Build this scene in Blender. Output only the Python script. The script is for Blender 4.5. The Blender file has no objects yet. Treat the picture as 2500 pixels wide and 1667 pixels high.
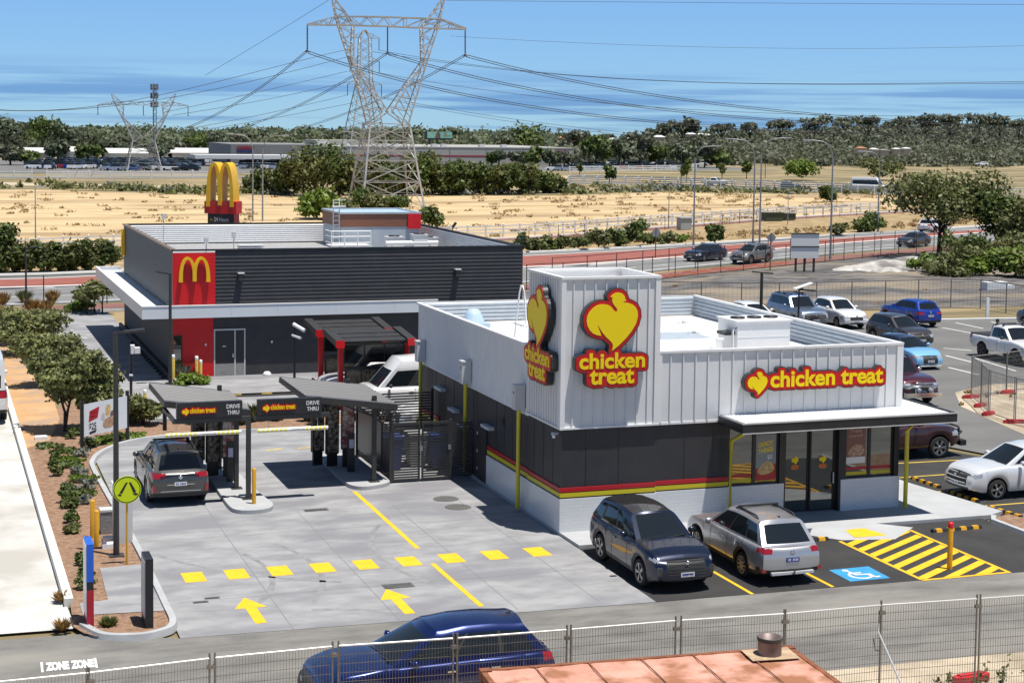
import bpy, bmesh, math, random
import numpy as np
from mathutils import Vector, Matrix, Euler, noise
R = math.radians
rnd = random.Random(7)
scene = bpy.context.scene
COL = scene.collection
# ------------------------------------------------------------------ camera
CAM_H, CAM_F, CAM_PITCH, CAM_ROLL, CAM_YAW, CAM_SH = 12.0, 4053.92, 0.06817, 0.01278, 0.34046, -250.0
cam_data = bpy.data.cameras.new("camera")
cam = bpy.data.objects.new("camera", cam_data)
COL.objects.link(cam)
cam_data.sensor_fit = 'HORIZONTAL'
cam_data.sensor_width = 36.0
cam_data.lens = CAM_F / 2500.0 * 36.0
cam_data.shift_y = CAM_SH / 2500.0
cam_data.clip_start = 0.5
cam_data.clip_end = 6000.0
cam.matrix_world = (Matrix.Translation((0, 0, CAM_H)) @ Matrix.Rotation(-CAM_YAW, 4, 'Z')
     @ Matrix.Rotation(math.pi / 2 - CAM_PITCH, 4, 'X') @ Matrix.Rotation(CAM_ROLL, 4, 'Z'))
scene.camera = cam
# ------------------------------------------------------------------ sky and sun
SUN_DIR = Vector((0.150, -0.180, 1.0)).normalized()      # towards the sun
SUN_EL = math.asin(SUN_DIR.z)
world = bpy.data.worlds.new("World")
scene.world = world
world.use_nodes = True
wt = world.node_tree
for n in list(wt.nodes):
 wt.nodes.remove(n)
def wn(t, **k):
 n = wt.nodes.new(t)
 for a, b in k.items():
  setattr(n, a, b)
 return n
wo = wn('ShaderNodeOutputWorld')
bg = wn('ShaderNodeBackground')
bg.inputs['Strength'].default_value = 0.060
sky = wn('ShaderNodeTexSky', sky_type='NISHITA', sun_disc=False)
sky.sun_elevation = SUN_EL
sky.sun_rotation = math.atan2(SUN_DIR.x, SUN_DIR.y)
sky.altitude = 30.0
sky.air_density = 1.0
sky.dust_density = 0.25
sky.ozone_density = 2.0
tc = wn('ShaderNodeTexCoord')
sep = wn('ShaderNodeSeparateXYZ')
wt.links.new(tc.outputs['Generated'], sep.inputs[0])
# the deeper blue higher up reaches down close to the horizon on this dry clear day
m1 = wn('ShaderNodeMath', operation='MULTIPLY_ADD')
m1.inputs[1].default_value = 0.9
m1.inputs[2].default_value = 0.04
wt.links.new(sep.outputs['Z'], m1.inputs[0])
comb = wn('ShaderNodeCombineXYZ')
wt.links.new(sep.outputs['X'], comb.inputs[0]); wt.links.new(sep.outputs['Y'], comb.inputs[1]); wt.links.new(m1.outputs[0], comb.inputs[2])
nrm = wn('ShaderNodeVectorMath', operation='NORMALIZE')
wt.links.new(comb.outputs[0], nrm.inputs[0])
wt.links.new(nrm.outputs[0], sky.inputs['Vector'])
# thin flat cloud streaks low over the horizon
mp = wn('ShaderNodeMapping')
mp.inputs['Scale'].default_value = (5.0, 5.0, 150.0)
mp.inputs['Location'].default_value = (3.1, 1.7, 0.35)
wt.links.new(tc.outputs['Generated'], mp.inputs[0])
cn = wn('ShaderNodeTexNoise')
cn.inputs['Scale'].default_value = 1.0; cn.inputs['Detail'].default_value = 7.0; cn.inputs['Roughness'].default_value = 0.55
wt.links.new(mp.outputs[0], cn.inputs['Vector'])
cr = wn('ShaderNodeValToRGB')
cr.color_ramp.elements[0].position = 0.46; cr.color_ramp.elements[1].position = 0.60
wt.links.new(cn.outputs['Fac'], cr.inputs[0])
band = wn('ShaderNodeValToRGB')                       # only between about 0 and 2.3 degrees
be = band.color_ramp.elements
be[0].position = 0.0; be[0].color = (.75, .75, .75, 1)
be[1].position = 1.0; be[1].color = (0, 0, 0, 1)
for p_, v_ in ((0.10, .95), (0.34, .85), (0.52, .30), (0.62, .0)):
 e_ = be.new(p_); e_.color = (v_, v_, v_, 1)
mr = wn('ShaderNodeMapRange')
mr.inputs['From Min'].default_value = -0.005; mr.inputs['From Max'].default_value = 0.065
wt.links.new(sep.outputs['Z'], mr.inputs['Value'])
wt.links.new(mr.outputs[0], band.inputs[0])
mm = wn('ShaderNodeMath', operation='MULTIPLY')
wt.links.new(cr.outputs[0], mm.inputs[0]); wt.links.new(band.outputs[0], mm.inputs[1])
mx = wn('ShaderNodeMixRGB', blend_type='MULTIPLY')
mx.inputs['Color2'].default_value = (.46, .57, .79, 1)
# the low sky band is a clear blue rather than milky
tint = wn('ShaderNodeMixRGB', blend_type='MULTIPLY')
tint.inputs['Color2'].default_value = (.82, 1.18, 1.70, 1)
low = wn('ShaderNodeMapRange')
low.inputs['From Min'].default_value = 0.30; low.inputs['From Max'].default_value = 0.10
wt.links.new(sep.outputs['Z'], low.inputs['Value']); wt.links.new(low.outputs[0], tint.inputs[0])
wt.links.new(sky.outputs[0], tint.inputs[1])
wt.links.new(mm.outputs[0], mx.inputs[0]); wt.links.new(tint.outputs[0], mx.inputs[1])
wt.links.new(mx.outputs[0], bg.inputs['Color'])
wt.links.new(bg.outputs[0], wo.inputs['Surface'])
sun_data = bpy.data.lights.new("sun", 'SUN')
sun_data.energy = 4.7
sun_data.angle = R(0.5)
sun_data.color = (1.0, 0.955, 0.88)
sun = bpy.data.objects.new("sun", sun_data)
COL.objects.link(sun)
sun.rotation_euler = SUN_DIR.to_track_quat('Z', 'Y').to_euler()
vs = scene.view_settings
vs.view_transform = 'Standard'
vs.look = 'None'
vs.exposure = 0.42
vs.gamma = 1.0
scene.render.film_transparent = False
scene.cycles.max_bounces = 6
scene.cycles.diffuse_bounces = 3
scene.cycles.glossy_bounces = 3
scene.cycles.transparent_max_bounces = 8
scene.cycles.caustics_reflective = False
scene.cycles.caustics_refractive = False
# ------------------------------------------------------------------ photo pixel -> place
def _ray(x, y):
 r = (x - 1250) / CAM_F
 u = (833.5 + CAM_SH - y) / CAM_F
 c, s = math.cos(CAM_ROLL), math.sin(CAM_ROLL)
 r, u = r * c - u * s, r * s + u * c
 c, s = math.cos(CAM_PITCH), math.sin(CAM_PITCH)
 d = (r, c + u * s, u * c - s)
 c, s = math.cos(CAM_YAW), math.sin(CAM_YAW)
 return Vector((d[0] * c + d[1] * s, -d[0] * s + d[1] * c, d[2]))
def G(x, y, z=0.0):
 d = _ray(x, y)
 return Vector((0, 0, CAM_H)) + d * ((z - CAM_H) / d.z)
def PY(x, y, Y):
 d = _ray(x, y)
 return Vector((0, 0, CAM_H)) + d * (Y / d.y)
def PX(x, y, X):
 d = _ray(x, y)
 return Vector((0, 0, CAM_H)) + d * (X / d.x)
# ------------------------------------------------------------------ mesh builder
class MB:
 def __init__(self):
  self.v = []; self.f = []; self.m = []; self.s = []; self.M = None
 def add(self, vs_, fs, m=0, smooth=False):
  b = len(self.v)
  if self.M is not None:
   vs_ = [self.M @ Vector(p) for p in vs_]
  self.v.extend([tuple(p) for p in vs_])
  for f in fs:
   self.f.append(tuple(i + b for i in f)); self.m.append(m); self.s.append(smooth)
  return self
 def box(self, x0, x1, y0, y1, z0, z1, m=0):
  v = [(x0, y0, z0), (x1, y0, z0), (x1, y1, z0), (x0, y1, z0), (x0, y0, z1), (x1, y0, z1), (x1, y1, z1), (x0, y1, z1)]
  return self.add(v, [(0, 3, 2, 1), (4, 5, 6, 7), (0, 1, 5, 4), (1, 2, 6, 5), (2, 3, 7, 6), (3, 0, 4, 7)], m)
 def beam(self, p, q, w, h=None, m=0, up=(0, 0, 1)):
  h = h or w
  p = Vector(p); q = Vector(q); d = (q - p).normalized()
  up = Vector(up)
  if abs(d.dot(up)) > .97:
   up = Vector((1, 0, 0))
  a = d.cross(up).normalized() * w / 2
  b = a.cross(d).normalized() * h / 2
  v = [p - a - b, p + a - b, p + a + b, p - a + b, q - a - b, q + a - b, q + a + b, q - a + b]
  return self.add(v, [(0, 3, 2, 1), (4, 5, 6, 7), (0, 1, 5, 4), (1, 2, 6, 5), (2, 3, 7, 6), (3, 0, 4, 7)], m)
 def tube(self, pts, r, n=8, m=0, caps=True, smooth=True):
  pts = [Vector(p) for p in pts]
  rs = r if isinstance(r, (list, tuple)) else [r] * len(pts)
  V = []; F = []
  up = Vector((0, 0, 1))
  for i, p in enumerate(pts):
   d = (pts[min(i + 1, len(pts) - 1)] - pts[max(i - 1, 0)]).normalized()
   u_ = up if abs(d.dot(up)) < .97 else Vector((1, 0, 0))
   a = d.cross(u_).normalized(); b = a.cross(d).normalized()
   for k in range(n):
    t = 2 * math.pi * k / n
    V.append(p + (a * math.cos(t) + b * math.sin(t)) * rs[i])
  for i in range(len(pts) - 1):
   for k in range(n):
    F.append((i * n + k, i * n + (k + 1) % n, (i + 1) * n + (k + 1) % n, (i + 1) * n + k))
  self.add(V, F, m, smooth)
  if caps:
   self.add([V[k] for k in range(n)], [tuple(range(n - 1, -1, -1))][::-1], m)
   self.add(V[-n:], [tuple(range(n))], m)
  return self
 def lathe(self, prof, n=16, m=0, c=(0, 0, 0), smooth=True, axis='Z'):
  V = []; F = []
  for (r, z) in prof:
   for k in range(n):
    t = 2 * math.pi * k / n
    p = (r * math.cos(t), r * math.sin(t), z)
    if axis == 'Y':
     p = (p[0], p[2], p[1])
    elif axis == 'X':
     p = (p[2], p[0], p[1])
    V.append((p[0] + c[0], p[1] + c[1], p[2] + c[2]))
  for i in range(len(prof) - 1):
   for k in range(n):
    q = (i * n + k, i * n + (k + 1) % n, (i + 1) * n + (k + 1) % n, (i + 1) * n + k)
    F.append(q if axis != 'Y' else q[::-1])
  self.add(V, F, m, smooth)
  return self
 def poly(self, pts, m=0):
  return self.add(pts, [tuple(range(len(pts)))], m)
 def prism(self, pts2, z0, z1, m=0, mside=None, bottom=True):
  """pts2: ccw outline in XY, extruded in Z"""
  n = len(pts2)
  if mside is None:
   mside = m
  self.add([(p[0], p[1], z1) for p in pts2], [tuple(range(n))], m)
  if bottom:
   self.add([(p[0], p[1], z0) for p in pts2], [tuple(range(n - 1, -1, -1))], m)
  V = [(p[0], p[1], z0) for p in pts2] + [(p[0], p[1], z1) for p in pts2]
  return self.add(V, [(i, (i + 1) % n, n + (i + 1) % n, n + i) for i in range(n)], mside)
 def wallprism(self, pts2, frame, d0, d1, m=0, mside=None):
  """outline (u,v) on a wall; frame = (origin, U, V, N); extruded from d0 to d1 along N"""
  O, U, V_, N = frame
  n = len(pts2)
  if mside is None:
   mside = m
  P0 = [O + U * u + V_ * v + N * d0 for u, v in pts2]
  P1 = [O + U * u + V_ * v + N * d1 for u, v in pts2]
  self.add(P1, [tuple(range(n))], m)
  return self.add(P0 + P1, [(i, (i + 1) % n, n + (i + 1) % n, n + i) for i in range(n)], mside)
OFF = {}
def _mesh(name, mb, mats, off):
 me = bpy.data.meshes.new(name)
 v = np.array(mb.v, dtype=np.float64) if mb.v else np.zeros((0, 3))
 v = v - np.array(off)
 me.from_pydata(v.tolist(), [], mb.f)
 for mt in (mats if isinstance(mats, (list, tuple)) else [mats]):
  me.materials.append(mt)
 if mb.f and len(me.polygons) == len(mb.f):
  me.polygons.foreach_set('material_index', mb.m)
  me.polygons.foreach_set('use_smooth', mb.s)
 me.update()
 return me
def props(o, label=None, cat=None, group=None, kind=None):
 if label: o['label'] = label
 if cat: o['category'] = cat
 if group: o['group'] = group
 if kind: o['kind'] = kind
 return o
def thing(name, label, cat, loc=(0, 0, 0), rotz=0.0, group=None, local=False):
 """an Empty at the thing's base; parts given in world metres unless local"""
 o = bpy.data.objects.new(name, None)
 o.empty_display_size = .2
 COL.objects.link(o)
 o.location = loc; o.rotation_euler = (0, 0, rotz)
 OFF[o] = (0, 0, 0) if local else tuple(loc)
 return props(o, label, cat, group)
def part(name, mb, mats, parent, label=None, angle=None):
 off = OFF.get(parent, (0, 0, 0))
 me = _mesh(name, mb, mats, off)
 o = bpy.data.objects.new(name, me)
 COL.objects.link(o)
 o.parent = parent
 OFF[o] = off
 if angle is not None:
  me.set_sharp_from_angle(angle=R(angle))
 if label: o['label'] = label
 return o
def solid(name, mb, mats, label, cat, loc=(0, 0, 0), group=None, local=False, rotz=0.0, angle=None):
 """a thing that is one mesh"""
 me = _mesh(name, mb, mats, (0, 0, 0) if local else loc)
 o = bpy.data.objects.new(name, me)
 COL.objects.link(o)
 o.location = loc; o.rotation_euler = (0, 0, rotz)
 OFF[o] = (0, 0, 0) if local else tuple(loc)
 if angle is not None:
  me.set_sharp_from_angle(angle=R(angle))
 return props(o, label, cat, group)
def struct(name, mb, mats, kind='structure'):
 me = _mesh(name, mb, mats, (0, 0, 0))
 o = bpy.data.objects.new(name, me)
 COL.objects.link(o)
 o['kind'] = kind
 return o
def dup(root, loc, rotz=None, label=None, group=None, scale=None):
 r = root.copy(); COL.objects.link(r); r.location = loc
 if rotz is not None: r.rotation_euler = (0, 0, rotz)
 if scale is not None: r.scale = scale if isinstance(scale, (tuple, list)) else (scale,) * 3
 if label: r['label'] = label
 if group: r['group'] = group
 for ch in list(root.children):
  c = ch.copy(); COL.objects.link(c); c.parent = r
  for g in list(ch.children):
   d = g.copy(); COL.objects.link(d); d.parent = c
 return r
# ------------------------------------------------------------------ materials
def mat(name, col, rough=.6, metal=0.0, var=0.0, scale=2.0, bump=0.0, bscale=60.0, spec=.5, col2=None, coat=0.0,
  stretch=(1, 1, 1), detail=5.0, coords='Object', ramp=(.35, .65), emit=None, col3=None, scale3=.3):
 m = bpy.data.materials.new(name)
 m.use_nodes = True
 nt = m.node_tree
 b = nt.nodes['Principled BSDF']
 b.inputs['Base Color'].default_value = (*col, 1)
 b.inputs['Roughness'].default_value = rough
 b.inputs['Metallic'].default_value = metal
 b.inputs['Specular IOR Level'].default_value = spec
 if coat:
  b.inputs['Coat Weight'].default_value = coat
  b.inputs['Coat Roughness'].default_value = .04
 if var or col2 or bump:
  t = nt.nodes.new('ShaderNodeTexCoord')
  mpn = nt.nodes.new('ShaderNodeMapping')
  mpn.inputs['Scale'].default_value = stretch
  nt.links.new(t.outputs[coords], mpn.inputs[0])
 if var or col2:
  n = nt.nodes.new('ShaderNodeTexNoise')
  n.inputs['Scale'].default_value = scale; n.inputs['Detail'].default_value = detail
  n.inputs['Roughness'].default_value = .6
  nt.links.new(mpn.outputs[0], n.inputs['Vector'])
  r = nt.nodes.new('ShaderNodeValToRGB')
  r.color_ramp.elements[0].position, r.color_ramp.elements[1].position = ramp
  ca = tuple(max(0, c * (1 - var)) for c in col); cb = col2 or tuple(min(1, c * (1 + var)) for c in col)
  r.color_ramp.elements[0].color = (*ca, 1); r.color_ramp.elements[1].color = (*cb, 1)
  nt.links.new(n.outputs['Fac'], r.inputs[0])
  out = r.outputs[0]
  if col3:
   n3 = nt.nodes.new('ShaderNodeTexNoise')
   n3.inputs['Scale'].default_value = scale3; n3.inputs['Detail'].default_value = 4
   nt.links.new(mpn.outputs[0], n3.inputs['Vector'])
   r3 = nt.nodes.new('ShaderNodeValToRGB')
   r3.color_ramp.elements[0].position, r3.color_ramp.elements[1].position = (.48, .62)
   nt.links.new(n3.outputs['Fac'], r3.inputs[0])
   mxn = nt.nodes.new('ShaderNodeMixRGB')
   mxn.inputs[2].default_value = (*col3, 1)
   nt.links.new(r3.outputs[0], mxn.inputs[0]); nt.links.new(out, mxn.inputs[1])
   out = mxn.outputs[0]
  nt.links.new(out, b.inputs['Base Color'])
 if bump:
  n2 = nt.nodes.new('ShaderNodeTexNoise')
  n2.inputs['Scale'].default_value = bscale; n2.inputs['Detail'].default_value = 4
  nt.links.new(mpn.outputs[0], n2.inputs['Vector'])
  bp = nt.nodes.new('ShaderNodeBump')
  bp.inputs['Strength'].default_value = bump; bp.inputs['Distance'].default_value = .05
  nt.links.new(n2.outputs['Fac'], bp.inputs['Height'])
  nt.links.new(bp.outputs[0], b.inputs['Normal'])
 if emit:
  b.inputs['Emission Color'].default_value = (*emit, 1); b.inputs['Emission Strength'].default_value = 1
 return m
def leafmat(name, a, b_, rough=.55, scale=.9, isl=.55):
 """foliage: each leaf clump keeps its own tone, plus a soft noise across the crown"""
 m = bpy.data.materials.new(name)
 m.use_nodes = True
 nt = m.node_tree
 p = nt.nodes['Principled BSDF']
 p.inputs['Roughness'].default_value = rough
 p.inputs['Specular IOR Level'].default_value = .35
 g = nt.nodes.new('ShaderNodeNewGeometry')
 t = nt.nodes.new('ShaderNodeTexCoord')
 n = nt.nodes.new('ShaderNodeTexNoise'); n.inputs['Scale'].default_value = scale; n.inputs['Detail'].default_value = 3
 nt.links.new(t.outputs['Object'], n.inputs['Vector'])
 ad = nt.nodes.new('ShaderNodeMath'); ad.operation = 'MULTIPLY_ADD'; ad.inputs[1].default_value = isl
 nt.links.new(g.outputs['Random Per Island'], ad.inputs[0])
 sb = nt.nodes.new('ShaderNodeMath'); sb.operation = 'MULTIPLY_ADD'; sb.inputs[1].default_value = 1.1; sb.inputs[2].default_value = -.05 - isl / 2
 nt.links.new(n.outputs['Fac'], sb.inputs[0]); nt.links.new(sb.outputs[0], ad.inputs[2])
 r = nt.nodes.new('ShaderNodeValToRGB')
 r.color_ramp.elements[0].color = (*a, 1); r.color_ramp.elements[1].color = (*b_, 1)
 nt.links.new(ad.outputs[0], r.inputs[0])
 nt.links.new(r.outputs[0], p.inputs['Base Color'])
 tr = nt.nodes.new('ShaderNodeBsdfTranslucent')
 nt.links.new(r.outputs[0], tr.inputs['Color'])
 ms = nt.nodes.new('ShaderNodeMixShader'); ms.inputs[0].default_value = .25
 nt.links.new(p.outputs[0], ms.inputs[1]); nt.links.new(tr.outputs[0], ms.inputs[2])
 nt.links.new(ms.outputs[0], nt.nodes['Material Output'].inputs['Surface'])
 return m
def tilemat(name, col, joint, w, h, rough=.25):
 m = bpy.data.materials.new(name)
 m.use_nodes = True
 nt = m.node_tree
 p = nt.nodes['Principled BSDF']; p.inputs['Roughness'].default_value = rough
 t = nt.nodes.new('ShaderNodeTexCoord')
 s = nt.nodes.new('ShaderNodeSeparateXYZ'); nt.links.new(t.outputs['Object'], s.inputs[0])
 a = nt.nodes.new('ShaderNodeMath'); a.operation = 'ADD'
 nt.links.new(s.outputs[0], a.inputs[0]); nt.links.new(s.outputs[1], a.inputs[1])
 c = nt.nodes.new('ShaderNodeCombineXYZ'); nt.links.new(a.outputs[0], c.inputs[0]); nt.links.new(s.outputs[2], c.inputs[1])
 br = nt.nodes.new('ShaderNodeTexBrick')
 br.inputs['Color1'].default_value = (*col, 1); br.inputs['Color2'].default_value = (*[x * .95 for x in col], 1)
 br.inputs['Mortar'].default_value = (*joint, 1)
 br.inputs['Scale'].default_value = 1; br.inputs['Brick Width'].default_value = w; br.inputs['Row Height'].default_value = h
 br.inputs['Mortar Size'].default_value = .006; br.offset = .5
 nt.links.new(c.outputs[0], br.inputs['Vector']); nt.links.new(br.outputs[0], p.inputs['Base Color'])
 bp = nt.nodes.new('ShaderNodeBump'); bp.inputs['Strength'].default_value = .2; bp.inputs['Distance'].default_value = .01; bp.invert = True
 nt.links.new(br.outputs['Fac'], bp.inputs['Height']); nt.links.new(bp.outputs[0], p.inputs['Normal'])
 return m
# ------------------------------------------------------------------ lettering and outlines
def text_mesh(s, size=1.0, bold=0.0, spacing=1.0, align='LEFT', shear=0.0):
 """flat glyphs as (verts, tris, boundary loops) in the XY plane"""
 cu = bpy.data.curves.new("glyphs", 'FONT')
 cu.body = s; cu.size = size; cu.offset = bold; cu.space_character = spacing; cu.align_x = align; cu.shear = shear
 cu.resolution_u = 4; cu.fill_mode = 'FRONT'
 o = bpy.data.objects.new("glyphs", cu)
 COL.objects.link(o)
 dg = bpy.context.evaluated_depsgraph_get()
 me = bpy.data.meshes.new_from_object(o.evaluated_get(dg))
 v = [tuple(q.co) for q in me.vertices]
 f = [tuple(q.vertices) for q in me.polygons]
 bpy.data.objects.remove(o); bpy.data.curves.remove(cu); bpy.data.meshes.remove(me)
 return v, f
def put_text(mb, s, frame, u0, v0, height, width=None, bold=0.0, d=0.003, m=0, spacing=1.0, shear=0.0, depth=0.0):
 """fit the text into a box on a wall frame (O,U,V,N); returns 2d points/tris"""
 v, f = text_mesh(s, 1.0, bold, spacing, shear=shear)
 if not v:
  return [], []
 xs = [p[0] for p in v]; ys = [p[1] for p in v]
 sy = height / (max(ys) - min(ys)); sx = (width / (max(xs) - min(xs))) if width else sy
 q = [((p[0] - min(xs)) * sx + u0, (p[1] - min(ys)) * sy + v0) for p in v]
 O, U, V_, N = frame
 mb.add([O + U * a + V_ * b + N * (d + depth) for a, b in q], f, m)
 if depth:
  cnt = {}
  for t in f:
   for i in range(len(t)):
    e = (t[i], t[(i + 1) % len(t)])
    cnt[e] = 1
  for (a, b) in list(cnt):
   if (b, a) not in cnt:
    mb.add([O + U * q[a][0] + V_ * q[a][1] + N * d, O + U * q[b][0] + V_ * q[b][1] + N * d,
      O + U * q[b][0] + V_ * q[b][1] + N * (d + depth), O + U * q[a][0] + V_ * q[a][1] + N * (d + depth)], [(0, 1, 2, 3)], m)
 return q, f
def smooth_loop(pts, it=2):
 for _ in range(it):
  n = len(pts)
  pts = [q for i in range(n) for q in (
   (pts[i][0] * .75 + pts[(i + 1) % n][0] * .25, pts[i][1] * .75 + pts[(i + 1) % n][1] * .25),
   (pts[i][0] * .25 + pts[(i + 1) % n][0] * .75, pts[i][1] * .25 + pts[(i + 1) % n][1] * .75))]
 return pts
def grown_outline(shapes, grow, res=150):
 """outer outline of a union of 2d triangles/polygons grown by a distance (marching squares on a distance grid)"""
 seg = []
 polys = []
 for q, f in shapes:
  for t in f:
   P = np.array([q[i] for i in t]); polys.append(P)
   for i in range(len(P)):
    seg.append((P[i], P[(i + 1) % len(P)]))
 A = np.array([s[0] for s in seg]); B = np.array([s[1] for s in seg])
 lo = np.minimum(A.min(0), B.min(0)) - grow * 1.6; hi = np.maximum(A.max(0), B.max(0)) + grow * 1.6
 h = max(hi - lo) / res
 nx, ny = int((hi[0] - lo[0]) / h) + 2, int((hi[1] - lo[1]) / h) + 2
 gx, gy = np.meshgrid(lo[0] + h * np.arange(nx), lo[1] + h * np.arange(ny), indexing='ij')
 P = np.stack([gx.ravel(), gy.ravel()], 1)
 D = np.full(len(P), 1e9)
 for a, b in zip(A, B):
  ab = b - a; L = ab @ ab + 1e-12
  t = np.clip(((P - a) @ ab) / L, 0, 1)
  D = np.minimum(D, np.hypot(*(P - a - t[:, None] * ab).T))
 inside = np.zeros(len(P), bool)
 for T in polys:
  c = np.zeros(len(P), bool)
  n = len(T)
  for i in range(n):
   (x1, y1), (x2, y2) = T[i], T[(i + 1) % n]
   if y1 == y2: continue
   cond = ((y1 > P[:, 1]) != (y2 > P[:, 1])) & (P[:, 0] < (x2 - x1) * (P[:, 1] - y1) / (y2 - y1) + x1)
   c ^= cond
  inside |= c
 D[inside] *= -1
 F = (D - grow).reshape(nx, ny)
 segs = {}
 def ip(i0, j0, i1, j1):
  a, b = F[i0, j0], F[i1, j1]
  t = a / (a - b)
  return ('%d,%d,%d,%d' % (min((i0, j0), (i1, j1)) + max((i0, j0), (i1, j1))),
    (lo[0] + h * (i0 + t * (i1 - i0)), lo[1] + h * (j0 + t * (j1 - j0))))
 pos = {}
 nxt = {}
 for i in range(nx - 1):
  for j in range(ny - 1):
   c = [(i, j), (i + 1, j), (i + 1, j + 1), (i, j + 1)]
   s = [F[q] < 0 for q in c]
   if all(s) or not any(s): continue
   cr_in = []; cr_out = []
   for k in range(4):
    a, b = c[k], c[(k + 1) % 4]
    if s[k] != s[(k + 1) % 4]:
     key, p = ip(*a, *b); pos[key] = p
     (cr_out if s[k] else cr_in).append(key)
   for ko, ki in zip(cr_out, cr_in):
    nxt[ko] = ki
 loops = []
 used = set()
 for k0 in nxt:
  if k0 in used: continue
  L = []; k = k0
  while k in nxt and k not in used:
   used.add(k); L.append(pos[k]); k = nxt[k]
  if len(L) > 8: loops.append(L)
 def area(L):
  return sum(L[i][0] * L[(i + 1) % len(L)][1] - L[(i + 1) % len(L)][0] * L[i][1] for i in range(len(L))) / 2
 best = max(loops, key=lambda L: abs(area(L)))
 if area(best) < 0: best = best[::-1]
 return best[::2] if len(best) > 320 else best
# ================================================================== materials in common use
M_CONC = mat('pale_concrete', (.205, .205, .215), .85, var=.0, col2=(.315, .315, .32), scale=.9, bump=.15, bscale=9, col3=(.20, .20, .215), scale3=.3, stretch=(1, 1.8, 1), detail=12, ramp=(.30, .62))
M_PATHW = mat('white_concrete', (.50, .49, .46), .85, col2=(.60, .59, .56), scale=.5, bump=.1, bscale=12, col3=(.40, .38, .34), scale3=.3)
M_WALK = mat('footpath_concrete', (.36, .37, .38), .85, col2=(.42, .43, .44), scale=.8, bump=.1, bscale=14)
M_ASPH = mat('new_asphalt', (.030, .029, .029), .78, col2=(.045, .044, .043), scale=.7, bump=.5, bscale=55, detail=8, spec=.4)
M_ROAD = mat('worn_asphalt', (.135, .130, .122), .9, col2=(.23, .222, .205), scale=1.1, bump=.6, bscale=45, detail=12, col3=(.27, .255, .225), scale3=.22, stretch=(.5, 1.3, 1))
M_LOT = mat('car_park_asphalt', (.125, .123, .12), .9, col2=(.17, .167, .16), scale=.3, bump=.5, bscale=40, detail=9, stretch=(.5, 1.2, 1))
M_HWY = mat('highway_asphalt', (.16, .16, .158), .9, col2=(.20, .20, .195), scale=.25, bump=.3, bscale=25, detail=7, stretch=(.3, 1.2, 1))
M_KERB = mat('kerb_concrete', (.38, .39, .40), .8, var=.12, scale=1.5, bump=.1, bscale=25)
M_KERBW = mat('white_kerb', (.62, .61, .58), .8, var=.08, scale=1.2)
M_RED = mat('red_paving', (.24, .072, .052), .85, col2=(.29, .095, .07), scale=.6, bump=.3, bscale=30, detail=8)
M_REDP = mat('red_path', (.17, .075, .06), .9, col2=(.22, .105, .085), scale=.5, bump=.3, bscale=30, detail=8)
M_MULCH = mat('bark_mulch', (.16, .085, .05), .95, col2=(.36, .23, .15), scale=7, bump=1.0, bscale=16, detail=10, ramp=(.3, .7))
M_SAND = mat('orange_sand', (.42, .24, .11), .95, col2=(.52, .33, .17), scale=.8, bump=.6, bscale=8, detail=8, col3=(.36, .25, .17), scale3=.5)
M_PALE = mat('pale_sand', (.40, .33, .24), .95, col2=(.55, .46, .34), scale=.9, bump=.7, bscale=9, detail=9, col3=(.34, .28, .20), scale3=.35)
M_DIRT = mat('grey_dirt', (.035, .033, .032), .95, col2=(.165, .155, .148), scale=.7, bump=1.0, bscale=2.5, detail=12, stretch=(.5, 1.9, 1), col3=(.23, .19, .14), scale3=.10)
M_FIELD = mat('dry_grass', (.42, .30, .155), .95, col2=(.60, .46, .26), scale=.42, bump=1.0, bscale=.9, detail=12, stretch=(.25, 1.5, 1), col3=(.33, .23, .12), scale3=.09)
M_SCRUB = mat('scrub_ground', (.15, .12, .06), .95, col2=(.40, .30, .16), scale=.1, bump=1., bscale=.6, detail=10, stretch=(.4, 1.4, 1), col3=(.09, .09, .035), scale3=.08)
M_YEL = mat('yellow_paint', (.84, .42, .010), .7, col2=(.90, .49, .015), scale=3, bump=.1, bscale=40)
M_YELTHIN = mat('worn_yellow_paint', (.62, .42, .06), .7, var=.15, scale=3)
M_WHITE = mat('white_paint', (.74, .74, .72), .6, var=.05, scale=2)
M_BLUEP = mat('blue_paint', (.035, .27, .56), .7, var=.12, scale=3)
M_DARKLINE = mat('dark_joint', (.19, .19, .195), .9)
# ================================================================== ground and roads
def smooth_line(P, n=10):
 out = []
 P = [Vector(p) for p in P]
 for i in range(len(P) - 1):
  p0 = P[max(i - 1, 0)]; p1 = P[i]; p2 = P[i + 1]; p3 = P[min(i + 2, len(P) - 1)]
  for k in range(n):
   t = k / n
   out.append(.5 * ((2 * p1) + (p2 - p0) * t + (2 * p0 - 5 * p1 + 4 * p2 - p3) * t * t + (3 * p1 - p0 - 3 * p2 + p3) * t ** 3))
 out.append(P[-1])
 return out
def resamp(L, n):
 d = [0]
 for i in range(1, len(L)):
  d.append(d[-1] + (L[i] - L[i - 1]).length)
 out = []
 for k in range(n):
  s = d[-1] * k / (n - 1)
  i = min(max(next((j for j in range(len(d)) if d[j] >= s), len(d) - 1), 1), len(d) - 1)
  t = (s - d[i - 1]) / max(d[i] - d[i - 1], 1e-9)
  out.append(L[i - 1].lerp(L[i], t))
 return out
def strip(A, B, z, n=60, m=0, mb=None):
 mb = mb or MB()
 A = resamp(A, n); B = resamp(B, n)
 v = [(p[0], p[1], z) for p in A] + [(p[0], p[1], z) for p in B]
 mb.add(v, [(i, i + 1, n + i + 1, n + i) for i in range(n - 1)], m)
 return mb
def sheet(name, pts, z, m, kind='structure'):
 return struct(name, MB().poly([(p[0], p[1], z) for p in pts]), m, kind)
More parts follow.
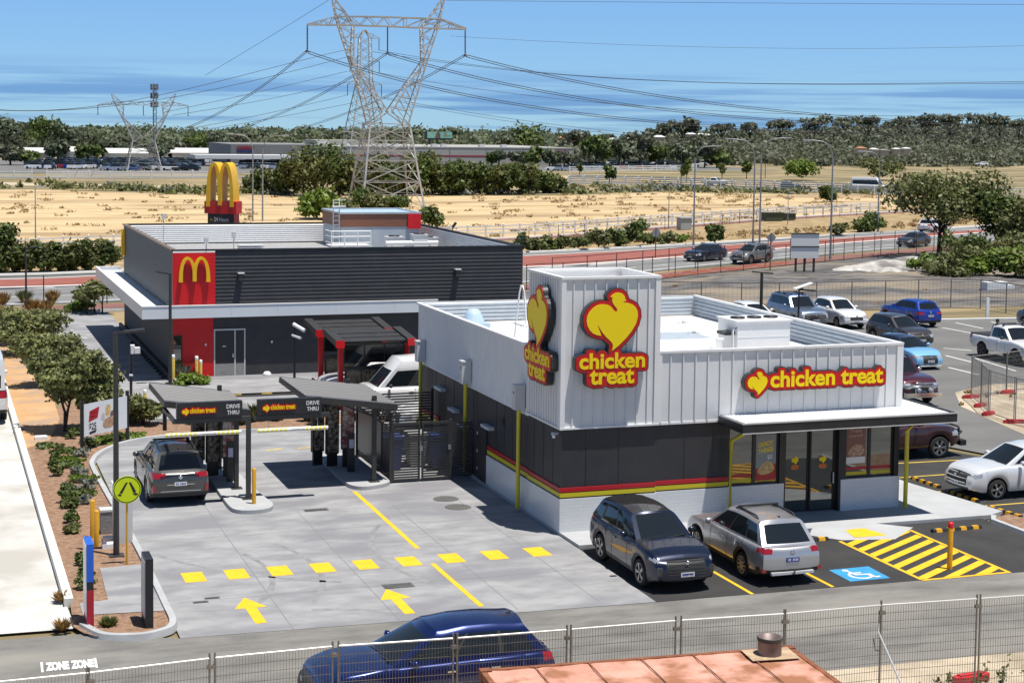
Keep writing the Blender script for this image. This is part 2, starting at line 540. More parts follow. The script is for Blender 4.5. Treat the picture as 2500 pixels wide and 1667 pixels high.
def kerb(name, line, w, z0, z1, m, closed=False, inset=0.04):
 """a kerb of real section following a line of (x,y) (kerb lies to the left of the line)"""
 L = [Vector((p[0], p[1], 0)) for p in line]
 n = len(L)
 V = []; F = []
 for i in range(n):
  a = L[(i - 1) % n] if (closed or i > 0) else L[i]
  b = L[(i + 1) % n] if (closed or i < n - 1) else L[i]
  d = (b - a).normalized(); nn = Vector((-d.y, d.x, 0))
  for (o, z) in ((0, z0), (inset, z1), (w, z1), (w, z0)):
   p = L[i] + nn * o
   V.append((p.x, p.y, z))
 for i in range(n if closed else n - 1):
  j = (i + 1) % n
  for k in range(3):
   F.append((i * 4 + k, j * 4 + k, j * 4 + k + 1, i * 4 + k + 1))
 if not closed:
  F.append((0, 1, 2, 3)); F.append(tuple((n - 1) * 4 + k for k in (3, 2, 1, 0)))
 return struct(name, MB().add(V, F), m)
def ground_z(x, y):
 return -0.06
mb = MB()
xs = [-700, -300, -100, -20, 0, 20, 40, 60, 80, 110, 150, 220, 320, 450, 650, 900, 1300]
ys = [-60, 0, 25, 60, 100, 150, 220, 300, 450, 700, 1000, 1450]
mb.add([(x, y, -0.06) for y in ys for x in xs], [(j * len(xs) + i, j * len(xs) + i + 1, (j + 1) * len(xs) + i + 1, (j + 1) * len(xs) + i)
  for j in range(len(ys) - 1) for i in range(len(xs) - 1)])
struct('ground', mb, M_SCRUB)
# highway, edges measured along the kerbs
E0 = smooth_line([(-60, 103), (-20, 107.6), (4.5, 111.6), (11, 112.8), (43, 119.3), (60.2, 128.4), (94.4, 146.9), (150, 172), (260, 215)])
E1 = smooth_line([(-60, 114.5), (-20, 119), (4.9, 122.2), (11.2, 122.9), (46.5, 130.6), (63.9, 137.6), (101.3, 157.6), (150, 180), (260, 223)])
E2 = smooth_line([(-60, 121), (-20, 125.6), (5.2, 128.8), (12, 130.1), (51, 142.5), (69, 148.9), (105, 164.3), (152, 184.4), (261, 227)])
E3 = smooth_line([(-60, 126), (-20, 130.2), (5.4, 133.2), (12.3, 134.4), (53, 147.4), (71.7, 154), (108.8, 170.3), (154, 191), (263, 234)])
struct('highway', strip(E0, E1, -0.02), M_HWY)
struct('far_carriageway', strip(E2, E3, -0.02), M_HWY)
mb = strip(E1, E2, 0.10)
struct('median', mb, M_RED)
def edge_kerb(name, L, w, z1, m, side=1):
 L = resamp(L, 80)
 if side < 0: L = L[::-1]
 kerb(name, L, w, -0.05, z1, m)
edge_kerb('median_kerb', E1, .55, .13, M_KERBW)
edge_kerb('median_kerb', E2, .30, .13, M_KERBW, -1)
edge_kerb('highway_kerb', E3, .45, .10, M_KERBW)
edge_kerb('highway_kerb', E0, .35, .06, M_KERB, -1)
def offset(L, d):
 out = []
 for i in range(len(L)):
  a = L[max(i - 1, 0)]; b = L[min(i + 1, len(L) - 1)]
  t = (b - a).normalized()
  out.append(L[i] + Vector((-t[1], t[0])) * d)
 return out
P0 = offset(E0, -1.6); P1 = offset(E0, -4.3)
struct('red_path', strip(P1, P0, 0.0), M_REDP)
# lane lines on the highway
mb = MB()
mid = resamp(E0, 140); mid2 = resamp(E1, 140)
for i in range(0, 139, 2):
 a = mid[i].lerp(mid2[i], .47); b = mid[i + 1].lerp(mid2[i + 1], .47)
 strip([a, b], offset([a, b], .14), -0.014, 2, 0, mb)
strip(offset(E0, .7), offset(E0, .86), -0.014, 80, 0, mb)
struct('lane_marking', mb, M_WHITE)
# dry grass field and what lies round it
FA = smooth_line([(-120, 130), (-20, 138.5), (8, 150), (17.6, 155.5), (60.3, 167), (86, 184), (100, 193), (141, 220), (220, 255)])
FB = smooth_line([(-120, 268), (-20, 282), (12, 296), (30, 286), (43, 272), (62, 271), (101, 269), (127, 281), (150, 270), (175, 268), (220, 272)])
struct('dry_field', strip(FA, FB, -0.045, 60), M_FIELD)
RP0 = smooth_line([(-20, 136.5), (8, 150.0), (17, 154.2), (60, 165.2), (86, 181.8), (130, 208), (220, 245)])
struct('far_red_path', strip(RP0, offset(RP0, 2.3), -0.03), M_REDP)
edge_kerb('far_path_kerb', offset(RP0, 2.3), .3, .08, M_KERBW)
# verge between the highway and the far path
struct('verge', strip(offset(E3, .5), resamp(RP0, 80), -0.05, 60), mat('verge_soil', (.20, .145, .07), .95, col2=(.42, .30, .15), scale=.5, bump=1, bscale=4, detail=9))
# second road beyond the field
RB = smooth_line([(95, 345), (128, 330), (150, 302), (172, 272), (195, 249), (240, 215), (320, 170)])
struct('distant_road', strip(RB, offset(RB, 7.5), -0.02), M_HWY)
RB2 = offset(RB, 16)
struct('dry_bank', strip(offset(RB, 9.5), offset(RB, 46), -0.03), M_FIELD)
sheet('sandy_track', [(10, 318), (46, 302), (52, 307), (46, 312), (14, 330)], -0.03, M_PALE)
sheet('distant_car_park', [(-30, 400), (40, 385), (92, 395), (170, 420), (235, 430), (235, 520), (60, 530), (-30, 500)], -0.03, M_LOT)
sheet('distant_lane', [(-40, 366), (40, 352), (70, 362), (70, 370), (40, 360), (-40, 374)], -0.02, M_HWY)
# disturbed grey soil beside the car park, gently heaped
mb = MB()
nx, ny = 60, 34
V = []
for j in range(ny):
 for i in range(nx):
  u, v = i / (nx - 1), j / (ny - 1)
  a = Vector((30 + 62 * u, 97.5 - 2 * u)); b0 = resamp(P1, 160)
  # far edge follows the red path
  xb = 22 + 92 * u
  yb = np.interp(xb, [q[0] for q in b0], [q[1] for q in b0]) - .3
  p = a.lerp(Vector((xb, yb)), v)
  h = noise.fractal(Vector((p.x * .09, p.y * .16, 3.3)), 1, 2, 5) * .75 + noise.noise(Vector((p.x * .5, p.y * .8, 1))) * .18
  e = min(1, 6 * u, 6 * (1 - u), 5 * v, 5 * (1 - v))
  V.append((p.x, p.y, -.03 + max(0, h * .55 + .28) * e))
mb.add(V, [(j * nx + i, j * nx + i + 1, (j + 1) * nx + i + 1, (j + 1) * nx + i) for j in range(ny - 1) for i in range(nx - 1)], 0, True)
struct('earthworks', mb, M_DIRT)
mb = MB()
for (cx, cy, rx, ry, h) in ((79, 124.5, 5.5, 2.4, .8), (73.5, 122, 2.6, 1.4, .6), (84, 129, 3.4, 1.7, .7), (76, 120, 2.4, 1.1, .6)):
 V = [(cx, cy, h)]
 for r in range(1, 6):
  for k in range(22):
   t = 2 * math.pi * k / 22
   rr = r / 5 * (1 + .25 * noise.noise(Vector((math.cos(t) * 2, math.sin(t) * 2, cx))))
   V.append((cx + rx * rr * math.cos(t), cy + ry * rr * math.sin(t), max(0, h * (1 - (r / 5) ** 1.5) + .12 * noise.noise(Vector((t * 3, r, cy))))))
 F = [(0, 1 + k, 1 + (k + 1) % 22) for k in range(22)]
 for r in range(4):
  F += [(1 + r * 22 + k, 1 + (r + 1) * 22 + k, 1 + (r + 1) * 22 + (k + 1) % 22, 1 + r * 22 + (k + 1) % 22) for k in range(22)]
 mb.add(V, F, 0, True)
struct('sand_heap', mb, mat('white_sand', (.30, .285, .265), .95, col2=(.54, .52, .48), scale=1.2, bump=1, bscale=4, detail=12, col3=(.16, .15, .14), scale3=.5))
# ------------------------------------------------------------------ site paving (sheets a few millimetres apart)
sheet('access_road', [(-30, 28.2), (80, 28.2), (80, 31), (46, 36.6), (28.3, 37.5), (17.4, 37.75), (5.5, 38.3), (3.4, 39.3), (-30, 41.0)], 0.0, M_ROAD)
sheet('sandy_verge', [(-30, 10), (90, 10), (90, 31.5), (33, 31.0), (24, 31.6), (12, 31.9), (-30, 32.0)], 0.006, M_PALE)
sheet('white_footpath', [(-8, 41.3 - 1.1), (3.26, 39.75), (3.2, 42), (3.12, 95), (-8, 95)], 0.012, M_PATHW)
CONC = [(5.5, 38.3), (17.38, 37.76), (17.46, 43.2), (17.46, 63.5), (24, 63.5), (24, 66.5), (5.8, 66.5), (5.6, 60)]
sheet('driveway', CONC, 0.006, M_CONC)
sheet('side_lane', [(5.6, 66.5), (24, 66.5), (24, 72.0), (10.75, 72.0), (10.75, 106.5), (6.6, 106.5), (6.6, 70)], 0.010, M_CONC)
sheet('apron', [(10.75, 72.02), (34, 72.02), (34, 77.5), (10.75, 77.5)], 0.13, M_CONC)
kerb('apron_kerb', [(34, 72.0), (10.75, 72.0)], .22, -0.06, 0.07, mat('dark_kerb', (.055, .055, .055), .8, var=.2, scale=2))
mb = MB()
for x in (11.2, 12.55, 13.9, 15.25, 16.6):
 mb.prism([(x, 71.92), (x + .45, 71.92), (x + .45, 72.3), (x, 72.3)], .07, .10)
struct('kerb_marking', mb, M_YELTHIN)
sheet('new_car_bay', [(17.38, 37.76), (28.4, 37.45), (31.0, 37.35), (30.9, 43.2), (17.46, 43.25)], 0.008, M_ASPH)
sheet('side_parking', [(31.35, 43.4), (46, 43.1), (46, 49.5), (37.0, 50.6), (33.0, 62), (31.35, 63)], 0.008, M_ASPH)
sheet('car_park', [(29.0, 56.5), (33.5, 62.6), (37.6, 50.9), (46.2, 49.5), (46.2, 43.2), (80, 40), (80, 89), (56.1, 90.6), (30, 92.5), (29, 78)], 0.004, M_LOT)
sheet('sand_patch', [(41.0, 54.3), (44, 52.6), (60, 47), (60, 66), (47.5, 66.3), (44.6, 64.6), (42.6, 61.2)], 0.012, M_PALE)
# footpath round the restaurant, one step up
FOOT = [(17.48, 43.27), (31.2, 43.1), (31.9, 43.45), (31.35, 48), (31.3, 60), (17.48, 60)]
struct('footpath', MB().prism(FOOT, -.03, .10), [M_WALK, M_KERB])
mb = MB()
mb.add([(24.6, 42.75, .012), (25.25, 41.95, .012), (26.82, 41.6, .012), (28.15, 42.7, .012), (27.0, 43.24, .104), (25.0, 43.24, .104)], [(0, 1, 5), (1, 2, 4, 5), (2, 3, 4)])
struct('kerb_ramp', mb, M_WALK)
struct('tactile_paving', MB().add([(25.85, 42.85, .075), (25.73, 42.05, .034), (26.87, 42.0, .034), (26.98, 42.8, .075)], [(0, 1, 2, 3)]), M_YEL)
# mulch beds and their kerbs
KL = smooth_line([(3.3, 39.7), (3.7, 38.75), (4.4, 38.42), (5.0, 38.5), (5.55, 39.1), (5.62, 41), (5.63, 46), (5.58, 50), (5.47, 57), (5.58, 59.2), (6.2, 61.0), (7.4, 62.5), (9.4, 63.2), (13, 63.3), (17.4, 63.3)], 8)
kerb('garden_kerb', KL, .20, -0.02, .14, M_KERB)
bed = [(p[0] - (.1 if p[0] < 6 else 0), p[1] + (.12 if p[0] > 6 or p[1] < 39 else 0)) for p in KL]
sheet('garden_bed', bed + [(17.4, 66.2), (8.5, 66.4), (6.9, 69), (6.7, 72), (5.6, 72), (3.35, 66), (3.3, 42)], .07, M_MULCH)
sheet('sand_slope', [(3.3, 62), (4.3, 63.5), (5.0, 68), (5.2, 78), (6.6, 100), (6.6, 107.5), (-6, 107.5), (-6, 95.2), (3.3, 95.2)], .078, M_SAND)
kerb('lane_kerb', [(17.4, 66.4), (9.2, 66.4), (7.6, 67.2), (6.75, 69), (6.6, 73), (6.6, 106.3)][::-1], .18, -0.02, .14, M_KERB)
kerb('lane_kerb', [(6.6, 106.4), (12.6, 106.9)], .2, -0.02, .14, M_KERB)
sheet('garden_slab', [(3.5, 40.55), (5.5, 40.35), (5.45, 44.85), (4.3, 44.75), (4.2, 41.7), (3.5, 41.6)], .085, M_CONC)
struct('edge_beam', MB().prism([(3.14, 41.6), (3.36, 41.6), (3.36, 96), (3.14, 96)], -.02, .22), mat('white_edge', (.62, .60, .55), .8, var=.08, scale=1.5))
sheet('garden_corner', [(30.9, 37.5), (46, 36.7), (46, 42.9), (31.9, 43.2), (31.2, 42.95)], .05, M_MULCH)
kerb('corner_kerb', [(30.75, 37.4), (30.75, 42.5), (31.1, 43.0)][::-1], .2, -0.02, .14, M_KERB)
kerb('car_park_kerb', [(80, 88.9), (66.8, 89.2), (56, 90.4), (40, 92)], .4, -0.02, .12, M_KERBW)
# painted markings
def mark(name, polys, z, m):
 mb = MB()
 for P in polys:
  mb.poly([(p[0], p[1], z) for p in P])
 return struct(name, mb, m)
def line2(a, b, w):
 a = Vector((a[0], a[1])); b = Vector((b[0], b[1])); d = (b - a).normalized(); n = Vector((-d.y, d.x)) * w / 2
 return [a - n, b - n, b + n, a + n]
for i in range(9):
 c = G(472 + (1311 - 472) * i / 8, 1409 + (1347 - 1409) * i / 8 - 0 * i)
 x0 = c.x - .27;
 mark('crossing_marking', [[(x0, c.y - .48), (x0 + .56, c.y - .48), (x0 + .56, c.y + .48), (x0, c.y + .48)]], .011, M_YEL)
def arrow(p_tip, w, L):
 x, y = p_tip
 return [[(x, y), (x - w / 2, y - .95), (x - .13, y - .95), (x - .13, y - L), (x + .13, y - L), (x + .13, y - .95), (x + w / 2, y - .95)]]
for tip in ((G(596, 1459)), (G(943, 1438))):
 x, y = tip.x, tip.y
 mb = MB()
 for P in ([(x, y), (x - .40, y - .93), (x + .40, y - .93)], [(x - .135, y - .93), (x - .135, y - 2.25), (x + .135, y - 2.25), (x + .135, y - .93)]):
  mb.poly([(p[0], p[1], .011) for p in P][::1])
 struct('arrow_marking', mb, M_YEL)
mark('lane_line', [line2(G(865, 1200), G(1020, 1339), .14)], .011, M_YEL)
mark('lane_line', [line2(G(1056, 1376), G(1176, 1480), .14)], .011, M_YEL)
for a, b in (((648, 1100), (690, 1096)), ((726, 1095), (765, 1092))):
 mark('lane_line', [line2(G(*a), G(*b), .12)], .011, M_YELTHIN)
for x in (20.06, 22.42):
 mark('bay_line', [line2((x, 37.65), (x, 42.3), .1)], .013, M_YEL)
# hatched shared space
hx0, hx1, hy0 = 25.08, 27.82, 37.52
mark('bay_line', [line2((hx0 + .03, 41.85), (hx0, hy0), .11), line2((hx0 - .055, hy0), (hx1 + .05, hy0), .11), line2((hx1, hy0 + .055), (hx1 + .05, 42.45), .11)], .013, M_YEL)
hatch = []
for k in range(-3, 12):
 ya = 36.9 + k * .62
 # a diagonal bar clipped to the box
 pts = [(hx0 + .06, ya), (hx1 - .06, ya + 1.62), (hx1 - .06, ya + 1.92), (hx0 + .06, ya + .30)]
 def clip(P, f):
  out = []
  for i in range(len(P)):
   a, b = P[i], P[(i + 1) % len(P)]
   fa, fb = f(a), f(b)
   if fa >= 0: out.append(a)
   if fa * fb < 0:
    t = fa / (fa - fb); out.append((a[0] + (b[0] - a[0]) * t, a[1] + (b[1] - a[1]) * t))
  return out
 P = clip(pts, lambda p: p[1] - hy0 - .07)
 if P: P = clip(P, lambda p: (41.78 if p[0] < 26.8 else 41.6 + (p[0] - 26.8) * .85) - p[1])
 if len(P) > 2: hatch.append(P)
mark('hatch_marking', hatch, .013, M_YEL)
mark('access_symbol', [[(23.14, 37.97), (24.36, 37.97), (24.42, 39.17), (23.17, 39.15)]], .012, M_BLUEP)
def stroke(mb, pts, w, z):
 for a, b in zip(pts[:-1], pts[1:]):
  a = Vector((a[0], a[1])); b = Vector((b[0], b[1])); d = (b - a).normalized() * w * .25
  mb.poly([(p[0], p[1], z) for p in line2(a - d, b + d, w)])
mb = MB()
# the figure lies with its head away from the building
cx, cy = 23.72, 38.50
wheel = [(cx + .30 * math.cos(t), cy - .08 + .30 * math.sin(t)) for t in [R(a) for a in range(110, 371, 20)]]
k = [.016]
for seg in (wheel, [(cx - .14, cy + .33), (cx - .10, cy - .02), (cx + .20, cy - .04), (cx + .33, cy - .36), (cx + .44, cy - .32)], [(cx - .12, cy + .14), (cx + .12, cy + .13)]):
 for a, b in zip(seg[:-1], seg[1:]):
  k[0] += .0004
  d = (Vector(b) - Vector(a)).normalized() * .02
  mb.poly([(p[0], p[1], k[0]) for p in line2(Vector(a) - d, Vector(b) + d, .085)])
mb.add([(cx - .15 + .085 * math.cos(R(a)), cy + .47 + .085 * math.sin(R(a)), .0155) for a in range(0, 360, 24)], [tuple(range(15))])
struct('access_figure', mb, M_WHITE)
yl = [((31.55, 44.54), (36, 44.54)), ((31.5, 46.78), (36, 46.82)), ((31.5, 49.07), (36, 49.1)), ((31.5, 51.3), (36.2, 51.1)), ((31.5, 53.7), (35.6, 53.75))]
mark('bay_line', [line2(a, b, .1) for a, b in yl], .013, M_YELTHIN)
wl = []
for a, b in (((2333, 788), (2400, 802)), ((2300, 800), (2370, 813)), ((2303, 870 - 20), (2372, 856)), ((2308, 868), (2372, 884)), ((2315, 897), (2390, 915)), ((2375, 873), (2480, 906)), ((2420, 786), (2470, 797))):
 wl.append(line2(G(*a), G(*b), .13))
mark('bay_line', wl, .010, M_WHITE)
# white lettering patch on the access road, two worn words between end bars
mb = MB()
fr = (Vector((2.28, 36.76, .005)), Vector((1, -.035, 0)).normalized(), Vector((.035, 1, 0)).normalized(), Vector((0, 0, 1)))
for k, wd in enumerate(("ZONE", "ZONE")):
 put_text(mb, wd, fr, .10 + k * .54, .05, .60, .50, bold=.07, d=.004)
for u in (0, 1.15):
 mb.poly([fr[0] + fr[1] * a + fr[2] * b + fr[3] * .004 for a, b in ((u, 0), (u + .05, 0), (u + .05, .7), (u, .7))])
struct('road_lettering', mb, M_WHITE)
# slab joints and wheel scuffs in the concrete
J = []
for xj in (8.15, 10.75, 13.8, 16.0):
 J.append(line2((xj, 38.2), (xj + .02, 50 if xj > 9 else 62), .025))
for yj in (41.2, 47.5):
 J.append(line2((5.9, yj), (17.2, yj), .018))
mark('slab_joint', J, .0085, M_DARKLINE)
M_SCUFF = mat('tyre_scuff', (.185, .185, .19), .85, col2=(.27, .27, .275), scale=2.5, detail=9)
S = []
for (cx, cy, r, a0, a1, w) in ((3.0, 43.5, 5.6, -38, 20, .22), (3.0, 43.5, 6.9, -30, 24, .2), (19.0, 44, 7.2, 150, 208, .2), (8, 34.5, 5.2, 20, 80, .22), (14, 50, 9, 200, 245, .2), (10, 40, 1.2, 0, 1, .2)):
 P = [(cx + r * math.cos(R(a0 + (a1 - a0) * k / 14)), cy + r * math.sin(R(a0 + (a1 - a0) * k / 14))) for k in range(15)]
 for a, b in zip(P[:-1], P[1:]):
  if 5.9 < a[0] < 17.2 and 38.6 < a[1] < 62: S.append(line2(a, b, w * (.6 + .4 * rnd.random())))
mark('tyre_mark', S, .0075, M_SCUFF)
# covers and grates set in the paving
M_COVER = mat('iron_cover', (.10, .10, .095), .6, var=.2, scale=4)
def cover(x, y, kind, label, group=None):
 mb = MB()
 if kind == 'round':
  mb.lathe([(0, .018), (.40, .018), (.42, .008)], 28, c=(0, 0, 0), smooth=False)
 else:
  w, d = kind
  mb.box(-w / 2, w / 2, -d / 2, d / 2, .007, .016)
  for k in range(5):
   mb.box(-w / 2 + .04, w / 2 - .04, -d / 2 + d * (k + .4) / 5.6, -d / 2 + d * (k + .9) / 5.6, .016, .021)
 return solid('manhole_cover' if kind == 'round' else 'drain_grate', mb, M_COVER, label, 'manhole cover' if kind == 'round' else 'drain grate', (x, y, 0), group, local=True)
cover(*G(1089, 1218)[:2], 'round', 'dark round manhole cover in the concrete, nearer the slatted gate')
cover(*G(1118, 1238)[:2], 'round', 'dark round manhole cover in the concrete, nearer the yellow lane line end')
cover(*G(772, 1245)[:2], (.75, .3), 'small grey drain grate in the lane right of the kerbed post island')
cover(*G(972, 1430)[:2], (.8, .42), 'grey drain grate at the tip of the right yellow arrow')
cover(*G(490, 1470)[:2], (.38, .14), 'small brown drain slot left of the left yellow arrow, nearer the kerb')
cover(*G(518, 1460)[:2], (.38, .14), 'small brown drain slot left of the left yellow arrow, nearer the arrow')
# ================================================================== the white and charcoal chicken restaurant
X0, XR, YF, YB = 17.47, 29.04, 44.83, 59.9
YFR = 44.95                                     # right-hand facade sits a little back from the tower
M_CLAD = mat('white_cladding', (.70, .70, .70), .45, var=.03, scale=1.2, spec=.4)
M_TRIM = mat('white_trim', (.76, .76, .755), .4, var=.02, scale=2)
M_CHAR = mat('charcoal_panel', (.035, .035, .038), .5, var=.12, scale=1.5, spec=.4)
M_CHARL = mat('charcoal_brown_panel', (.050, .046, .042), .6, var=.12, scale=1.5)
M_TILE = tilemat('white_tile', (.68, .70, .72), (.58, .60, .63), .30, .10)
M_SRED = mat('red_stripe', (.42, .012, .02), .4)
M_SYEL = mat('yellow_stripe', (.55, .47, .02), .4)
M_LIME = mat('yellow_pipe', (.58, .50, .03), .45, var=.06, scale=3)
M_ROOFW = mat('white_roof', (.78, .78, .78), .6, var=.04, scale=1)
M_ZINC = mat('zinc_sheet', (.40, .45, .50), .4, var=.06, scale=2, spec=.5)
M_BLACK = mat('black_metal', (.018, .018, .019), .45, var=.2, scale=3)
M_DKMET = mat('dark_metal', (.035, .034, .033), .5, var=.15, scale=3)
M_GLASS = mat('shop_glass', (.022, .032, .026), .03, spec=1.0, coat=1.0)
M_GLASS.node_tree.nodes['Principled BSDF'].inputs['IOR'].default_value = 1.75
M_SIGNY = mat('sign_yellow', (.88, .66, .0), .35, spec=.4)
M_SIGNR = mat('sign_red', (.52, .006, .01), .35, spec=.4)
M_SIGNK = mat('sign_dark', (.028, .032, .034), .35)
M_GREYW = mat('pale_grey_metal', (.55, .56, .57), .4, var=.05, scale=3)
ct = thing('restaurant_building', 'white ribbed and charcoal takeaway restaurant with a square corner tower', 'restaurant', (X0, YF, 0))
# lower walls
mb = MB()
mb.box(X0 + .06, 20.55, YF + .06, 47.7, .1, 3.2)
mb.box(X0 + .10, 23.06, YFR + .06, YB, .1, 3.15)
mb.box(23.06, XR - .05, YFR + .62, YB, .1, 3.15)                     # behind the shopfront
# panel joints on the front, and the small panels down the side
part('wall', mb, M_CHAR, ct)
def each(name, boxes, m, parent):
 for b in boxes: part(name, MB().box(*b), m, parent)
each('panel_joint', [(x - .008, x + .008, YF + .052, YF + .06, 1.12, 3.18) for x in (18.3, 19.35)] + [(x - .008, x + .008, YFR + .052, YFR + .06, 1.12, 3.18) for x in (20.56, 21.55, 22.5)]
     + [(X0 + .052, X0 + .06, y - .008, y + .008, 1.12, 3.18) for y in (45.6, 46.4, 47.2)] + [(X0 + .092, X0 + .10, y - .008, y + .008, .12, 3.15) for y in (48.5, 49.3, 50.1, 50.9, 53.3, 54.4, 55.5, 56.6, 57.7)], M_BLACK, ct)
each('tile_base', [(X0, 20.57, YF, YF + .06, .1, 1.08), (X0, X0 + .06, YF + .06, 47.7, .1, 1.08), (20.57, 23.02, YFR - .0, YFR + .06, .1, 1.08), (X0 + .03, X0 + .10, 47.7, 51.7, .1, 1.07), (23.02, 24.93, YFR - .02, YFR + .5, .1, 1.09), (26.93, XR, YFR - .04, YFR + .5, .1, 1.09), (XR - .06, XR, YFR + .5, 58, .1, 1.09)], M_TILE, ct)
for nm, z0, z1, mm_ in (('yellow_band', 1.125, 1.25, M_SYEL), ('red_band', 1.28, 1.40, M_SRED)):
 each(nm, [(X0 + .02, 20.56, YF + .02, YF + .058, z0, z1), (X0 + .02, X0 + .058, YF + .058, 47.7, z0, z1), (20.56, 23.04, YFR + .02, YFR + .058, z0, z1), (X0 + .06, X0 + .098, 47.7, 51.7, z0, z1), (X0 + .06, X0 + .098, 57.2, 59.8, z0, z1)], mm_, ct)
# upper cladding: standing ribs on the fronts, close ribs down the side
TZ0, TZ1, PZ = 3.2, 7.6, 5.32
mb = MB()
mb.box(X0, X0 + .05, YF + .05, 47.65, TZ0, TZ1 - .05); mb.box(X0, 20.55, YF, YF + .05, TZ0, TZ1 - .05)
mb.box(20.5, 20.55, YF + .05, 47.65, TZ0, TZ1 - .05); mb.box(X0, 20.55, 47.65, 47.7, TZ0, TZ1 - .05)
nrib = 9
for i in range(1, nrib):
 x = X0 + (20.55 - X0) * i / nrib
 mb.box(x - .018, x + .018, YF - .035, YF, TZ0, TZ1 - .05)
for i in range(1, 14):
 y = YF + (47.7 - YF) * i / 14
 mb.box(X0 - .035, X0, y - .03, y + .03, TZ0, TZ1 - .05)
part('tower', mb, M_CLAD, ct)
mb = MB()
mb.box(X0 + .07, 20.48, YF + .07, 47.63, TZ1 - .35, TZ1 - .30)
part('tower_roof', mb, M_ROOFW, ct)
mb = MB()
mb.box(X0 - .05, 20.6, YF - .06, YF + .10, TZ1 - .05, TZ1 + .02); mb.box(X0 - .05, X0 + .10, YF + .10, 47.6, TZ1 - .05, TZ1 + .02)
mb.box(20.45, 20.6, YF + .10, 47.6, TZ1 - .05, TZ1 + .02); mb.box(X0 - .05, 20.6, 47.6, 47.76, TZ1 - .05, TZ1 + .02)
mb.box(X0 - .045, X0 + .10, YF - .045, YF - .001, TZ0, TZ1 - .05); mb.box(X0 - .045, X0 - .001, YF - .001, YF + .13, TZ0, TZ1 - .05)
mb.box(20.42, 20.59, YF - .045, YF - .001, TZ0, TZ1 - .05)
mb.box(X0 - .055, 20.6, YF - .055, YF + .06, TZ0 - .06, TZ0); mb.box(X0 - .055, X0 + .06, YF + .06, 47.7, TZ0 - .06, TZ0)
part('tower_trim', mb, M_TRIM, ct)
mb = MB()
mb.box(20.55, XR, YFR, YFR + .05, 3.18, PZ - .05)
mb.box(XR - .05, XR, YFR + .05, YB, 3.18, PZ - .05)
for i in range(1, 20):
 x = 20.6 + (XR - 20.75) * i / 20
 mb.box(x - .018, x + .018, YFR - .035, YFR, 3.18, PZ - .05)
part('front_cladding', mb, M_CLAD, ct)
mb = MB()
mb.box(X0 + .05, X0 + .10, 47.7, YB, 3.12, PZ - .09)
n = 52
for i in range(n):
 y = 47.75 + (YB - 47.8) * i / n
 mb.add([(X0 + .05, y, 3.12), (X0 + .012, y + .05, 3.12), (X0 + .012, y + .11, 3.12), (X0 + .05, y + .16, 3.12),
   (X0 + .05, y, PZ - .09), (X0 + .012, y + .05, PZ - .09), (X0 + .012, y + .11, PZ - .09), (X0 + .05, y + .16, PZ - .09)],
           [(0, 1, 5, 4)[::-1], (1, 2, 6, 5)[::-1], (2, 3, 7, 6)[::-1]])
part('side_cladding', mb, M_CLAD, ct)
mb = MB()
mb.box(20.6, XR + .03, YFR - .055, YFR + .12, PZ - .05, PZ + .02)
mb.box(XR - .12, XR + .03, YFR + .12, YB, PZ - .05, PZ + .02)
mb.box(X0 + .0, X0 + .17, 47.76, YB, PZ - .09, PZ - .03)
mb.box(X0 + .0, XR + .03, YB, YB + .15, PZ - .09, PZ - .02)
mb.box(20.6, XR + .02, YFR - .02, YFR + .06, 3.11, 3.18); mb.box(X0 + .02, X0 + .10, 47.7, YB, 3.06, 3.12)
mb.box(XR - .2, XR + .02, YFR - .045, YFR - .001, 3.18, PZ - .05)
mb.box(20.6, 20.72, YFR - .045, YFR - .001, 3.18, PZ - .05)
part('parapet_capping', mb, M_TRIM, ct)
# roof and the ribbed inside faces of the parapet
part('roof', MB().box(X0 + .12, XR - .06, YFR + .06, YB - .06, 4.45, 4.52), M_ROOFW, ct)
mb = MB()
for k in range(5):
 z = 4.55 + k * .145
 mb.add([(XR - .06, YFR + .1, z), (XR - .10, YFR + .1, z + .035), (XR - .10, YFR + .1, z + .10), (XR - .06, YFR + .1, z + .14),
   (XR - .06, YB - .06, z), (XR - .10, YB - .06, z + .035), (XR - .10, YB - .06, z + .10), (XR - .06, YB - .06, z + .14)],
           [(0, 1, 5, 4), (1, 2, 6, 5), (2, 3, 7, 6)])
 mb.add([(X0 + .2, YB - .06, z), (X0 + .2, YB - .10, z + .035), (X0 + .2, YB - .10, z + .10), (X0 + .2, YB - .06, z + .14),
   (XR - .11, YB - .06, z), (XR - .11, YB - .10, z + .035), (XR - .11, YB - .10, z + .10), (XR - .11, YB - .06, z + .14)],
           [(0, 1, 5, 4)[::-1], (1, 2, 6, 5)[::-1], (2, 3, 7, 6)[::-1]])
mb.box(XR - .11, XR - .055, YFR + .1, YB - .06, 5.26, 5.275)
part('parapet_lining', mb, M_ZINC, ct)
for (x, y) in ((24.6, 56), (23.4, 52.5), (26.4, 54.5), (22, 49.5), (25, 50.2), (27.4, 57.5), (21.8, 56.6)):
 part('roof_bracket', MB().box(x - .25, x + .25, y - .04, y + .04, 4.52, 4.56).box(x - .06, x + .06, y - .06, y + .06, 4.56, 4.62), M_GREYW, ct)
part('box_gutter', MB().box(20.7, 26.5, 53.2, 55.0, 4.52, 4.535), M_ZINC, ct)
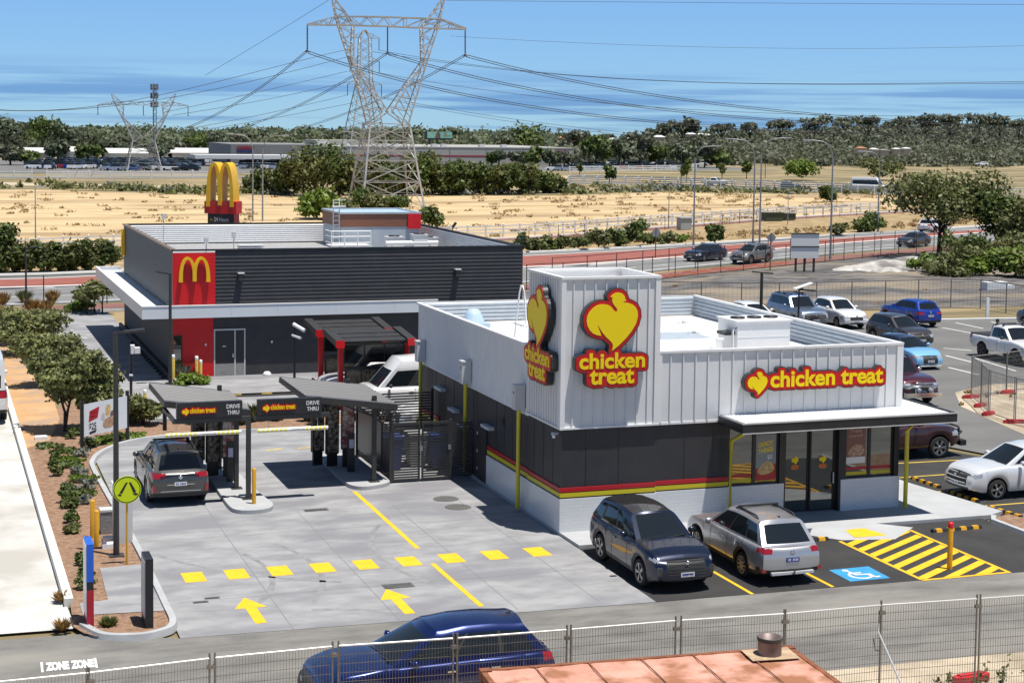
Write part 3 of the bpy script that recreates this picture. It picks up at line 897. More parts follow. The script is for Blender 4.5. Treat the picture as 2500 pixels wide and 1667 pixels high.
# shopfront
def pane(name, x0, x1, z0, z1, y, parent, post=True):
 f = MB()
 w = .055
 f.box(x0, x1, y - .03, y + .05, z1 - w, z1); f.box(x0, x1, y - .03, y + .05, z0, z0 + w)
 f.box(x0, x0 + w, y - .03, y + .05, z0 + w, z1 - w); f.box(x1 - w, x1, y - .03, y + .05, z0 + w, z1 - w)
 o = part(name, f, M_BLACK, parent)
 part('glass', MB().box(x0 + w, x1 - w, y, y + .02, z0 + w, z1 - w), M_GLASS, o)
 return o
pane('window', 23.04, 23.93, 1.09, 3.0, YFR + .12, ct)
pane('window', 23.93, 24.78, 1.09, 3.0, YFR + .12, ct)
pane('window', 27.12, 28.0, 1.09, 3.0, YFR + .12, ct)
pane('window', 28.0, 28.86, 1.09, 3.0, YFR + .12, ct)
mb = MB()
mb.box(24.78, 25.0, YFR + .02, YFR + .3, .1, 3.0); mb.box(26.86, 27.12, YFR + .0, YFR + .3, .1, 3.0); mb.box(28.86, XR - .02, YFR, YFR + .4, 1.09, 3.12)
mb.box(25.0, 26.86, YFR + .06, YFR + .3, 2.78, 3.12); mb.box(23.04, XR - .3, YFR + .05, YFR + .5, 3.0, 3.12)
part('shopfront_frame', mb, M_BLACK, ct)
pane('door', 25.0, 25.93, .12, 2.78, YFR + .26, ct)
pane('door', 25.93, 26.86, .12, 2.78, YFR + .20, ct)
part('door_handle', MB().box(26.74, 26.78, YFR + .13, YFR + .16, .95, 1.30), M_GREYW, ct)
# chequered bands across the glass foot
for nm, z0, z1, mm_ in (('yellow_band', 1.17, 1.28, M_SYEL), ('red_band', 1.34, 1.43, M_SRED)):
 each(nm, [(a, b, YFR + .112, YFR + .118, z0, z1) for a, b in ((23.1, 23.87), (23.99, 24.72), (27.18, 27.94), (28.06, 28.8))], mm_, ct)
# the awning: charcoal fascia, pale ribbed top
mb = MB()
mb.box(22.62, 30.0, 43.28, 43.36, 3.04, 3.34); mb.box(22.62, 22.70, 43.36, YFR - .05, 3.04, 3.34)
mb.box(29.92, 30.0, 43.36, 50.0, 3.04, 3.34)
mb.box(22.7, 29.92, 43.36, YFR - .05, 3.06, 3.10); mb.box(29.06, 29.92, YFR - .05, 50.0, 3.06, 3.10)
aw = part('awning', mb, M_BLACK, ct)
mb = MB()
for i in range(60):
 x = 22.72 + 7.18 * i / 60
 mb.box(x, x + .07, 43.37, YFR - .06, 3.26, 3.30 + .012)
mb.box(22.71, 29.91, 43.365, YFR - .06, 3.24, 3.26)
mb.box(29.05, 29.91, YFR - .055, 49.98, 3.24, 3.29)
part('awning_roof', mb, M_ROOFW, aw)
mb = MB()
mb.box(22.60, 30.02, 43.265, 43.28, 3.31, 3.35); mb.box(22.60, 30.02, 43.265, 43.28, 3.025, 3.05); mb.box(22.60, 22.615, 43.28, YFR - .06, 3.31, 3.35)
part('fascia_edge', mb, M_GREYW, aw)
# downpipes with pale rain heads
def downpipe(y, label):
 t = thing('downpipe', label, 'downpipe', (17.30, y, 0), group='yellow downpipes with rain heads')
 part('pipe', MB().tube([(17.32, y, .12), (17.32, y, 3.35)], .068, 12), M_LIME, t)
 mb = MB(); mb.box(17.14, 17.47, y - .15, y + .15, 3.22, 3.95)
 mb.box(17.12, 17.47, y - .17, y + .17, 3.95, 4.0)
 h = part('rain_head', mb, M_GREYW, t)
 part('overflow_slot', MB().box(17.134, 17.142, y - .04, y + .04, 3.72, 3.79), M_BLACK, h)
downpipe(48.05, 'yellow downpipe under a pale rain head, nearest the corner tower')
downpipe(53.45, 'yellow downpipe with pale rain head, rising behind the slatted gate')
downpipe(58.9, 'yellow downpipe with pale rain head beside the white van')
def cranked(x, label, top):
 solid('downpipe', MB().tube([(x, 44.72, .1), (x, 44.72, 2.55), top], .068, 12), M_LIME, label, 'downpipe', (x, 44.72, 0), 'yellow awning downpipes')
cranked(22.98, 'yellow cranked downpipe left of the shop window, behind the silver wagon', (23.35, 44.0, 3.06))
cranked(29.16, 'yellow cranked downpipe at the right end of the shopfront', (29.25, 44.2, 3.06))
# things on the walls
def wall_light(y, z, label):
 mb = MB(); mb.box(17.36, 17.56, y - .42, y + .42, z - .05, z + .05)
 solid('wall_light', mb, M_GREYW, label, 'wall light', (17.4, y, z), 'wall lights down the side wall')
wall_light(56.9, 2.5, 'pale strip light on the charcoal side wall, highest and farthest back')
wall_light(55.2, 2.0, 'pale strip light on the charcoal side wall, second from the back')
wall_light(54.1, 1.62, 'pale strip light on the charcoal side wall, between the two rear downpipes')
wall_light(51.5, 2.05, 'pale strip light above the side service door')
t = thing('service_door', 'charcoal side door beside the slatted bin enclosure', 'door', (17.5, 52.2, .1))
part('leaf', MB().box(17.50, 17.565, 51.75, 52.65, .12, 2.0), M_CHAR, t)
part('hinge', MB().box(17.48, 17.50, 52.6, 52.65, .4, .5).box(17.48, 17.50, 52.6, 52.65, 1.0, 1.1).box(17.48, 17.50, 52.6, 52.65, 1.6, 1.7), M_GREYW, t)
t = thing('security_camera', 'small white camera on the charcoal wall under the tower corner', 'camera', (17.42, 45.2, 3.0))
part('bracket', MB().box(17.40, 17.53, 45.16, 45.24, 2.93, 3.0), M_GREYW, t)
part('camera_body', MB().tube([(17.40, 45.30, 2.96), (17.34, 45.05, 2.90)], .045, 10), M_TRIM, t)
t = thing('vent', 'small dark square vent in the brown side wall', 'vent', (17.5, 50.2, 2.45))
part('louvre', MB().box(17.53, 17.569, 50.1, 50.35, 2.36, 2.56), M_BLACK, t)
# rooftop plant
t = thing('rooftop_unit', 'white box air handler standing on the restaurant roof behind the front parapet', 'rooftop unit', (25.4, 47.6, 4.52))
mb = MB(); mb.box(24.55, 26.45, 47.5, 48.9, 4.52, 5.80); part('casing', mb, M_CLAD, t)
mb = MB()
for z in (4.85, 5.3): mb.box(24.55, 26.45, 47.49, 47.5, z, z + .012)
mb.box(24.5, 26.5, 47.45, 48.95, 5.80, 5.84)
part('lid', mb, M_TRIM, t)
mb = MB(); mb.box(24.2, 24.55, 47.7, 48.3, 5.36, 5.46); part('hood', mb, M_BLACK, t)
mb = MB(); mb.tube([(24.40, 47.55, 4.52), (24.40, 47.55, 5.55), (24.55, 47.55, 5.62)], .035, 8); part('pipe', mb, M_GREYW, t)
for x in (24.9, 25.5, 26.1):
 mb = MB(); mb.lathe([(0, 0), (.24, 0), (.24, .05), (0, .05)], 16, c=(x, 48.2, 5.845)); part('fan_cowl', mb, M_BLACK, t)
solid('roof_pipe', MB().lathe([(.11, 0), (.11, .72), (.14, .72), (.14, .78), (0, .78)], 16), M_TRIM, 'short white vent pipe on the roof left of the air handler', 'vent pipe', (23.95, 47.6, 4.52), local=True)
solid('roof_pipe', MB().lathe([(.05, 0), (.04, .5), (.07, .52), (.07, .6), (0, .6)], 12), M_TRIM, 'thin white roof pipe at the far right roof corner', 'vent pipe', (26.2, 57.6, 4.52), local=True)
def ladder_hoop():
 t = thing('roof_ladder', 'white stepladder with looped handrails over the rear left parapet', 'ladder', (18.9, 51.6, 4.52))
 for x in (18.55, 19.15):
  part('handrail', MB().tube([(x, 52.1, 4.55), (x + .02, 51.6, 6.5), (x + .04, 51.5, 6.72), (x + .06, 51.4, 6.72), (x + .08, 51.3, 6.5), (x + .1, 51.1, 5.35)], .03, 8), M_TRIM, t)
 mb = MB()
 for k in range(8):
  mb.box(18.55, 19.2, 50.95 - k * .07, 51.02 - k * .07, 4.62 + (7 - k) * .1, 4.65 + (7 - k) * .1)
 mb.beam((18.55, 51.05, 5.5), (18.55, 50.4, 4.53), .05); mb.beam((19.2, 51.05, 5.5), (19.2, 50.4, 4.53), .05)
 mb.box(18.5, 19.25, 51.05, 52.0, 5.4, 5.45)
 part('step', mb, M_TRIM, t)
ladder_hoop()
M_ICE = mat('pale_blue_metal', (.42, .55, .66), .35, var=.05, scale=3)
t = thing('roof_ventilator', 'pale blue cone ventilator behind the left parapet', 'roof ventilator', (18.35, 55.6, 4.52))
part('base', MB().box(17.9, 18.8, 55.2, 56.1, 4.52, 5.02), M_ICE, t)
part('cowl', MB().lathe([(.42, 5.02), (.30, 5.3), (.18, 5.5), (0, 5.52)], 16, c=(18.3, 55.65, 0)), M_ICE, t)
# ------------------------------------------------------------------ signs
CK = [(1262, 1160), (1350, 1090), (1440, 1000), (1520, 900), (1575, 805), (1600, 710), (1595, 640), (1570, 588), (1530, 555), (1480, 536), (1412, 526), (1410, 515), (1446, 512), (1442, 490), (1430, 478),
      (1432, 458), (1420, 436), (1400, 415), (1370, 402), (1340, 398), (1310, 402), (1280, 418), (1255, 440), (1240, 455), (1268, 462), (1262, 490), (1270, 530), (1290, 565), (1320, 600), (1332, 628), (1322, 646), (1300, 647),
      (1285, 630), (1250, 585), (1210, 561), (1160, 552), (1110, 553), (1060, 570), (1010, 605), (965, 655), (937, 715), (930, 770), (940, 830), (970, 890), (1010, 930), (1060, 953), (1122, 964),
      (1102, 905), (1085, 860), (1075, 812), (1095, 852), (1130, 912), (1180, 975), (1240, 1030), (1264, 1060), (1274, 1090), (1270, 1120)]
def to_plane(L, sx, ox, oy, Y=44.48):
 return [(PY(ox + u / sx, oy + v / sx, Y).x, PY(ox + u / sx, oy + v / sx, Y).z) for u, v in L]
ck2 = to_plane(CK, 5.345, 1260, 640)
kx = sum(p[0] for p in ck2) / len(ck2); kz = sum(p[1] for p in ck2) / len(ck2)
CKN = [(p[0] - kx, p[1] - kz) for p in ck2][::-1]           # bird outline in metres about its middle
CKH = max(p[1] for p in CKN) - min(p[1] for p in CKN)
def sign(name, label, frame, items, grow=.10, depth=.24, edge=.03, parent=None, res=150, word_grow=None):
 """items: ('bird', u, v, height) or ('text', string, u, v, height, width)"""
 t = thing(name, label, 'sign', frame[0]) if parent is None else parent
 faces = MB(); shapes = []
 O, U, V_, N = frame
 face = []
 for it in items:
  if it[0] == 'bird':
   s = it[3] / CKH
   q = [(it[1] + p[0] * s, it[2] + p[1] * s) for p in CKN]
   shapes.append((q, [tuple(range(len(q)))]))
   mbb = MB(); mbb.wallprism(q, frame, depth + .004, depth + .018)
   face.append(('emblem', mbb))
  else:
   mbb = MB()
   q, f = put_text(mbb, it[1], frame, it[2], it[3], it[4], it[5], bold=.028, d=depth + .004, depth=.014)
   shapes.append((q, f))
   u_, v_, h_, w_ = it[2:6]
   shapes.append(([(u_, v_ + h_ * .15), (u_ + w_, v_ + h_ * .15), (u_ + w_, v_ + h_ * .6), (u_, v_ + h_ * .6)], [(0, 1, 2, 3)]))
   face.append(('lettering', mbb))
 out = grown_outline(shapes, grow, res)
 part('backing', MB().wallprism(out, frame, depth - .02, depth + .004), M_SIGNR, t)
 out2 = grown_outline(shapes, grow + edge, res)
 part('sign_box', MB().wallprism(out2, frame, .02, depth - .012), M_SIGNK, t)
 for nm, mbb in face:
  part(nm, mbb, M_SIGNY, t)
 return t
uv = lambda px, py, Y=44.48: (PY(px, py, Y).x, PY(px, py, Y).z)
fr = (Vector((0, YF - .04, 0)), Vector((1, 0, 0)), Vector((0, 0, 1)), Vector((0, -1, 0)))
a, b = uv(1416, 901), uv(1576.5, 897); top = uv(1416, 862)
c_, d_ = uv(1441.5, 939.5), uv(1550, 936); top2 = uv(1441.5, 906)
ITEMS = [('bird', kx, kz, CKH), ('text', 'chicken', a[0], b[1] - .0, top[1] - a[1], b[0] - a[0]), ('text', 'treat', c_[0], d_[1], top2[1] - c_[1] + .03, d_[0] - c_[0])]
sign('wall_sign', 'large red and yellow heart shaped bird sign over two words on the tower front', fr, ITEMS, res=190)
frL = (Vector((X0 - .04, 46.15, 0)), Vector((0, -1, 0)), Vector((0, 0, 1)), Vector((-1, 0, 0)))
mid_u = (a[0] + b[0]) / 2
sign('wall_sign', 'same bird and two word sign on the shaded left side of the tower', frL,
     [(it[0], it[1] - mid_u, *it[2:]) if it[0] == 'bird' else (it[0], it[1], it[2] - mid_u, *it[3:]) for it in ITEMS], res=190)
YS = YFR - .30
uvs = lambda px, py: (PY(px, py, YS).x, PY(px, py, YS).z)
a, b = uvs(1881, 945.5), uvs(2156, 935.5); top = uvs(1909, 905)
bt, bb = uvs(1855, 901), uvs(1848, 958)
sign('wall_sign', 'long red and yellow one line sign with small bird on the right facade', (Vector((0, YFR - .04, 0)), *fr[1:]),
     [('bird', uvs(1850, 926)[0], (bt[1] + bb[1]) / 2, bt[1] - bb[1]), ('text', 'chicken treat', a[0], (a[1] + b[1]) / 2 + .0, top[1] - a[1] + .02, b[0] - a[0])], grow=.085, res=230)
# posters and stickers in the shopfront
def poster(label, x0, x1, z0, z1, pieces):
 t = thing('poster', label, 'poster', (x0, YFR + .11, z0))
 part('sheet', MB().box(x0, x1, YFR + .100, YFR + .106, z0, z1), mat('poster_sheet', pieces[0], .5), t)
 f = (Vector((x0, YFR + .100, z0)), Vector((1, 0, 0)), Vector((0, 0, 1)), Vector((0, -1, 0)))
 return t, f, x1 - x0, z1 - z0
M_FOOD = mat('printed_food', (.42, .24, .07), .6, col2=(.75, .55, .26), scale=14, detail=6)
M_FOODB = mat('printed_meal', (.22, .10, .05), .6, col2=(.62, .42, .28), scale=18, detail=6)
t, f, w, h = poster('grey poster with yellow slanted words, price and fried pieces, left of doors', 24.0, 24.7, 1.2, 2.62, [(.26, .28, .27)])
part('red_foot', MB().wallprism([(0, 0), (w, 0), (w, h * .36), (0, h * .26)], f, .001, .003), M_SRED, t)
part('picture', MB().wallprism(smooth_loop([(.02, .28), (.2, .16), (.5, .2), (.66, .34), (.6, .5), (.4, .62), (.22, .5)]), f, .004, .006), M_FOOD, t)
mb = MB()
for k, wd in enumerate(('CRUNCHY', 'THINGS')):
 q, tr = text_mesh(wd, 1, .03)
 xm = max(p[0] for p in q)
 mb.add([f[0] + f[1] * (.08 + .52 * p[0] / xm) + f[2] * (1.02 - .2 * k + .15 * p[1] / .73 + .09 * p[0] / xm) + f[3] * .004 for p in q], tr)
part('lettering', mb, M_SIGNY, t)
mb = MB(); put_text(mb, '$5', f, .40, .64, .15, bold=.02, d=.005); part('price', mb, M_WHITE, t)
t, f, w, h = poster('brown poster with pale words over a meal picture, right of doors', 27.16, 27.86, 1.55, 2.75, [(.22, .10, .075)])
part('white_foot', MB().wallprism([(0, 0), (w, 0), (w, .2), (0, .2)], f, .001, .003), M_WHITE, t)
part('picture', MB().wallprism(smooth_loop([(.03, .25), (.35, .2), (.67, .25), (.66, .5), (.5, .62), (.2, .55)]), f, .004, .006), M_FOODB, t)
mb = MB()
for k, (wd, ww) in enumerate((('Treat', .42), ('yourself', .5))):
 put_text(mb, wd, f, .35 - ww / 2, .98 - .17 * k, .11, ww, d=.004)
part('lettering', mb, mat('pale_letter', (.55, .42, .38), .6), t)
for x, y in ((25.45, YFR + .255), (26.4, YFR + .195)):
 f = (Vector((x, y, 1.75)), Vector((1, 0, 0)), Vector((0, 0, 1)), Vector((0, -1, 0)))
 t = thing('door_sticker', 'small yellow bird sticker on the left glass door' if x < 26 else 'small yellow bird sticker on the right glass door', 'sticker', (x, y, 1.75))
 s = .26 / CKH
 part('emblem', MB().wallprism([(p[0] * s, p[1] * s) for p in CKN], f, .002, .004), M_SIGNY, t)
 part('badge', MB().wallprism(smooth_loop([(-.14, -.32), (.14, -.32), (.14, -.16), (-.14, -.16)]), f, .002, .004), mat('sticker_orange', (.55, .14, .02), .5), t)
# little stanchion at the corner of the white tiles
t = thing('hose_stand', 'thin white stand with round foot by the white tiled wall', 'stand', (18.72, 44.45, .1))
part('foot', MB().lathe([(0, .05), (.16, .04), (.17, 0)], 16, c=(18.72, 44.45, .1)), M_TRIM, t)
part('post', MB().tube([(18.72, 44.45, .12), (18.76, 44.47, .95)], .018, 8), M_GREYW, t)
part('head', MB().lathe([(0, 1.10), (.05, 1.06), (.06, 1.0), (.03, .95)], 10, c=(18.76, 44.47, 0)), M_TRIM, t)
# ================================================================== the dark burger restaurant behind
BX0, BXR, BYF, BYB, BZ = 10.79, 27.95, 77.30, 97.3, 6.03
M_BOARD = mat('dark_weatherboard', (.052, .051, .053), .5, var=.10, scale=1.5, spec=.4)
M_RENDER = mat('dark_render', (.040, .041, .045), .7, var=.12, scale=2, bump=.1, bscale=40)
M_PANRED = mat('red_panel', (.60, .008, .012), .4, var=.04, scale=2)
M_FASCIA = mat('pale_fascia', (.66, .70, .74), .35, var=.02, scale=1)
M_GOLD = mat('golden_yellow', (.85, .48, .01), .35, var=.03, scale=2)
M_CORRW = mat('white_corrugated', (.74, .75, .76), .4, var=.03, scale=2)
M_TIMB = mat('timber_cladding', (.19, .075, .045), .5, col2=(.25, .105, .06), scale=2, stretch=(1, 1, 14))
M_BOLL = mat('bollard_yellow', (.66, .33, .012), .45, var=.08, scale=4)
M_BOLLP = mat('pale_bollard_yellow', (.62, .46, .10), .5, var=.1, scale=4)
M_BROWNCAP = mat('brown_capping', (.16, .12, .09), .5, var=.1, scale=2)
M_STEEL = mat('stainless', (.36, .36, .35), .35, .6, var=.08, scale=4)
bg_ = thing('restaurant_building', 'dark grey weatherboard burger restaurant with white awning and red corner panel', 'restaurant', (BX0, BYF, 0))
mb = MB()
mb.box(BX0, BXR, BYF, BYF + .12, .0, 3.2); mb.box(BX0, BX0 + .12, BYF + .12, BYB, 0, 3.2)
part('lower_wall', mb, M_RENDER, bg_)
mb = MB()
nb = 16
for k in range(nb):                                                   # lapped boards: each leans out at the foot
 z0 = 3.2 + (BZ - 3.2) * k / nb; z1 = 3.2 + (BZ - 3.2) * (k + 1) / nb
 mb.add([(12.72, BYF - .035, z0), (BXR, BYF - .035, z0), (BXR, BYF, z1), (12.72, BYF, z1), (12.72, BYF, z0), (BXR, BYF, z0)],
           [(0, 1, 2, 3), (4, 5, 1, 0)])
 mb.add([(BX0 - .035, BYF, z0), (BX0 - .035, BYB, z0), (BX0, BYB, z1), (BX0, BYF, z1), (BX0, BYF, z0), (BX0, BYB, z0)],
           [(0, 3, 2, 1), (4, 0, 1, 5)])
 mb.add([(BXR + .035, BYF, z0), (BXR + .035, BYB, z0), (BXR, BYB, z1), (BXR, BYF, z1)], [(0, 1, 2, 3)])
mb.box(BX0 + .01, BXR - .01, BYB - .12, BYB, 0, BZ)
mb.box(BXR - .1, BXR - .002, BYF + .002, BYB - .12, 0, BZ)
part('upper_wall', mb, M_BOARD, bg_)
part('corner_panel', MB().box(BX0 - .03, 12.72, BYF - .05, BYF + .0, 3.45, BZ - .10), M_PANRED, bg_)
part('corner_panel', MB().box(BX0 - .02, 12.64, BYF - .03, BYF + .0, .05, 2.95), M_PANRED, bg_, label='red wall panel under the awning, around the order window')
mb = MB()
mb.box(BX0 - .08, BXR + .05, BYF - .06, BYF + .16, BZ - .02, BZ + .05); mb.box(BXR - .12, BXR + .05, BYF + .16, BYB, BZ - .02, BZ + .05); mb.box(BX0 - .08, BXR + .05, BYB, BYB + .15, BZ - .02, BZ + .05)
part('parapet_capping', mb, M_BLACK, bg_)
part('parapet_capping', MB().box(BX0 - .08, BX0 + .16, BYF + .16, BYB, BZ - .02, BZ + .05), M_BROWNCAP, bg_, label='brown metal capping along the left parapet')
mb = MB()
for k in range(9):
 z = 4.95 + k * .115
 mb.add([(BX0 + .13, BYB - .13, z), (BX0 + .13, BYB - .165, z + .04), (BX0 + .13, BYB - .165, z + .075), (BX0 + .13, BYB - .13, z + .11),
   (BXR - .11, BYB - .13, z), (BXR - .11, BYB - .165, z + .04), (BXR - .11, BYB - .165, z + .075), (BXR - .11, BYB - .13, z + .11)],
           [(0, 4, 5, 1), (1, 5, 6, 2), (2, 6, 7, 3)])
 mb.add([(BXR - .11, BYF + .15, z), (BXR - .145, BYF + .15, z + .04), (BXR - .145, BYF + .15, z + .075), (BXR - .11, BYF + .15, z + .11),
   (BXR - .11, BYB - .17, z), (BXR - .145, BYB - .17, z + .04), (BXR - .145, BYB - .17, z + .075), (BXR - .11, BYB - .17, z + .11)],
           [(0, 1, 5, 4), (1, 2, 6, 5), (2, 3, 7, 6)])
part('parapet_lining', mb, M_CORRW, bg_)
mb = MB(); mb.box(BX0 + .12, BXR - .11, BYF + .12, BYB - .17, 4.86, 4.9)
part('roof', mb, mat('grey_roof_sheet', (.33, .33, .33), .5, var=.1, scale=3, stretch=(6, .2, 1)), bg_)
# awning
mb = MB()
mb.box(9.32, 23.45, 76.88, 76.95, 2.93, 3.48); mb.box(9.32, 9.39, 76.95, 98.6, 2.93, 3.48); mb.box(23.38, 23.45, 76.95, BYF - .04, 2.93, 3.48)
mb.box(9.32, BX0 - .05, 98.6, 98.67, 2.93, 3.48)
aw = part('awning', mb, M_FASCIA, bg_)
mb = MB()
mb.box(9.30, 23.47, 76.86, 77.0, 3.48, 3.53); mb.box(9.30, 9.44, 77.0, 98.7, 3.48, 3.53); mb.box(9.44, BX0 - .05, 98.58, 98.70, 3.48, 3.53)
part('awning_capping', mb, M_TRIM, aw)
mb = MB()
mb.box(9.39, BX0 - .04, 76.95, 98.6, 3.22, 3.26); mb.box(BX0 - .04, 23.38, 76.95, BYF - .04, 3.22, 3.26)
part('awning_roof', mb, M_ROOFW, aw)
each('panel_joint', [(x - .006, x + .006, 76.872, 76.88, 2.94, 3.47) for x in (13.4, 15.6, 18.4, 21.3)], M_GREYW, aw)
mb = MB()
mb.box(9.39, BX0, 76.95, 98.6, 2.95, 3.0); mb.box(BX0, 23.4, 76.95, BYF - .04, 2.95, 3.0)
part('soffit', mb, M_GREYW, aw)
# service doors and order window
d = part('double_door', MB().box(12.66, 14.14, BYF - .05, BYF - .0, .04, .10).box(12.66, 12.72, BYF - .05, BYF, .1, 2.34).box(14.08, 14.14, BYF - .05, BYF, .1, 2.34).box(12.72, 14.08, BYF - .05, BYF, 2.27, 2.34).box(13.62, 13.68, BYF - .05, BYF, .1, 2.27), M_GREYW, bg_)
part('leaf', MB().box(12.72, 13.62, BYF - .03, BYF - .005, .7, 2.27).box(13.68, 14.08, BYF - .03, BYF - .005, .7, 2.27), M_CHAR, d)
part('kick_plate', MB().box(12.72, 13.62, BYF - .035, BYF - .005, .1, .7).box(13.68, 14.08, BYF - .035, BYF - .005, .1, .7), M_STEEL, d)
part('handle', MB().box(13.53, 13.58, BYF - .08, BYF - .03, 1.0, 1.18), M_GREYW, d)
part('door_sign', MB().box(13.07, 13.22, BYF - .036, BYF - .03, 1.5, 1.55), M_TRIM, d)
w = part('order_window', MB().box(10.80, 11.20, BYF - .045, BYF, .55, .62).box(11.14, 11.20, BYF - .045, BYF, .62, 2.1).box(10.80, 11.14, BYF - .045, BYF, 2.03, 2.1), M_BLACK, bg_)
part('glass', MB().box(10.80, 11.14, BYF - .035, BYF - .03, .62, 2.03), M_GLASS, w)
each('socket_box', [(x, x + .08, BYF - .08, BYF - .03, z, z + .1) for x, z in ((12.24, 1.58), (15.35, 1.62))], M_TRIM, bg_)
for x, lab in ((13.9, 'grey wall light on the upper boards, nearest the red panel'), (24.53, 'grey wall light on the upper boards, far right')):
 t = thing('wall_light', lab, 'wall light', (x, BYF, 4.85), group='wall lights on the upper boards')
 part('cap', MB().box(x - .15, x + .15, BYF - .34, BYF - .03, 4.93, 4.98), M_GREYW, t)
 part('housing', MB().box(x - .12, x + .12, BYF - .3, BYF - .03, 4.62, 4.93), M_BOARD, t)
# brown clad roof box at the far corner
t = part('roof_box', MB().box(22.26, 26.2, 92.0, 96.6, 6.12, 6.86), M_TIMB, bg_)
part('red_return', MB().box(26.2, 26.97, 91.9, 96.6, 6.0, 6.86), M_PANRED, t)
part('box_frame', MB().box(22.2, 27.02, 91.94, 92.1, 6.86, 6.96).box(22.2, 22.36, 92.1, 96.66, 6.86, 6.96).box(26.86, 27.02, 92.1, 96.66, 6.86, 6.96).box(22.36, 26.86, 96.5, 96.66, 6.86, 6.96).box(22.3, 26.9, 92.03, 96.55, 4.9, 6.12), M_ZINC, t)
part('box_roof', MB().box(22.36, 26.86, 92.1, 96.5, 6.84, 6.88), M_ICE, t)
def arches(frame, uc, v0, width, height, stroke, d0, d1, taper=.35):
 """double arch emblem as one extruded ribbon"""
 mb = MB()
 O, U, V_, N = frame
 for sgn in (-1, 1):
  a = width / 4 - stroke * .22
  ctr = []
  for k in range(41):
   t = math.pi * k / 40
   x = math.cos(t); z = math.sin(t) ** .72
   ctr.append((uc + sgn * (width / 4 - stroke * .25) + x * a * (1 if x * sgn > 0 else .98), v0 + z * (height - stroke * .4) + (0 if x * sgn > 0 else height * .03 * (1 - z))))
  n = len(ctr)
  P = []
  for k in range(n):
   p, q = ctr[max(k - 1, 0)], ctr[min(k + 1, n - 1)]
   dx, dz = q[0] - p[0], q[1] - p[1]; L = math.hypot(dx, dz)
   hw = stroke / 2 * (1 - taper * (ctr[k][1] - v0) / height)
   nx_, nz_ = -dz / L * hw, dx / L * hw
   P.append(((ctr[k][0] + nx_, ctr[k][1] + nz_), (ctr[k][0] - nx_, ctr[k][1] - nz_)))
  for d_ in ((d1 if sgn > 0 else d1 - .004),):
   V = []
   for (a_, b_) in P:
    for q in (a_, b_):
     for dd in (d0, d_): V.append(O + U * q[0] + V_ * q[1] + N * dd)
   F = []
   for k in range(n - 1):
    i, j = k * 4, k * 4 + 4
    F += [(i + 1, i + 3, j + 3, j + 1), (i, j, j + 2, i + 2), (i, i + 1, j + 1, j), (i + 2, j + 2, j + 3, i + 3)]
   F += [(0, 2, 3, 1), ((n - 1) * 4, (n - 1) * 4 + 1, (n - 1) * 4 + 3, (n - 1) * 4 + 2)]
   mb.add(V, F)
 return mb
t = thing('wall_sign', 'yellow double arch emblem on the red corner panel', 'sign', (11.75, BYF - .05, 4.58))
part('emblem', arches((Vector((0, BYF - .05, 0)), Vector((1, 0, 0)), Vector((0, 0, 1)), Vector((0, -1, 0))), 11.74, 4.58, 1.44, 1.18, .19, .06, .20), M_GOLD, t)
t = thing('wall_sign', 'narrow yellow sign edge on the far left end wall of the dark restaurant', 'sign', (BX0 - .1, BYB - .6, 4.3))
part('panel', MB().box(BX0 - .22, BX0 - .04, BYB - .62, BYB - .42, 4.3, 5.8), M_GOLD, t)
# pole sign with deep arches
PS = Vector((17.62, 104.0, 0))
t = thing('pole_sign', 'tall yellow double arch pole sign on red base with 24 hours board', 'sign', PS, R(-31), local=True)
fr0 = (Vector((0, -.5, 0)), Vector((1, 0, 0)), Vector((0, 0, 1)), Vector((0, -1, 0)))
part('emblem', arches(fr0, -.02, 6.72, 1.80, 2.76, .25, -1.0, .06, .25), M_GOLD, t)
b = part('red_base', MB().box(-1.05, 1.05, -.5, .5, 6.28, 7.05), M_PANRED, t)
mb = MB()
put_text(mb, "McDonald's", (Vector((0, -.5, 0)), *fr0[1:]), -.62, 6.84, .16, 1.2, d=.004)
part('lettering', mb, mat('dull_white_letter', (.30, .10, .09), .5), b)
b = part('hours_board', MB().box(-.86, .86, -.42, .42, 5.35, 6.28), M_BLACK, t)
mb = MB(); put_text(mb, '24', (Vector((0, -.42, 0)), *fr0[1:]), -.45, 5.78, .28, .27, bold=.03, d=.004); put_text(mb, 'Hours', (Vector((0, -.42, 0)), *fr0[1:]), -.10, 5.78, .27, .62, d=.004)
part('lettering', mb, M_TRIM, b)
part('emblem', arches((Vector((0, -.42, 0)), *fr0[1:]), -.62, 5.82, .16, .16, .03, 0, .01), M_GOLD, b)
part('board_edge', MB().box(.86, .90, -.42, .42, 5.35, 6.28), M_PANRED, b)
part('post', MB().box(-.5, .5, -.3, .3, 0, 5.35), M_BLACK, t)
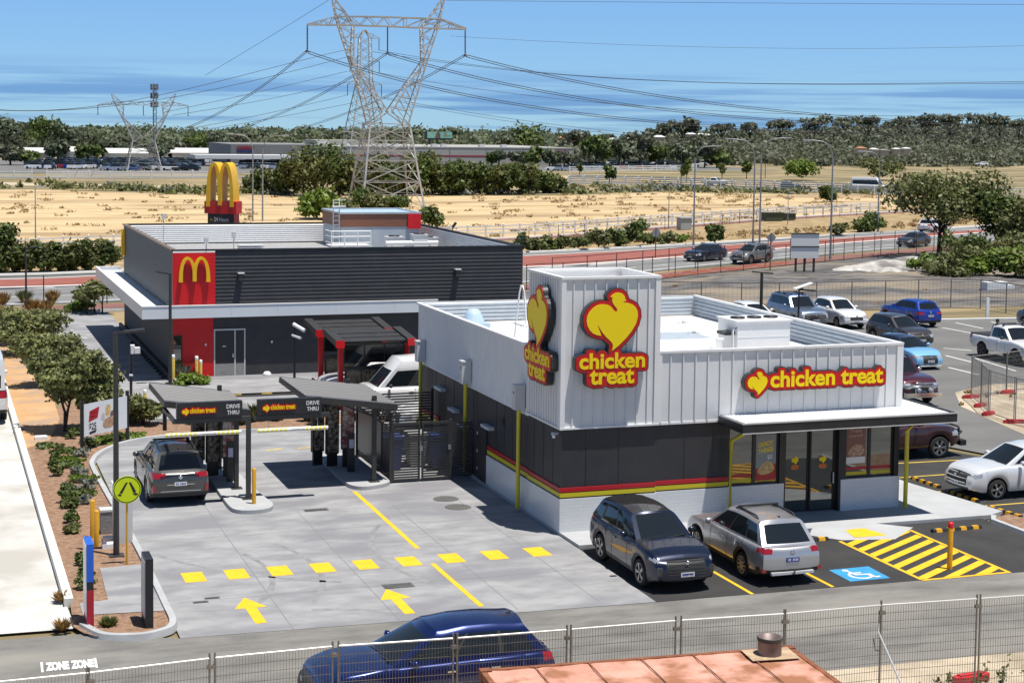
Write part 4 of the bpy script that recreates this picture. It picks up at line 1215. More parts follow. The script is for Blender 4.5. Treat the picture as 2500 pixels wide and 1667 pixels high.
# roof clutter
def platform():
 t = thing('roof_platform', 'white railed service platform on the dark restaurant roof', 'roof platform', (22.3, 90, 4.9))
 for i in range(4):
  part('post', MB().tube([(21.3 + i * .75, 90.2, 4.9), (21.3 + i * .75, 90.2, 6.0)], .035, 8), M_TRIM, t)
 mb = MB()
 for z in (5.35, 5.7, 6.0): mb.tube([(21.3, 90.2, z), (23.55, 90.2, z)], .03, 8); mb.tube([(21.3, 90.2, z), (21.3, 91.6, z)], .03, 8)
 part('rail', mb, M_TRIM, t)
 part('deck', MB().box(21.3, 23.6, 90.2, 91.6, 5.15, 5.2), M_TRIM, t)
platform()
def cond(x, y, w, d, h, lab):
 t = thing('rooftop_unit', lab, 'rooftop unit', (x, y, 4.9), group='rooftop units on the dark restaurant')
 part('casing', MB().box(x, x + w, y, y + d, 5.15, 5.15 + h), M_TRIM, t)
 part('lid', MB().box(x - .04, x + w + .04, y - .04, y + d + .04, 5.15 + h, 5.19 + h), M_GREYW, t)
 mb = MB(); mb.lathe([(0, 0), (min(w, d) * .4, 0), (min(w, d) * .4, .06), (0, .06)], 16, c=(x + w / 2, y + d / 2, 5.19 + h)); part('fan_cowl', mb, M_BLACK, t)
 mb = MB()
 for a in (0, .9): mb.box(x + a * w, x + a * w + .08 * w, y, y + d, 4.9, 5.15)
 part('foot', mb, M_GREYW, t)
cond(24.2, 89.0, .95, .8, .55, 'white rooftop unit left of centre beside the railed platform')
cond(25.5, 88.2, .8, .8, .72, 'brightest white box unit near the middle of the dark roof')
cond(26.4, 89.6, .9, .7, .45, 'low white rooftop unit nearest the right parapet')
solid('roof_duct', MB().tube([(23.9, 88.3, 5.45), (26.9, 88.3, 5.45)], .12, 12).box(24.2, 24.3, 88.25, 88.35, 4.9, 5.4).box(26.4, 26.5, 88.25, 88.35, 4.9, 5.4), M_TRIM, 'long white duct along the dark restaurant roof', 'duct', (25, 88.3, 4.9))
t = thing('roof_ladder', 'tall white caged ladder against the brown roof box', 'ladder', (21.9, 91.6, 4.9))
part('rail', MB().tube([(21.75, 91.7, 4.9), (21.75, 91.7, 7.7)], .035, 8).tube([(22.1, 91.7, 4.9), (22.1, 91.7, 7.7)], .035, 8), M_GREYW, t)
each('rung', [(21.75, 22.1, 91.68, 91.72, 5.0 + k * .25, 5.03 + k * .25) for k in range(11)] + [(21.65, 22.4, 91.3, 91.75, 7.3, 7.34), (21.65, 22.4, 91.3, 91.34, 7.68, 7.71)], M_TRIM, t)
for x, y, h, lab in ((12.9, 96.3, 1.5, 'white antenna mast at the back left corner of the dark roof'), (13.3, 83.5, 1.0, 'thin grey roof probe left of the low vent'), (15.3, 87, 1.05, 'thin grey roof probe right of the left probe')):
 t = thing('roof_mast', lab, 'roof mast', (x, y, 4.9))
 part('post', MB().tube([(x, y, 4.9), (x, y, 4.9 + h)], .03, 8), M_GREYW, t)
 part('head', MB().box(x - .1, x + .1, y - .08, y + .08, 4.9 + h, 5.2 + h), M_GREYW, t)
for x, y, lab in ((18.2, 84.0, 'pale round roof cowl, the larger one left'), (19.1, 84.2, 'pale round roof cowl, the smaller one right')):
 solid('roof_cowl', MB().lathe([(.28, 0), (.28, .18), (.4, .2), (.34, .34), (0, .38)] if x < 19 else [(.24, 0), (.24, .1), (.36, .12), (.3, .2), (0, .24)], 18), M_STEEL, lab, 'roof cowl', (x, y, 4.9), local=True)
t = thing('roof_vent', 'low grey louvred vent box on the left of the dark roof', 'roof vent', (16.5, 89, 4.9))
mb = MB()
for k in range(5): mb.box(15.9, 17.2, 88.6, 89.4, 4.95 + k * .1, 5.0 + k * .1)
part('louvre', mb, M_GREYW, t)
for x, lab in ((27.0, 'black floodlight on the rear right parapet'), (27.9, 'black floodlight on the front right parapet corner')):
 y = 89 if x < 27.5 else BYF + .4
 t = thing('floodlight', lab, 'floodlight', (BXR, y, BZ))
 part('arm', MB().beam((BXR, y, BZ + .05), (BXR + .1, y, BZ + .3), .05), M_BLACK, t)
 part('lamp', MB().beam((BXR + .02, y, BZ + .22), (BXR + .22, y, BZ + .48), .22, .1), M_BLACK, t)
# order points: two canopies with dark sloping roofs and red posts
def order_canopy(x, y, lab):
 t = thing('order_canopy', lab, 'canopy', (x, y, 0), group='red and black order canopies')
 for dx in (.28, 3.15):
  part('post', MB().box(x + dx, x + dx + .2, y + .55, y + .75, 0, 2.92), M_PANRED, t)
 for dx in (.12, 3.2):
  mb = MB(); mb.beam((x + dx, y - .35, 2.92), (x + dx, y + 2.1, 3.14), .36, .26)
  bm_ = part('beam', mb, M_DKMET, t)
  mb = MB(); mb.box(x + dx - .185, x + dx + .185, y - .385, y - .345, 2.75, 3.05); part('end_cap', mb, M_PANRED, bm_)
 mb = MB()
 for k in range(3):
  yy = y - .15 + k * .78
  mb.add([(x + .31, yy, 2.98 + k * .07), (x + 3.01, yy, 2.98 + k * .07), (x + 3.01, yy + .62, 3.04 + k * .07), (x + .31, yy + .62, 3.04 + k * .07),
    (x + .31, yy, 2.94 + k * .07), (x + 3.01, yy, 2.94 + k * .07), (x + 3.01, yy + .62, 3.0 + k * .07), (x + .31, yy + .62, 3.0 + k * .07)],
               [(0, 1, 2, 3), (4, 7, 6, 5), (0, 4, 5, 1), (2, 6, 7, 3)])
 part('roof', mb, M_DKMET, t)
 b = part('menu_board', MB().box(x + .48, x + 3.15, y + .58, y + .72, 1.95, 2.78), M_BLACK, t)
 mb = MB()
 for k in range(3): mb.box(x + .55 + k * .87, x + 1.35 + k * .87, y + .565, y + .58, 2.0, 2.7)
 part('screen', mb, mat('dark_screen', (.012, .012, .013), .08, spec=.8), b)
 b = part('menu_stand', MB().box(x + .5, x + 1.9, y + .3, y + .42, .25, 1.85), M_BLACK, t)
 mb = MB()
 for k in range(2): mb.box(x + .56 + k * .66, x + 1.16 + k * .66, y + .285, y + .30, .4, 1.7)
 part('menu_panel', mb, mat('menu_print', (.05, .045, .04), .25, col2=(.22, .17, .11), scale=9, detail=8), b)
order_canopy(16.0, 70.65, 'red and black order canopy farther back, by the dark wall')
order_canopy(16.0, 66.95, 'red and black order canopy nearer, beside the white van')
# camera pole by the canopies
t = thing('camera_pole', 'black pole with two white cameras beside the order canopies', 'camera pole', (16.0, 75.0, 0))
part('pole', MB().tube([(16.0, 75.0, 0), (16.0, 75.0, 2.7)], .06, 10), M_BLACK, t)
part('camera', MB().tube([(15.95, 75.0, 2.75), (16.35, 74.5, 2.5)], .09, 10), M_TRIM, t)
part('camera', MB().tube([(15.9, 75.0, 2.25), (16.2, 74.6, 2.15)], .07, 10), M_TRIM, t)
solid('globe_light', MB().lathe([(0, .28), (.12, .26), (.2, .16), (.2, .04), (.14, 0)], 16), M_TRIM, 'small white dome light at the foot of the dark wall', 'light', (15.1, 76.9, .05), local=True)
mark('bay_line', [line2((13.0, 76.2), (13.9, 74.4), .12), line2((14.4, 76.6), (15.2, 75.0), .12), line2((12.2, 75.6), (15.9, 75.9), .1)], .056, M_YELTHIN)
# bollards
def bollard(p, h, r, m, lab, group='yellow bollards', cap=None):
 t = thing('bollard', lab, 'bollard', (p[0], p[1], 0), group=group)
 part('post', MB().lathe([(r, 0), (r, h - .02), (r * .9, h), (0, h + .01)], 16, c=(p[0], p[1], 0)), m, t)
 if cap: part('cap', MB().lathe([(r * 1.06, h - .12), (r * 1.06, h - .02), (r * .8, h + .03), (0, h + .04)], 16, c=(p[0], p[1], 0)), cap, t)
 return t
bollard(G(2318, 1389), 1.28, .075, M_BOLL, 'thick orange bollard with red collar in the yellow hatched bay', cap=M_PANRED)
bollard(G(620, 1239), 1.24, .065, M_BOLL, 'orange bollard on the kerbed island beside the drive through posts')
bollard(G(226, 1318), 1.16, .07, M_BOLL, 'orange bollard in the mulch, taller left of the pair by the white tank')
bollard(G(236, 1338), 1.08, .07, M_BOLL, 'orange bollard in the mulch, nearer one of the pair by the white tank')
bollard(G(310, 1330), 1.06, .07, M_BOLL, 'orange bollard under the round walking legs sign')
bollard(G(354, 1018), 1.1, .07, M_BOLLP, 'yellow bollard with white cap behind the red and white banner', cap=M_TRIM)
bollard(G(423, 930), 1.2, .08, M_BOLLP, 'yellow bollard with white cap at the order window corner', cap=M_TRIM)
bollard(G(480, 928), 1.1, .08, M_BOLLP, 'yellow bollard with white cap before the red panel, left of two', cap=M_TRIM)
bollard(G(490, 932), 1.0, .07, M_BOLLP, 'yellow bollard with white cap nearest the service double door', cap=M_TRIM)
# raised edge posts down the lane
mb = MB()
for k in range(14): mb.box(10.35, 10.5, 78.0 + k * .95, 78.3 + k * .95, .0, .16)
struct('lane_edge', mb, M_DKMET)
struct('lane_edge', MB().box(10.55, 10.7, 77.4, 98, 0, .3), M_DKMET)
mark('bay_line', [line2(G(*a), G(*b), .13) for a, b in (((172, 806), (180, 806)), ((176, 813), (184, 813)), ((181, 820), (196, 822)), ((195, 824), (212, 826)))], .016, M_WHITE)
# ================================================================== drive-through portal, menu boards, enclosure
M_CORRD = mat('grey_roof_ribs', (.105, .105, .11), .5, var=.06, scale=2)
M_BARY = mat('barrier_yellow', (.75, .66, .06), .5)
M_MENU = mat('menu_board_print', (.04, .036, .032), .3, col2=(.50, .41, .31), scale=8, detail=9, ramp=(.42, .66))
M_MENUP = mat('menu_photo', (.28, .06, .05), .4, col2=(.62, .55, .5), scale=5, detail=6, ramp=(.42, .6))
# island kerbs
def island(name, pts, h):
 L = smooth_loop(pts, 2)
 return struct(name, MB().prism(L, -.02, h), [M_WALK, M_KERB])
island('kerbed_island', [(8.85, 53.6), (8.78, 51.1), (8.85, 50.2), (9.4, 49.95), (10.0, 50.15), (10.2, 50.8), (10.1, 51.5), (10.0, 53.6), (9.9, 57.6), (9.2, 57.9), (8.9, 57.2)], .13)
island('kerbed_island', [(13.15, 57.6), (13.05, 53.6), (13.1, 52.55), (13.6, 52.2), (14.6, 52.75), (14.45, 53.4), (14.3, 57.9), (13.7, 58.4)], .13)
# shared portal
def portal(xl, xr, lab, post_label):
 Y = 51.65
 t = thing('drive_through_portal', lab, 'portal', ((xl + xr) / 2, Y, 0), group='drive through height portals')
 part('beam', MB().box(xl - .12, xr + .28, Y - .07, Y + .07, 2.62, 2.76), M_DKMET, t)
 s = part('sign_box', MB().box(xl, xr, Y - .12, Y + .1, 2.78, 3.27), M_BLACK, t)
 f = (Vector((0, Y - .12, 0)), Vector((1, 0, 0)), Vector((0, 0, 1)), Vector((0, -1, 0)))
 sign('', '', (Vector((0, Y - .115, 0)), *f[1:]), [('bird', xl + .26, 3.02, .22), ('text', 'chicken treat', xl + .40, 2.955, .15, .78)], grow=.035, depth=.03, edge=.008, parent=s, res=170)
 mb = MB()
 put_text(mb, 'DRIVE', f, xr - .50, 3.05, .13, .42, bold=.02, d=.004); put_text(mb, 'THRU', f, xr - .48, 2.86, .13, .38, bold=.02, d=.004)
 part('lettering', mb, M_WHITE, s)
 return t
pa = portal(7.30, 9.34, 'left drive through portal sign over the grey car', '')
pb = portal(9.83, 11.88, 'right drive through portal sign beside the slatted enclosure', '')
for x, par in ((9.55, pa),):
 mb = MB(); mb.box(x - .07, x + .07, 51.55, 51.7, .12, 2.62); mb.box(x - .2, x + .2, 51.45, 51.8, .12, .16)
 part('post', mb, M_DKMET, par)
mb = MB(); mb.box(7.2, 7.32, 53.95, 54.08, 2.0, 3.0); mb.box(7.2, 7.30, 51.72, 53.95, 2.62, 2.74); part('side_beam', mb, M_DKMET, pa)
def bar(x0, x1, z, lab):
 Y = 51.6
 t = thing('height_bar', lab, 'height bar', (x0, Y, z), group='yellow striped height bars')
 part('tube', MB().tube([(x0, Y, z), (x1, Y, z)], .062, 12), M_TRIM, t)
 L = x1 - x0
 for k in range(16):
  u = x0 + L * (k + .2) / 16
  if .42 < (u - x0) / L < .68: continue
  mb = MB(); V = []; F = []
  for s in range(13):
   th = 2 * math.pi * s / 12
   off = .06 * math.cos(th)
   for w in (0, .080): V.append((u + w + off, Y + .0635 * math.sin(th + math.pi / 2), z + .0635 * math.cos(th + math.pi / 2) * -1))
  for s in range(12): F.append((s * 2, s * 2 + 1, s * 2 + 3, s * 2 + 2))
  mb.add(V, F)
  part('stripe', mb, M_BARY, t)
 mb = MB(); put_text(mb, 'CLEARANCE 2.4M', (Vector((0, Y - .062, 0)), Vector((1, 0, 0)), Vector((0, 0, 1)), Vector((0, -1, 0))), x0 + L * .47, z - .02, .042, L * .19, d=.003)
 part('lettering', mb, M_BLACK, t)
 mb = MB()
 for k in (.15, .85): mb.tube([(x0 + L * k, Y, z + .06), (x0 + L * k, Y, 2.63)], .008, 6)
 part('hanger', mb, M_GREYW, t)
bar(6.97, 9.31, 2.28, 'yellow striped height bar hanging over the grey car')
bar(9.85, 12.1, 2.28, 'yellow striped height bar hanging in the right lane')
# canopies with single pitch roofs
def canopy(x0, x1, y0, y1, px, lab):
 t = thing('menu_canopy', lab, 'canopy', (px, y0, 0), group='single pitch canopies over the menu boards')
 zl, zr = 3.14, 2.74
 V = [(x0, y0, zl), (x1, y0, zr), (x1, y1, zr), (x0, y1, zl)]
 mb = MB(); mb.add(V + [(p[0], p[1], p[2] - .05) for p in V], [(0, 1, 2, 3), (4, 7, 6, 5), (0, 4, 5, 1), (1, 5, 6, 2), (2, 6, 7, 3), (3, 7, 4, 0)])
 n = 11
 for k in range(1, n):
  y = y0 + (y1 - y0) * k / n
  mb.add([(x0, y - .03, zl), (x0, y, zl + .035), (x0, y + .03, zl), (x1, y - .03, zr), (x1, y, zr + .035), (x1, y + .03, zr)], [(0, 3, 4, 1), (1, 4, 5, 2)])
 part('roof', mb, M_CORRD, t)
 mb = MB()
 for (a, b) in (((x0, y0), (x1, y0)), ((x0, y1), (x1, y1))):
  mb.beam((a[0], a[1] + (-.03 if a[1] == y0 else .03), zl - .10), (b[0], b[1] + (-.03 if a[1] == y0 else .03), zr - .10), .06, .20)
 mb.box(x1 - .05, x1 + .02, y0, y1, zr - .22, zr - .06); mb.box(x0 - .02, x0 + .05, y0, y1, zl - .2, zl - .06)
 part('edge_beam', mb, M_DKMET, t)
 for y in (y0 + .3, y1 - .3):
  mb = MB(); mb.box(px - .07, px + .07, y - .07, y + .07, .12, 3.0); mb.box(px - .18, px + .18, y - .18, y + .18, .12, .15)
  mb.beam((px, y, 2.3), (px + (x0 - px) * .6, y, zl - .25), .06); mb.beam((px, y, 2.5), (px + (x1 - px) * .6, y, zr - .1), .06)
  part('post', mb, M_DKMET, t)
canopy(7.12, 9.85, 52.9, 56.8, 9.45, 'grey ribbed single pitch canopy over the grey car lane')
canopy(11.63, 14.7, 52.7, 57.0, 14.0, 'grey ribbed single pitch canopy beside the slatted enclosure')
def menus(x, y, lab, flip=1):
 t = thing('menu_board', lab, 'menu board', (x, y, .12), group='drive through menu boards')
 # three tall panels turned towards the lane
 for k, (dx, dy, a, h0, h1) in enumerate(((-.75, .75, 18, .60, 2.62), (-.30, .45, 8, .55, 2.66), (.18, .15, -4, .75, 2.7))):
  M = Matrix.Translation((x + dx, y + dy, 0)) @ Matrix.Rotation(R(a), 4, 'Z')
  mb = MB(); mb.M = M; mb.box(-.23, .23, -.07, .07, h0, h1); mb.box(-.18, .18, -.05, .05, .12, h0)
  p = part('case', mb, M_BLACK, t)
  mb = MB(); mb.M = M; mb.box(-.20, .20, -.082, -.07, h0 + .06, h1 - .05)
  part('panel', mb, M_MENU if k < 2 else M_MENUP, p)
 mb = MB(); mb.box(x - .02, x + .22, y - .72, y - .60, .12, 1.45)
 p = part('speaker_post', mb, M_BLACK, t)
 part('notice', MB().box(x + .02, x + .18, y - .73, y - .72, .95, 1.25), mat('lilac_paper', (.55, .55, .72), .6), p)
menus(9.35, 55.0, 'cluster of dark menu boards between the grey car and the post island')
menus(13.55, 55.4, 'cluster of dark menu boards under the right canopy')
# slatted bin enclosure
M_SLAT = mat('slat_metal', (.035, .034, .034), .5, var=.15, scale=3)
def slat_panel(mb, p, q, z0, z1, pitch=.085, h=.055):
 p = Vector(p); q = Vector(q)
 n = int((z1 - z0) / pitch)
 for k in range(n):
  z = z0 + pitch * (k + .5)
  mb.beam((p.x, p.y, z), (q.x, q.y, z), .022, h)
t = thing('slat_enclosure', 'dark slatted bin enclosure between the menu canopy and the side wall', 'enclosure', (15.9, 53.1, 0))
gy = 53.1
for a, b in ((14.66, 15.62), (15.68, 16.64)):
 mb = MB(); slat_panel(mb, (a + .05, gy), (b - .05, gy), .14, 1.98)
 g = part('gate', mb, M_SLAT, t)
 mb = MB(); mb.box(a, a + .06, gy - .03, gy + .03, .06, 2.02); mb.box(b - .06, b, gy - .03, gy + .03, .06, 2.02); mb.box(a + .06, b - .06, gy - .03, gy + .03, 1.94, 2.02); mb.box(a + .06, b - .06, gy - .03, gy + .03, .06, .13)
 part('gate_frame', mb, M_DKMET, g)
 part('latch' if a < 15 else 'hinge', MB().box(15.60 if a < 15 else 16.6, 15.70 if a < 15 else 16.7, gy - .06, gy - .03, 1.05, 1.22), M_STEEL, g)
mb = MB(); slat_panel(mb, (16.74, gy), (17.46, gy), .1, 1.98); slat_panel(mb, (14.6, gy + .05), (14.62, 57.6), .1, 1.98, .1, .08); slat_panel(mb, (14.62, 57.65), (17.4, 57.65), .1, 2.35, .1, .055)
part('slat_panel', mb, M_SLAT, t)
for x, y, h in ((14.6, gy, 2.08), (16.69, gy, 2.08), (14.6, 57.65, 2.4), (17.4, 57.65, 2.4)):
 part('post', MB().box(x - .05, x + .05, y - .05, y + .05, 0, h), M_DKMET, t)
mb = MB(); mb.box(14.565, 14.585, 54.2, 57.4, .35, 1.85)
part('backing_board', mb, mat('dark_mesh_board', (.022, .024, .024), .35), t)
for x, y, c, lab in ((15.2, 55.2, (.03, .06, .25), 'blue lidded wheelie bin inside the slatted enclosure, left'), (16.2, 55.6, (.35, .35, .34), 'pale grey bin inside the slatted enclosure, right'), (16.9, 55.0, (.02, .045, .2), 'dark blue bin inside the slatted enclosure, by the wall')):
 b = thing('wheelie_bin', lab, 'bin', (x, y, 0))
 m_ = mat('bin_plastic', c, .5)
 mb = MB(); mb.add([(x - .26, y - .3, .06), (x + .26, y - .3, .06), (x + .26, y + .3, .06), (x - .26, y + .3, .06), (x - .33, y - .38, 1.15), (x + .33, y - .38, 1.15), (x + .33, y + .38, 1.15), (x - .33, y + .38, 1.15)], [(0, 3, 2, 1), (0, 1, 5, 4), (1, 2, 6, 5), (2, 3, 7, 6), (3, 0, 4, 7)])
 part('tub', mb, m_, b)
 part('lid', MB().box(x - .35, x + .35, y - .4, y + .4, 1.15, 1.22), m_, b)
 part('wheel', MB().tube([(x - .3, y + .34, .1), (x + .3, y + .34, .1)], .1, 12), M_BLACK, b)
# walking legs sign
p = G(310, 1383)
t = thing('pedestrian_sign', 'round yellow green sign with walking legs on a thin post', 'sign', (p.x, p.y, 0))
part('post', MB().tube([(p.x, p.y, .06), (p.x, p.y, 2.15)], .03, 10), M_BOLL, t)
M_FLUO = mat('fluoro_yellow', (.56, .68, .0), .5)
M_SGNK = mat('sign_black', (.012, .012, .012), .5)
f = (Vector((p.x, p.y - .06, 2.12)), Vector((1, 0, 0)), Vector((0, 0, 1)), Vector((0, -1, 0)))
circ = lambda r, n=40: [(r * math.cos(2 * math.pi * k / n), r * math.sin(2 * math.pi * k / n)) for k in range(n)]
d = part('disc', MB().wallprism(circ(.375), f, 0, .012), M_FLUO, t)
mb = MB()
c1, c2 = circ(.355), circ(.335)
O, U, V_, N = f
mb.add([O + U * a + V_ * b + N * .015 for a, b in c1 + c2], [(k, (k + 1) % 40, 40 + (k + 1) % 40, 40 + k) for k in range(40)])
for pts in ([(-.03, .2), (.02, .2), (-.13, -.1), (-.2, -.08)], [(.05, .2), (.1, .2), (.24, -.06), (.17, -.1)], [(-.2, -.1), (-.14, -.13), (-.17, -.17), (-.25, -.14)], [(.15, -.12), (.22, -.09), (.29, -.13), (.24, -.17)]):
 mb.wallprism(pts[::-1], f, .012, .016)
part('symbol', mb, M_SGNK, d)
# light pole left, with street totems
def light_pole(p, h, r, lab, head, group='dark light poles', name='light_pole'):
 t = thing(name, lab, 'light pole', (p[0], p[1], 0), group=group)
 part('pole', MB().tube([(p[0], p[1], 0), (p[0], p[1], h)], [r, r * .75], 12), M_DKMET, t)
 part('base_plate', MB().box(p[0] - .2, p[0] + .2, p[1] - .2, p[1] + .2, .0, .10), M_DKMET, t)
 for (dx, dy, tilt) in head:
  L = math.hypot(dx, dy)
  mb = MB()
  a = Vector((p[0], p[1], h - .02)); b = a + Vector((dx, dy, tilt))
  mb.beam(a, a.lerp(b, .35), .06); mb.beam(a.lerp(b, .3), b, .26, .07)
  part('lamp_head', mb, M_DKMET, t)
 return t
light_pole(G(284, 1362), 6.25, .085, 'tall black light pole in the mulch bed beside the round sign', [(.75, -.15, .08)])
light_pole((10.47, 76.0, 0), 5.1, .085, 'black light pole at the red corner of the dark restaurant', [(-.65, -.1, .12)])
light_pole(G(64, 767), 4.1, .07, 'black light pole at far left before the red path', [(.8, .1, .1)])
light_pole((44.87, 84.0, 0), 3.85, .11, 'thick black light pole with two floodlights behind the white roof', [(-.5, .25, .05), (.6, -.25, -.03)])
light_pole((47.29, 84.0, 0), 2.86, .065, 'black light pole with pale sloping panel above the silver off-roader', [(.2, .1, .05)])
q = Vector((47.29, 84.0, 0))
solid('solar_panel', MB().beam((q.x - .3, q.y, 2.86), (q.x + .75, q.y - .1, 3.2), .5, .04), M_TRIM, 'pale sloping solar panel on top of the slim black pole', 'solar panel', (q.x, q.y, 2.86))
p = G(320, 1010)
t = thing('camera_pole', 'black pole carrying a white camera in the side lane', 'camera pole', (p.x, p.y, 0))
part('pole', MB().tube([(p.x, p.y, 0), (p.x, p.y, 2.75)], .06, 10), M_DKMET, t)
part('camera', MB().box(p.x - .02, p.x + .14, p.y - .2, p.y + .1, 2.5, 2.85).box(p.x + .12, p.x + .34, p.y - .3, p.y, 2.52, 2.76), M_TRIM, t)
part('small_camera', MB().lathe([(0, 0), (.08, .02), (.08, .1), (0, .12)], 12, c=(p.x, p.y - .08, 1.55)), M_TRIM, t)
t = thing('totem_sign', 'slim totem with blue top and red foot seen edge on', 'sign', (3.6, 39.9, 0))
part('blue_panel', MB().box(3.50, 3.66, 39.55, 40.35, 1.15, 2.05), mat('totem_blue', (.02, .12, .62), .4), t)
part('black_panel', MB().box(3.505, 3.655, 39.555, 40.345, .95, 1.15), M_BLACK, t)
part('red_panel', MB().box(3.50, 3.66, 39.55, 40.35, .08, .95), mat('totem_red', (.42, .01, .03), .4), t)
part('face', MB().box(3.485, 3.5, 39.57, 40.33, .3, 2.0), M_TRIM, t)
t = thing('totem_sign', 'slim black totem sign seen edge on by the kerb', 'sign', (4.9, 39.4, 0))
part('case', MB().box(4.80, 4.98, 39.05, 39.85, .08, 1.72), M_BLACK, t)
part('face', MB().box(4.785, 4.80, 39.1, 39.8, .3, 1.65), M_GREYW, t)
# banner on two posts
A, B = G(200, 1103), G(311, 1080)
t = thing('banner_sign', 'white banner with red box and price stretched between two dark posts', 'banner', (A.x, A.y, 0))
part('post', MB().box(A.x - .06, A.x + .06, A.y - .06, A.y + .06, 0, 1.85), M_BLACK, t)
part('post', MB().box(B.x - .06, B.x + .06, B.y - .06, B.y + .06, 0, 1.95), M_BLACK, t)
u = (Vector((B.x, B.y, 0)) - Vector((A.x, A.y, 0))); L = u.length; u.normalize()
f = (Vector((A.x, A.y, .55)) - Vector((u.y, -u.x, 0)) * -.04, u, Vector((0, 0, 1)), Vector((u.y, -u.x, 0)))
s = part('sheet', MB().wallprism([(.06, 0), (L - .06, .02), (L - .06, 1.22), (.06, 1.18)], f, -.008, .008), mat('banner_vinyl', (.70, .72, .76), .3, var=.05, scale=1.5), t)
part('red_box', MB().wallprism([(.28, .5), (.72, .62), (.80, 1.02), (.33, .9)], f, .009, .013), M_SRED, s)
part('picture', MB().wallprism(smooth_loop([(.95, .18), (1.45, .15), (1.55, .42), (1.4, .6), (1.0, .5)]), f, .009, .012), M_FOODB, s)
part('picture', MB().wallprism(smooth_loop([(1.08, .62), (1.3, .6), (1.38, 1.0), (1.12, 1.06)]), f, .009, .012), M_FOOD, s)
part('picture', MB().wallprism(smooth_loop([(1.3, .55), (1.6, .62), (1.66, .78), (1.36, .8)]), f, .013, .015), mat('printed_wrap', (.20, .10, .09), .5), s)
part('picture', MB().wallprism(smooth_loop([(.88, .5), (1.06, .48), (1.08, .72), (.92, .76)]), f, .013, .015), mat('printed_cup', (.55, .45, .5), .5), s)
mb = MB(); put_text(mb, '$25', f, .29, .16, .30, .36, bold=.03, d=.010); part('price', mb, M_BLACK, s)
mb = MB()
for k, wd in enumerate(('FAMILY', 'MEAL')): put_text(mb, wd, f, .37, .79 - k * .15, .09, .34 if k == 0 else .26, bold=.02, d=.014)
part('lettering', mb, mat('dark_red_letter', (.16, .0, .005), .5), s)
mb = MB(); mb.wallprism([(.30, .13), (.68, .2), (.62, .09), (.34, .04)], f, .009, .011); part('shadow_bar', mb, M_BLACK, s)
# cabinets in the mulch
p = G(262, 1305)
t = thing('utility_cabinet', 'grey metal box with pale lid in the mulch by the light pole', 'cabinet', (p.x, p.y, 0))
part('casing', MB().box(p.x - .2, p.x + .2, p.y - .2, p.y + .2, .05, .72), mat('cabinet_grey', (.22, .22, .22), .5, var=.25, scale=8, stretch=(1, 1, 5)), t)
part('lid', MB().box(p.x - .22, p.x + .22, p.y - .22, p.y + .22, .72, .78), M_GREYW, t)
p = G(302, 1330)
t = thing('utility_cabinet', 'tall pale grey cabinet behind the black light pole', 'cabinet', (p.x, p.y, 0))
part('casing', MB().box(p.x - .28, p.x + .24, p.y - .1, p.y + .3, .05, 1.75), M_GREYW, t)
part('lid', MB().box(p.x - .31, p.x + .27, p.y - .13, p.y + .33, 1.75, 1.80), M_TRIM, t)
for px, py, s_, lab in ((265, 1342, .36, 'white lidded pit box in the mulch at the pole foot'), (100, 1077, .45, 'white pit lid in the mulch near the garden tree'), (266, 1326, .34, 'white pit lid half shaded beside the utility box')):
 p = G(px, py)
 solid('pit_box', MB().box(-s_ / 2, s_ / 2, -s_ * .4, s_ * .4, 0, .14).box(-s_ / 2 + .03, s_ / 2 - .03, -s_ * .37, s_ * .37, .14, .155), M_TRIM, lab, 'pit box', (p.x, p.y, .05), local=True)
# wheel stops: black rubber with yellow blocks
M_RUB = mat('black_rubber', (.02, .02, .02), .8, var=.2, scale=5)
def wheel_stop(a, b, lab):
 a = Vector((a[0], a[1], 0)); b = Vector((b[0], b[1], 0)); d = (b - a); L = d.length; d.normalize(); n = Vector((-d.y, d.x, 0))
 t = thing('wheel_stop', lab, 'wheel stop', tuple((a + b) / 2), group='black and yellow wheel stops')
 prof = [(-.08, .008), (-.05, .1), (.05, .1), (.08, .008)]
 def seg(u0, u1, e):
  mb = MB()
  P = [a + d * u + n * (s * (1 + e)) + Vector((0, 0, z + (e * .05))) for u in (u0, u1) for s, z in prof]
  mb.add(P, [(0, 1, 5, 4), (1, 2, 6, 5), (2, 3, 7, 6), (0, 3, 2, 1), (4, 5, 6, 7)]); return mb
 part('rubber', seg(0, L, 0), M_RUB, t)
 for k in range(4):
  u = L * (k + .5) / 4
  part('yellow_block', seg(u - .1, u + .1, .08), M_BOLL, t)
wheel_stop((28.35, 42.0), (30.1, 42.05), 'black and yellow wheel stop behind the thick orange bollard')
wheel_stop((23.2, 42.2), (24.85, 42.1), 'black and yellow wheel stop beside the rear of the silver wagon')
wheel_stop((32.05, 48.75), (32.12, 47.2), 'black and yellow wheel stop in the bay next to the brown off-roader')
wheel_stop((32.05, 46.5), (32.1, 45.0), 'black and yellow wheel stop under the nose of the white car')
wheel_stop((31.95, 44.25), (32.1, 42.75), 'black and yellow wheel stop nearest the mulch corner')
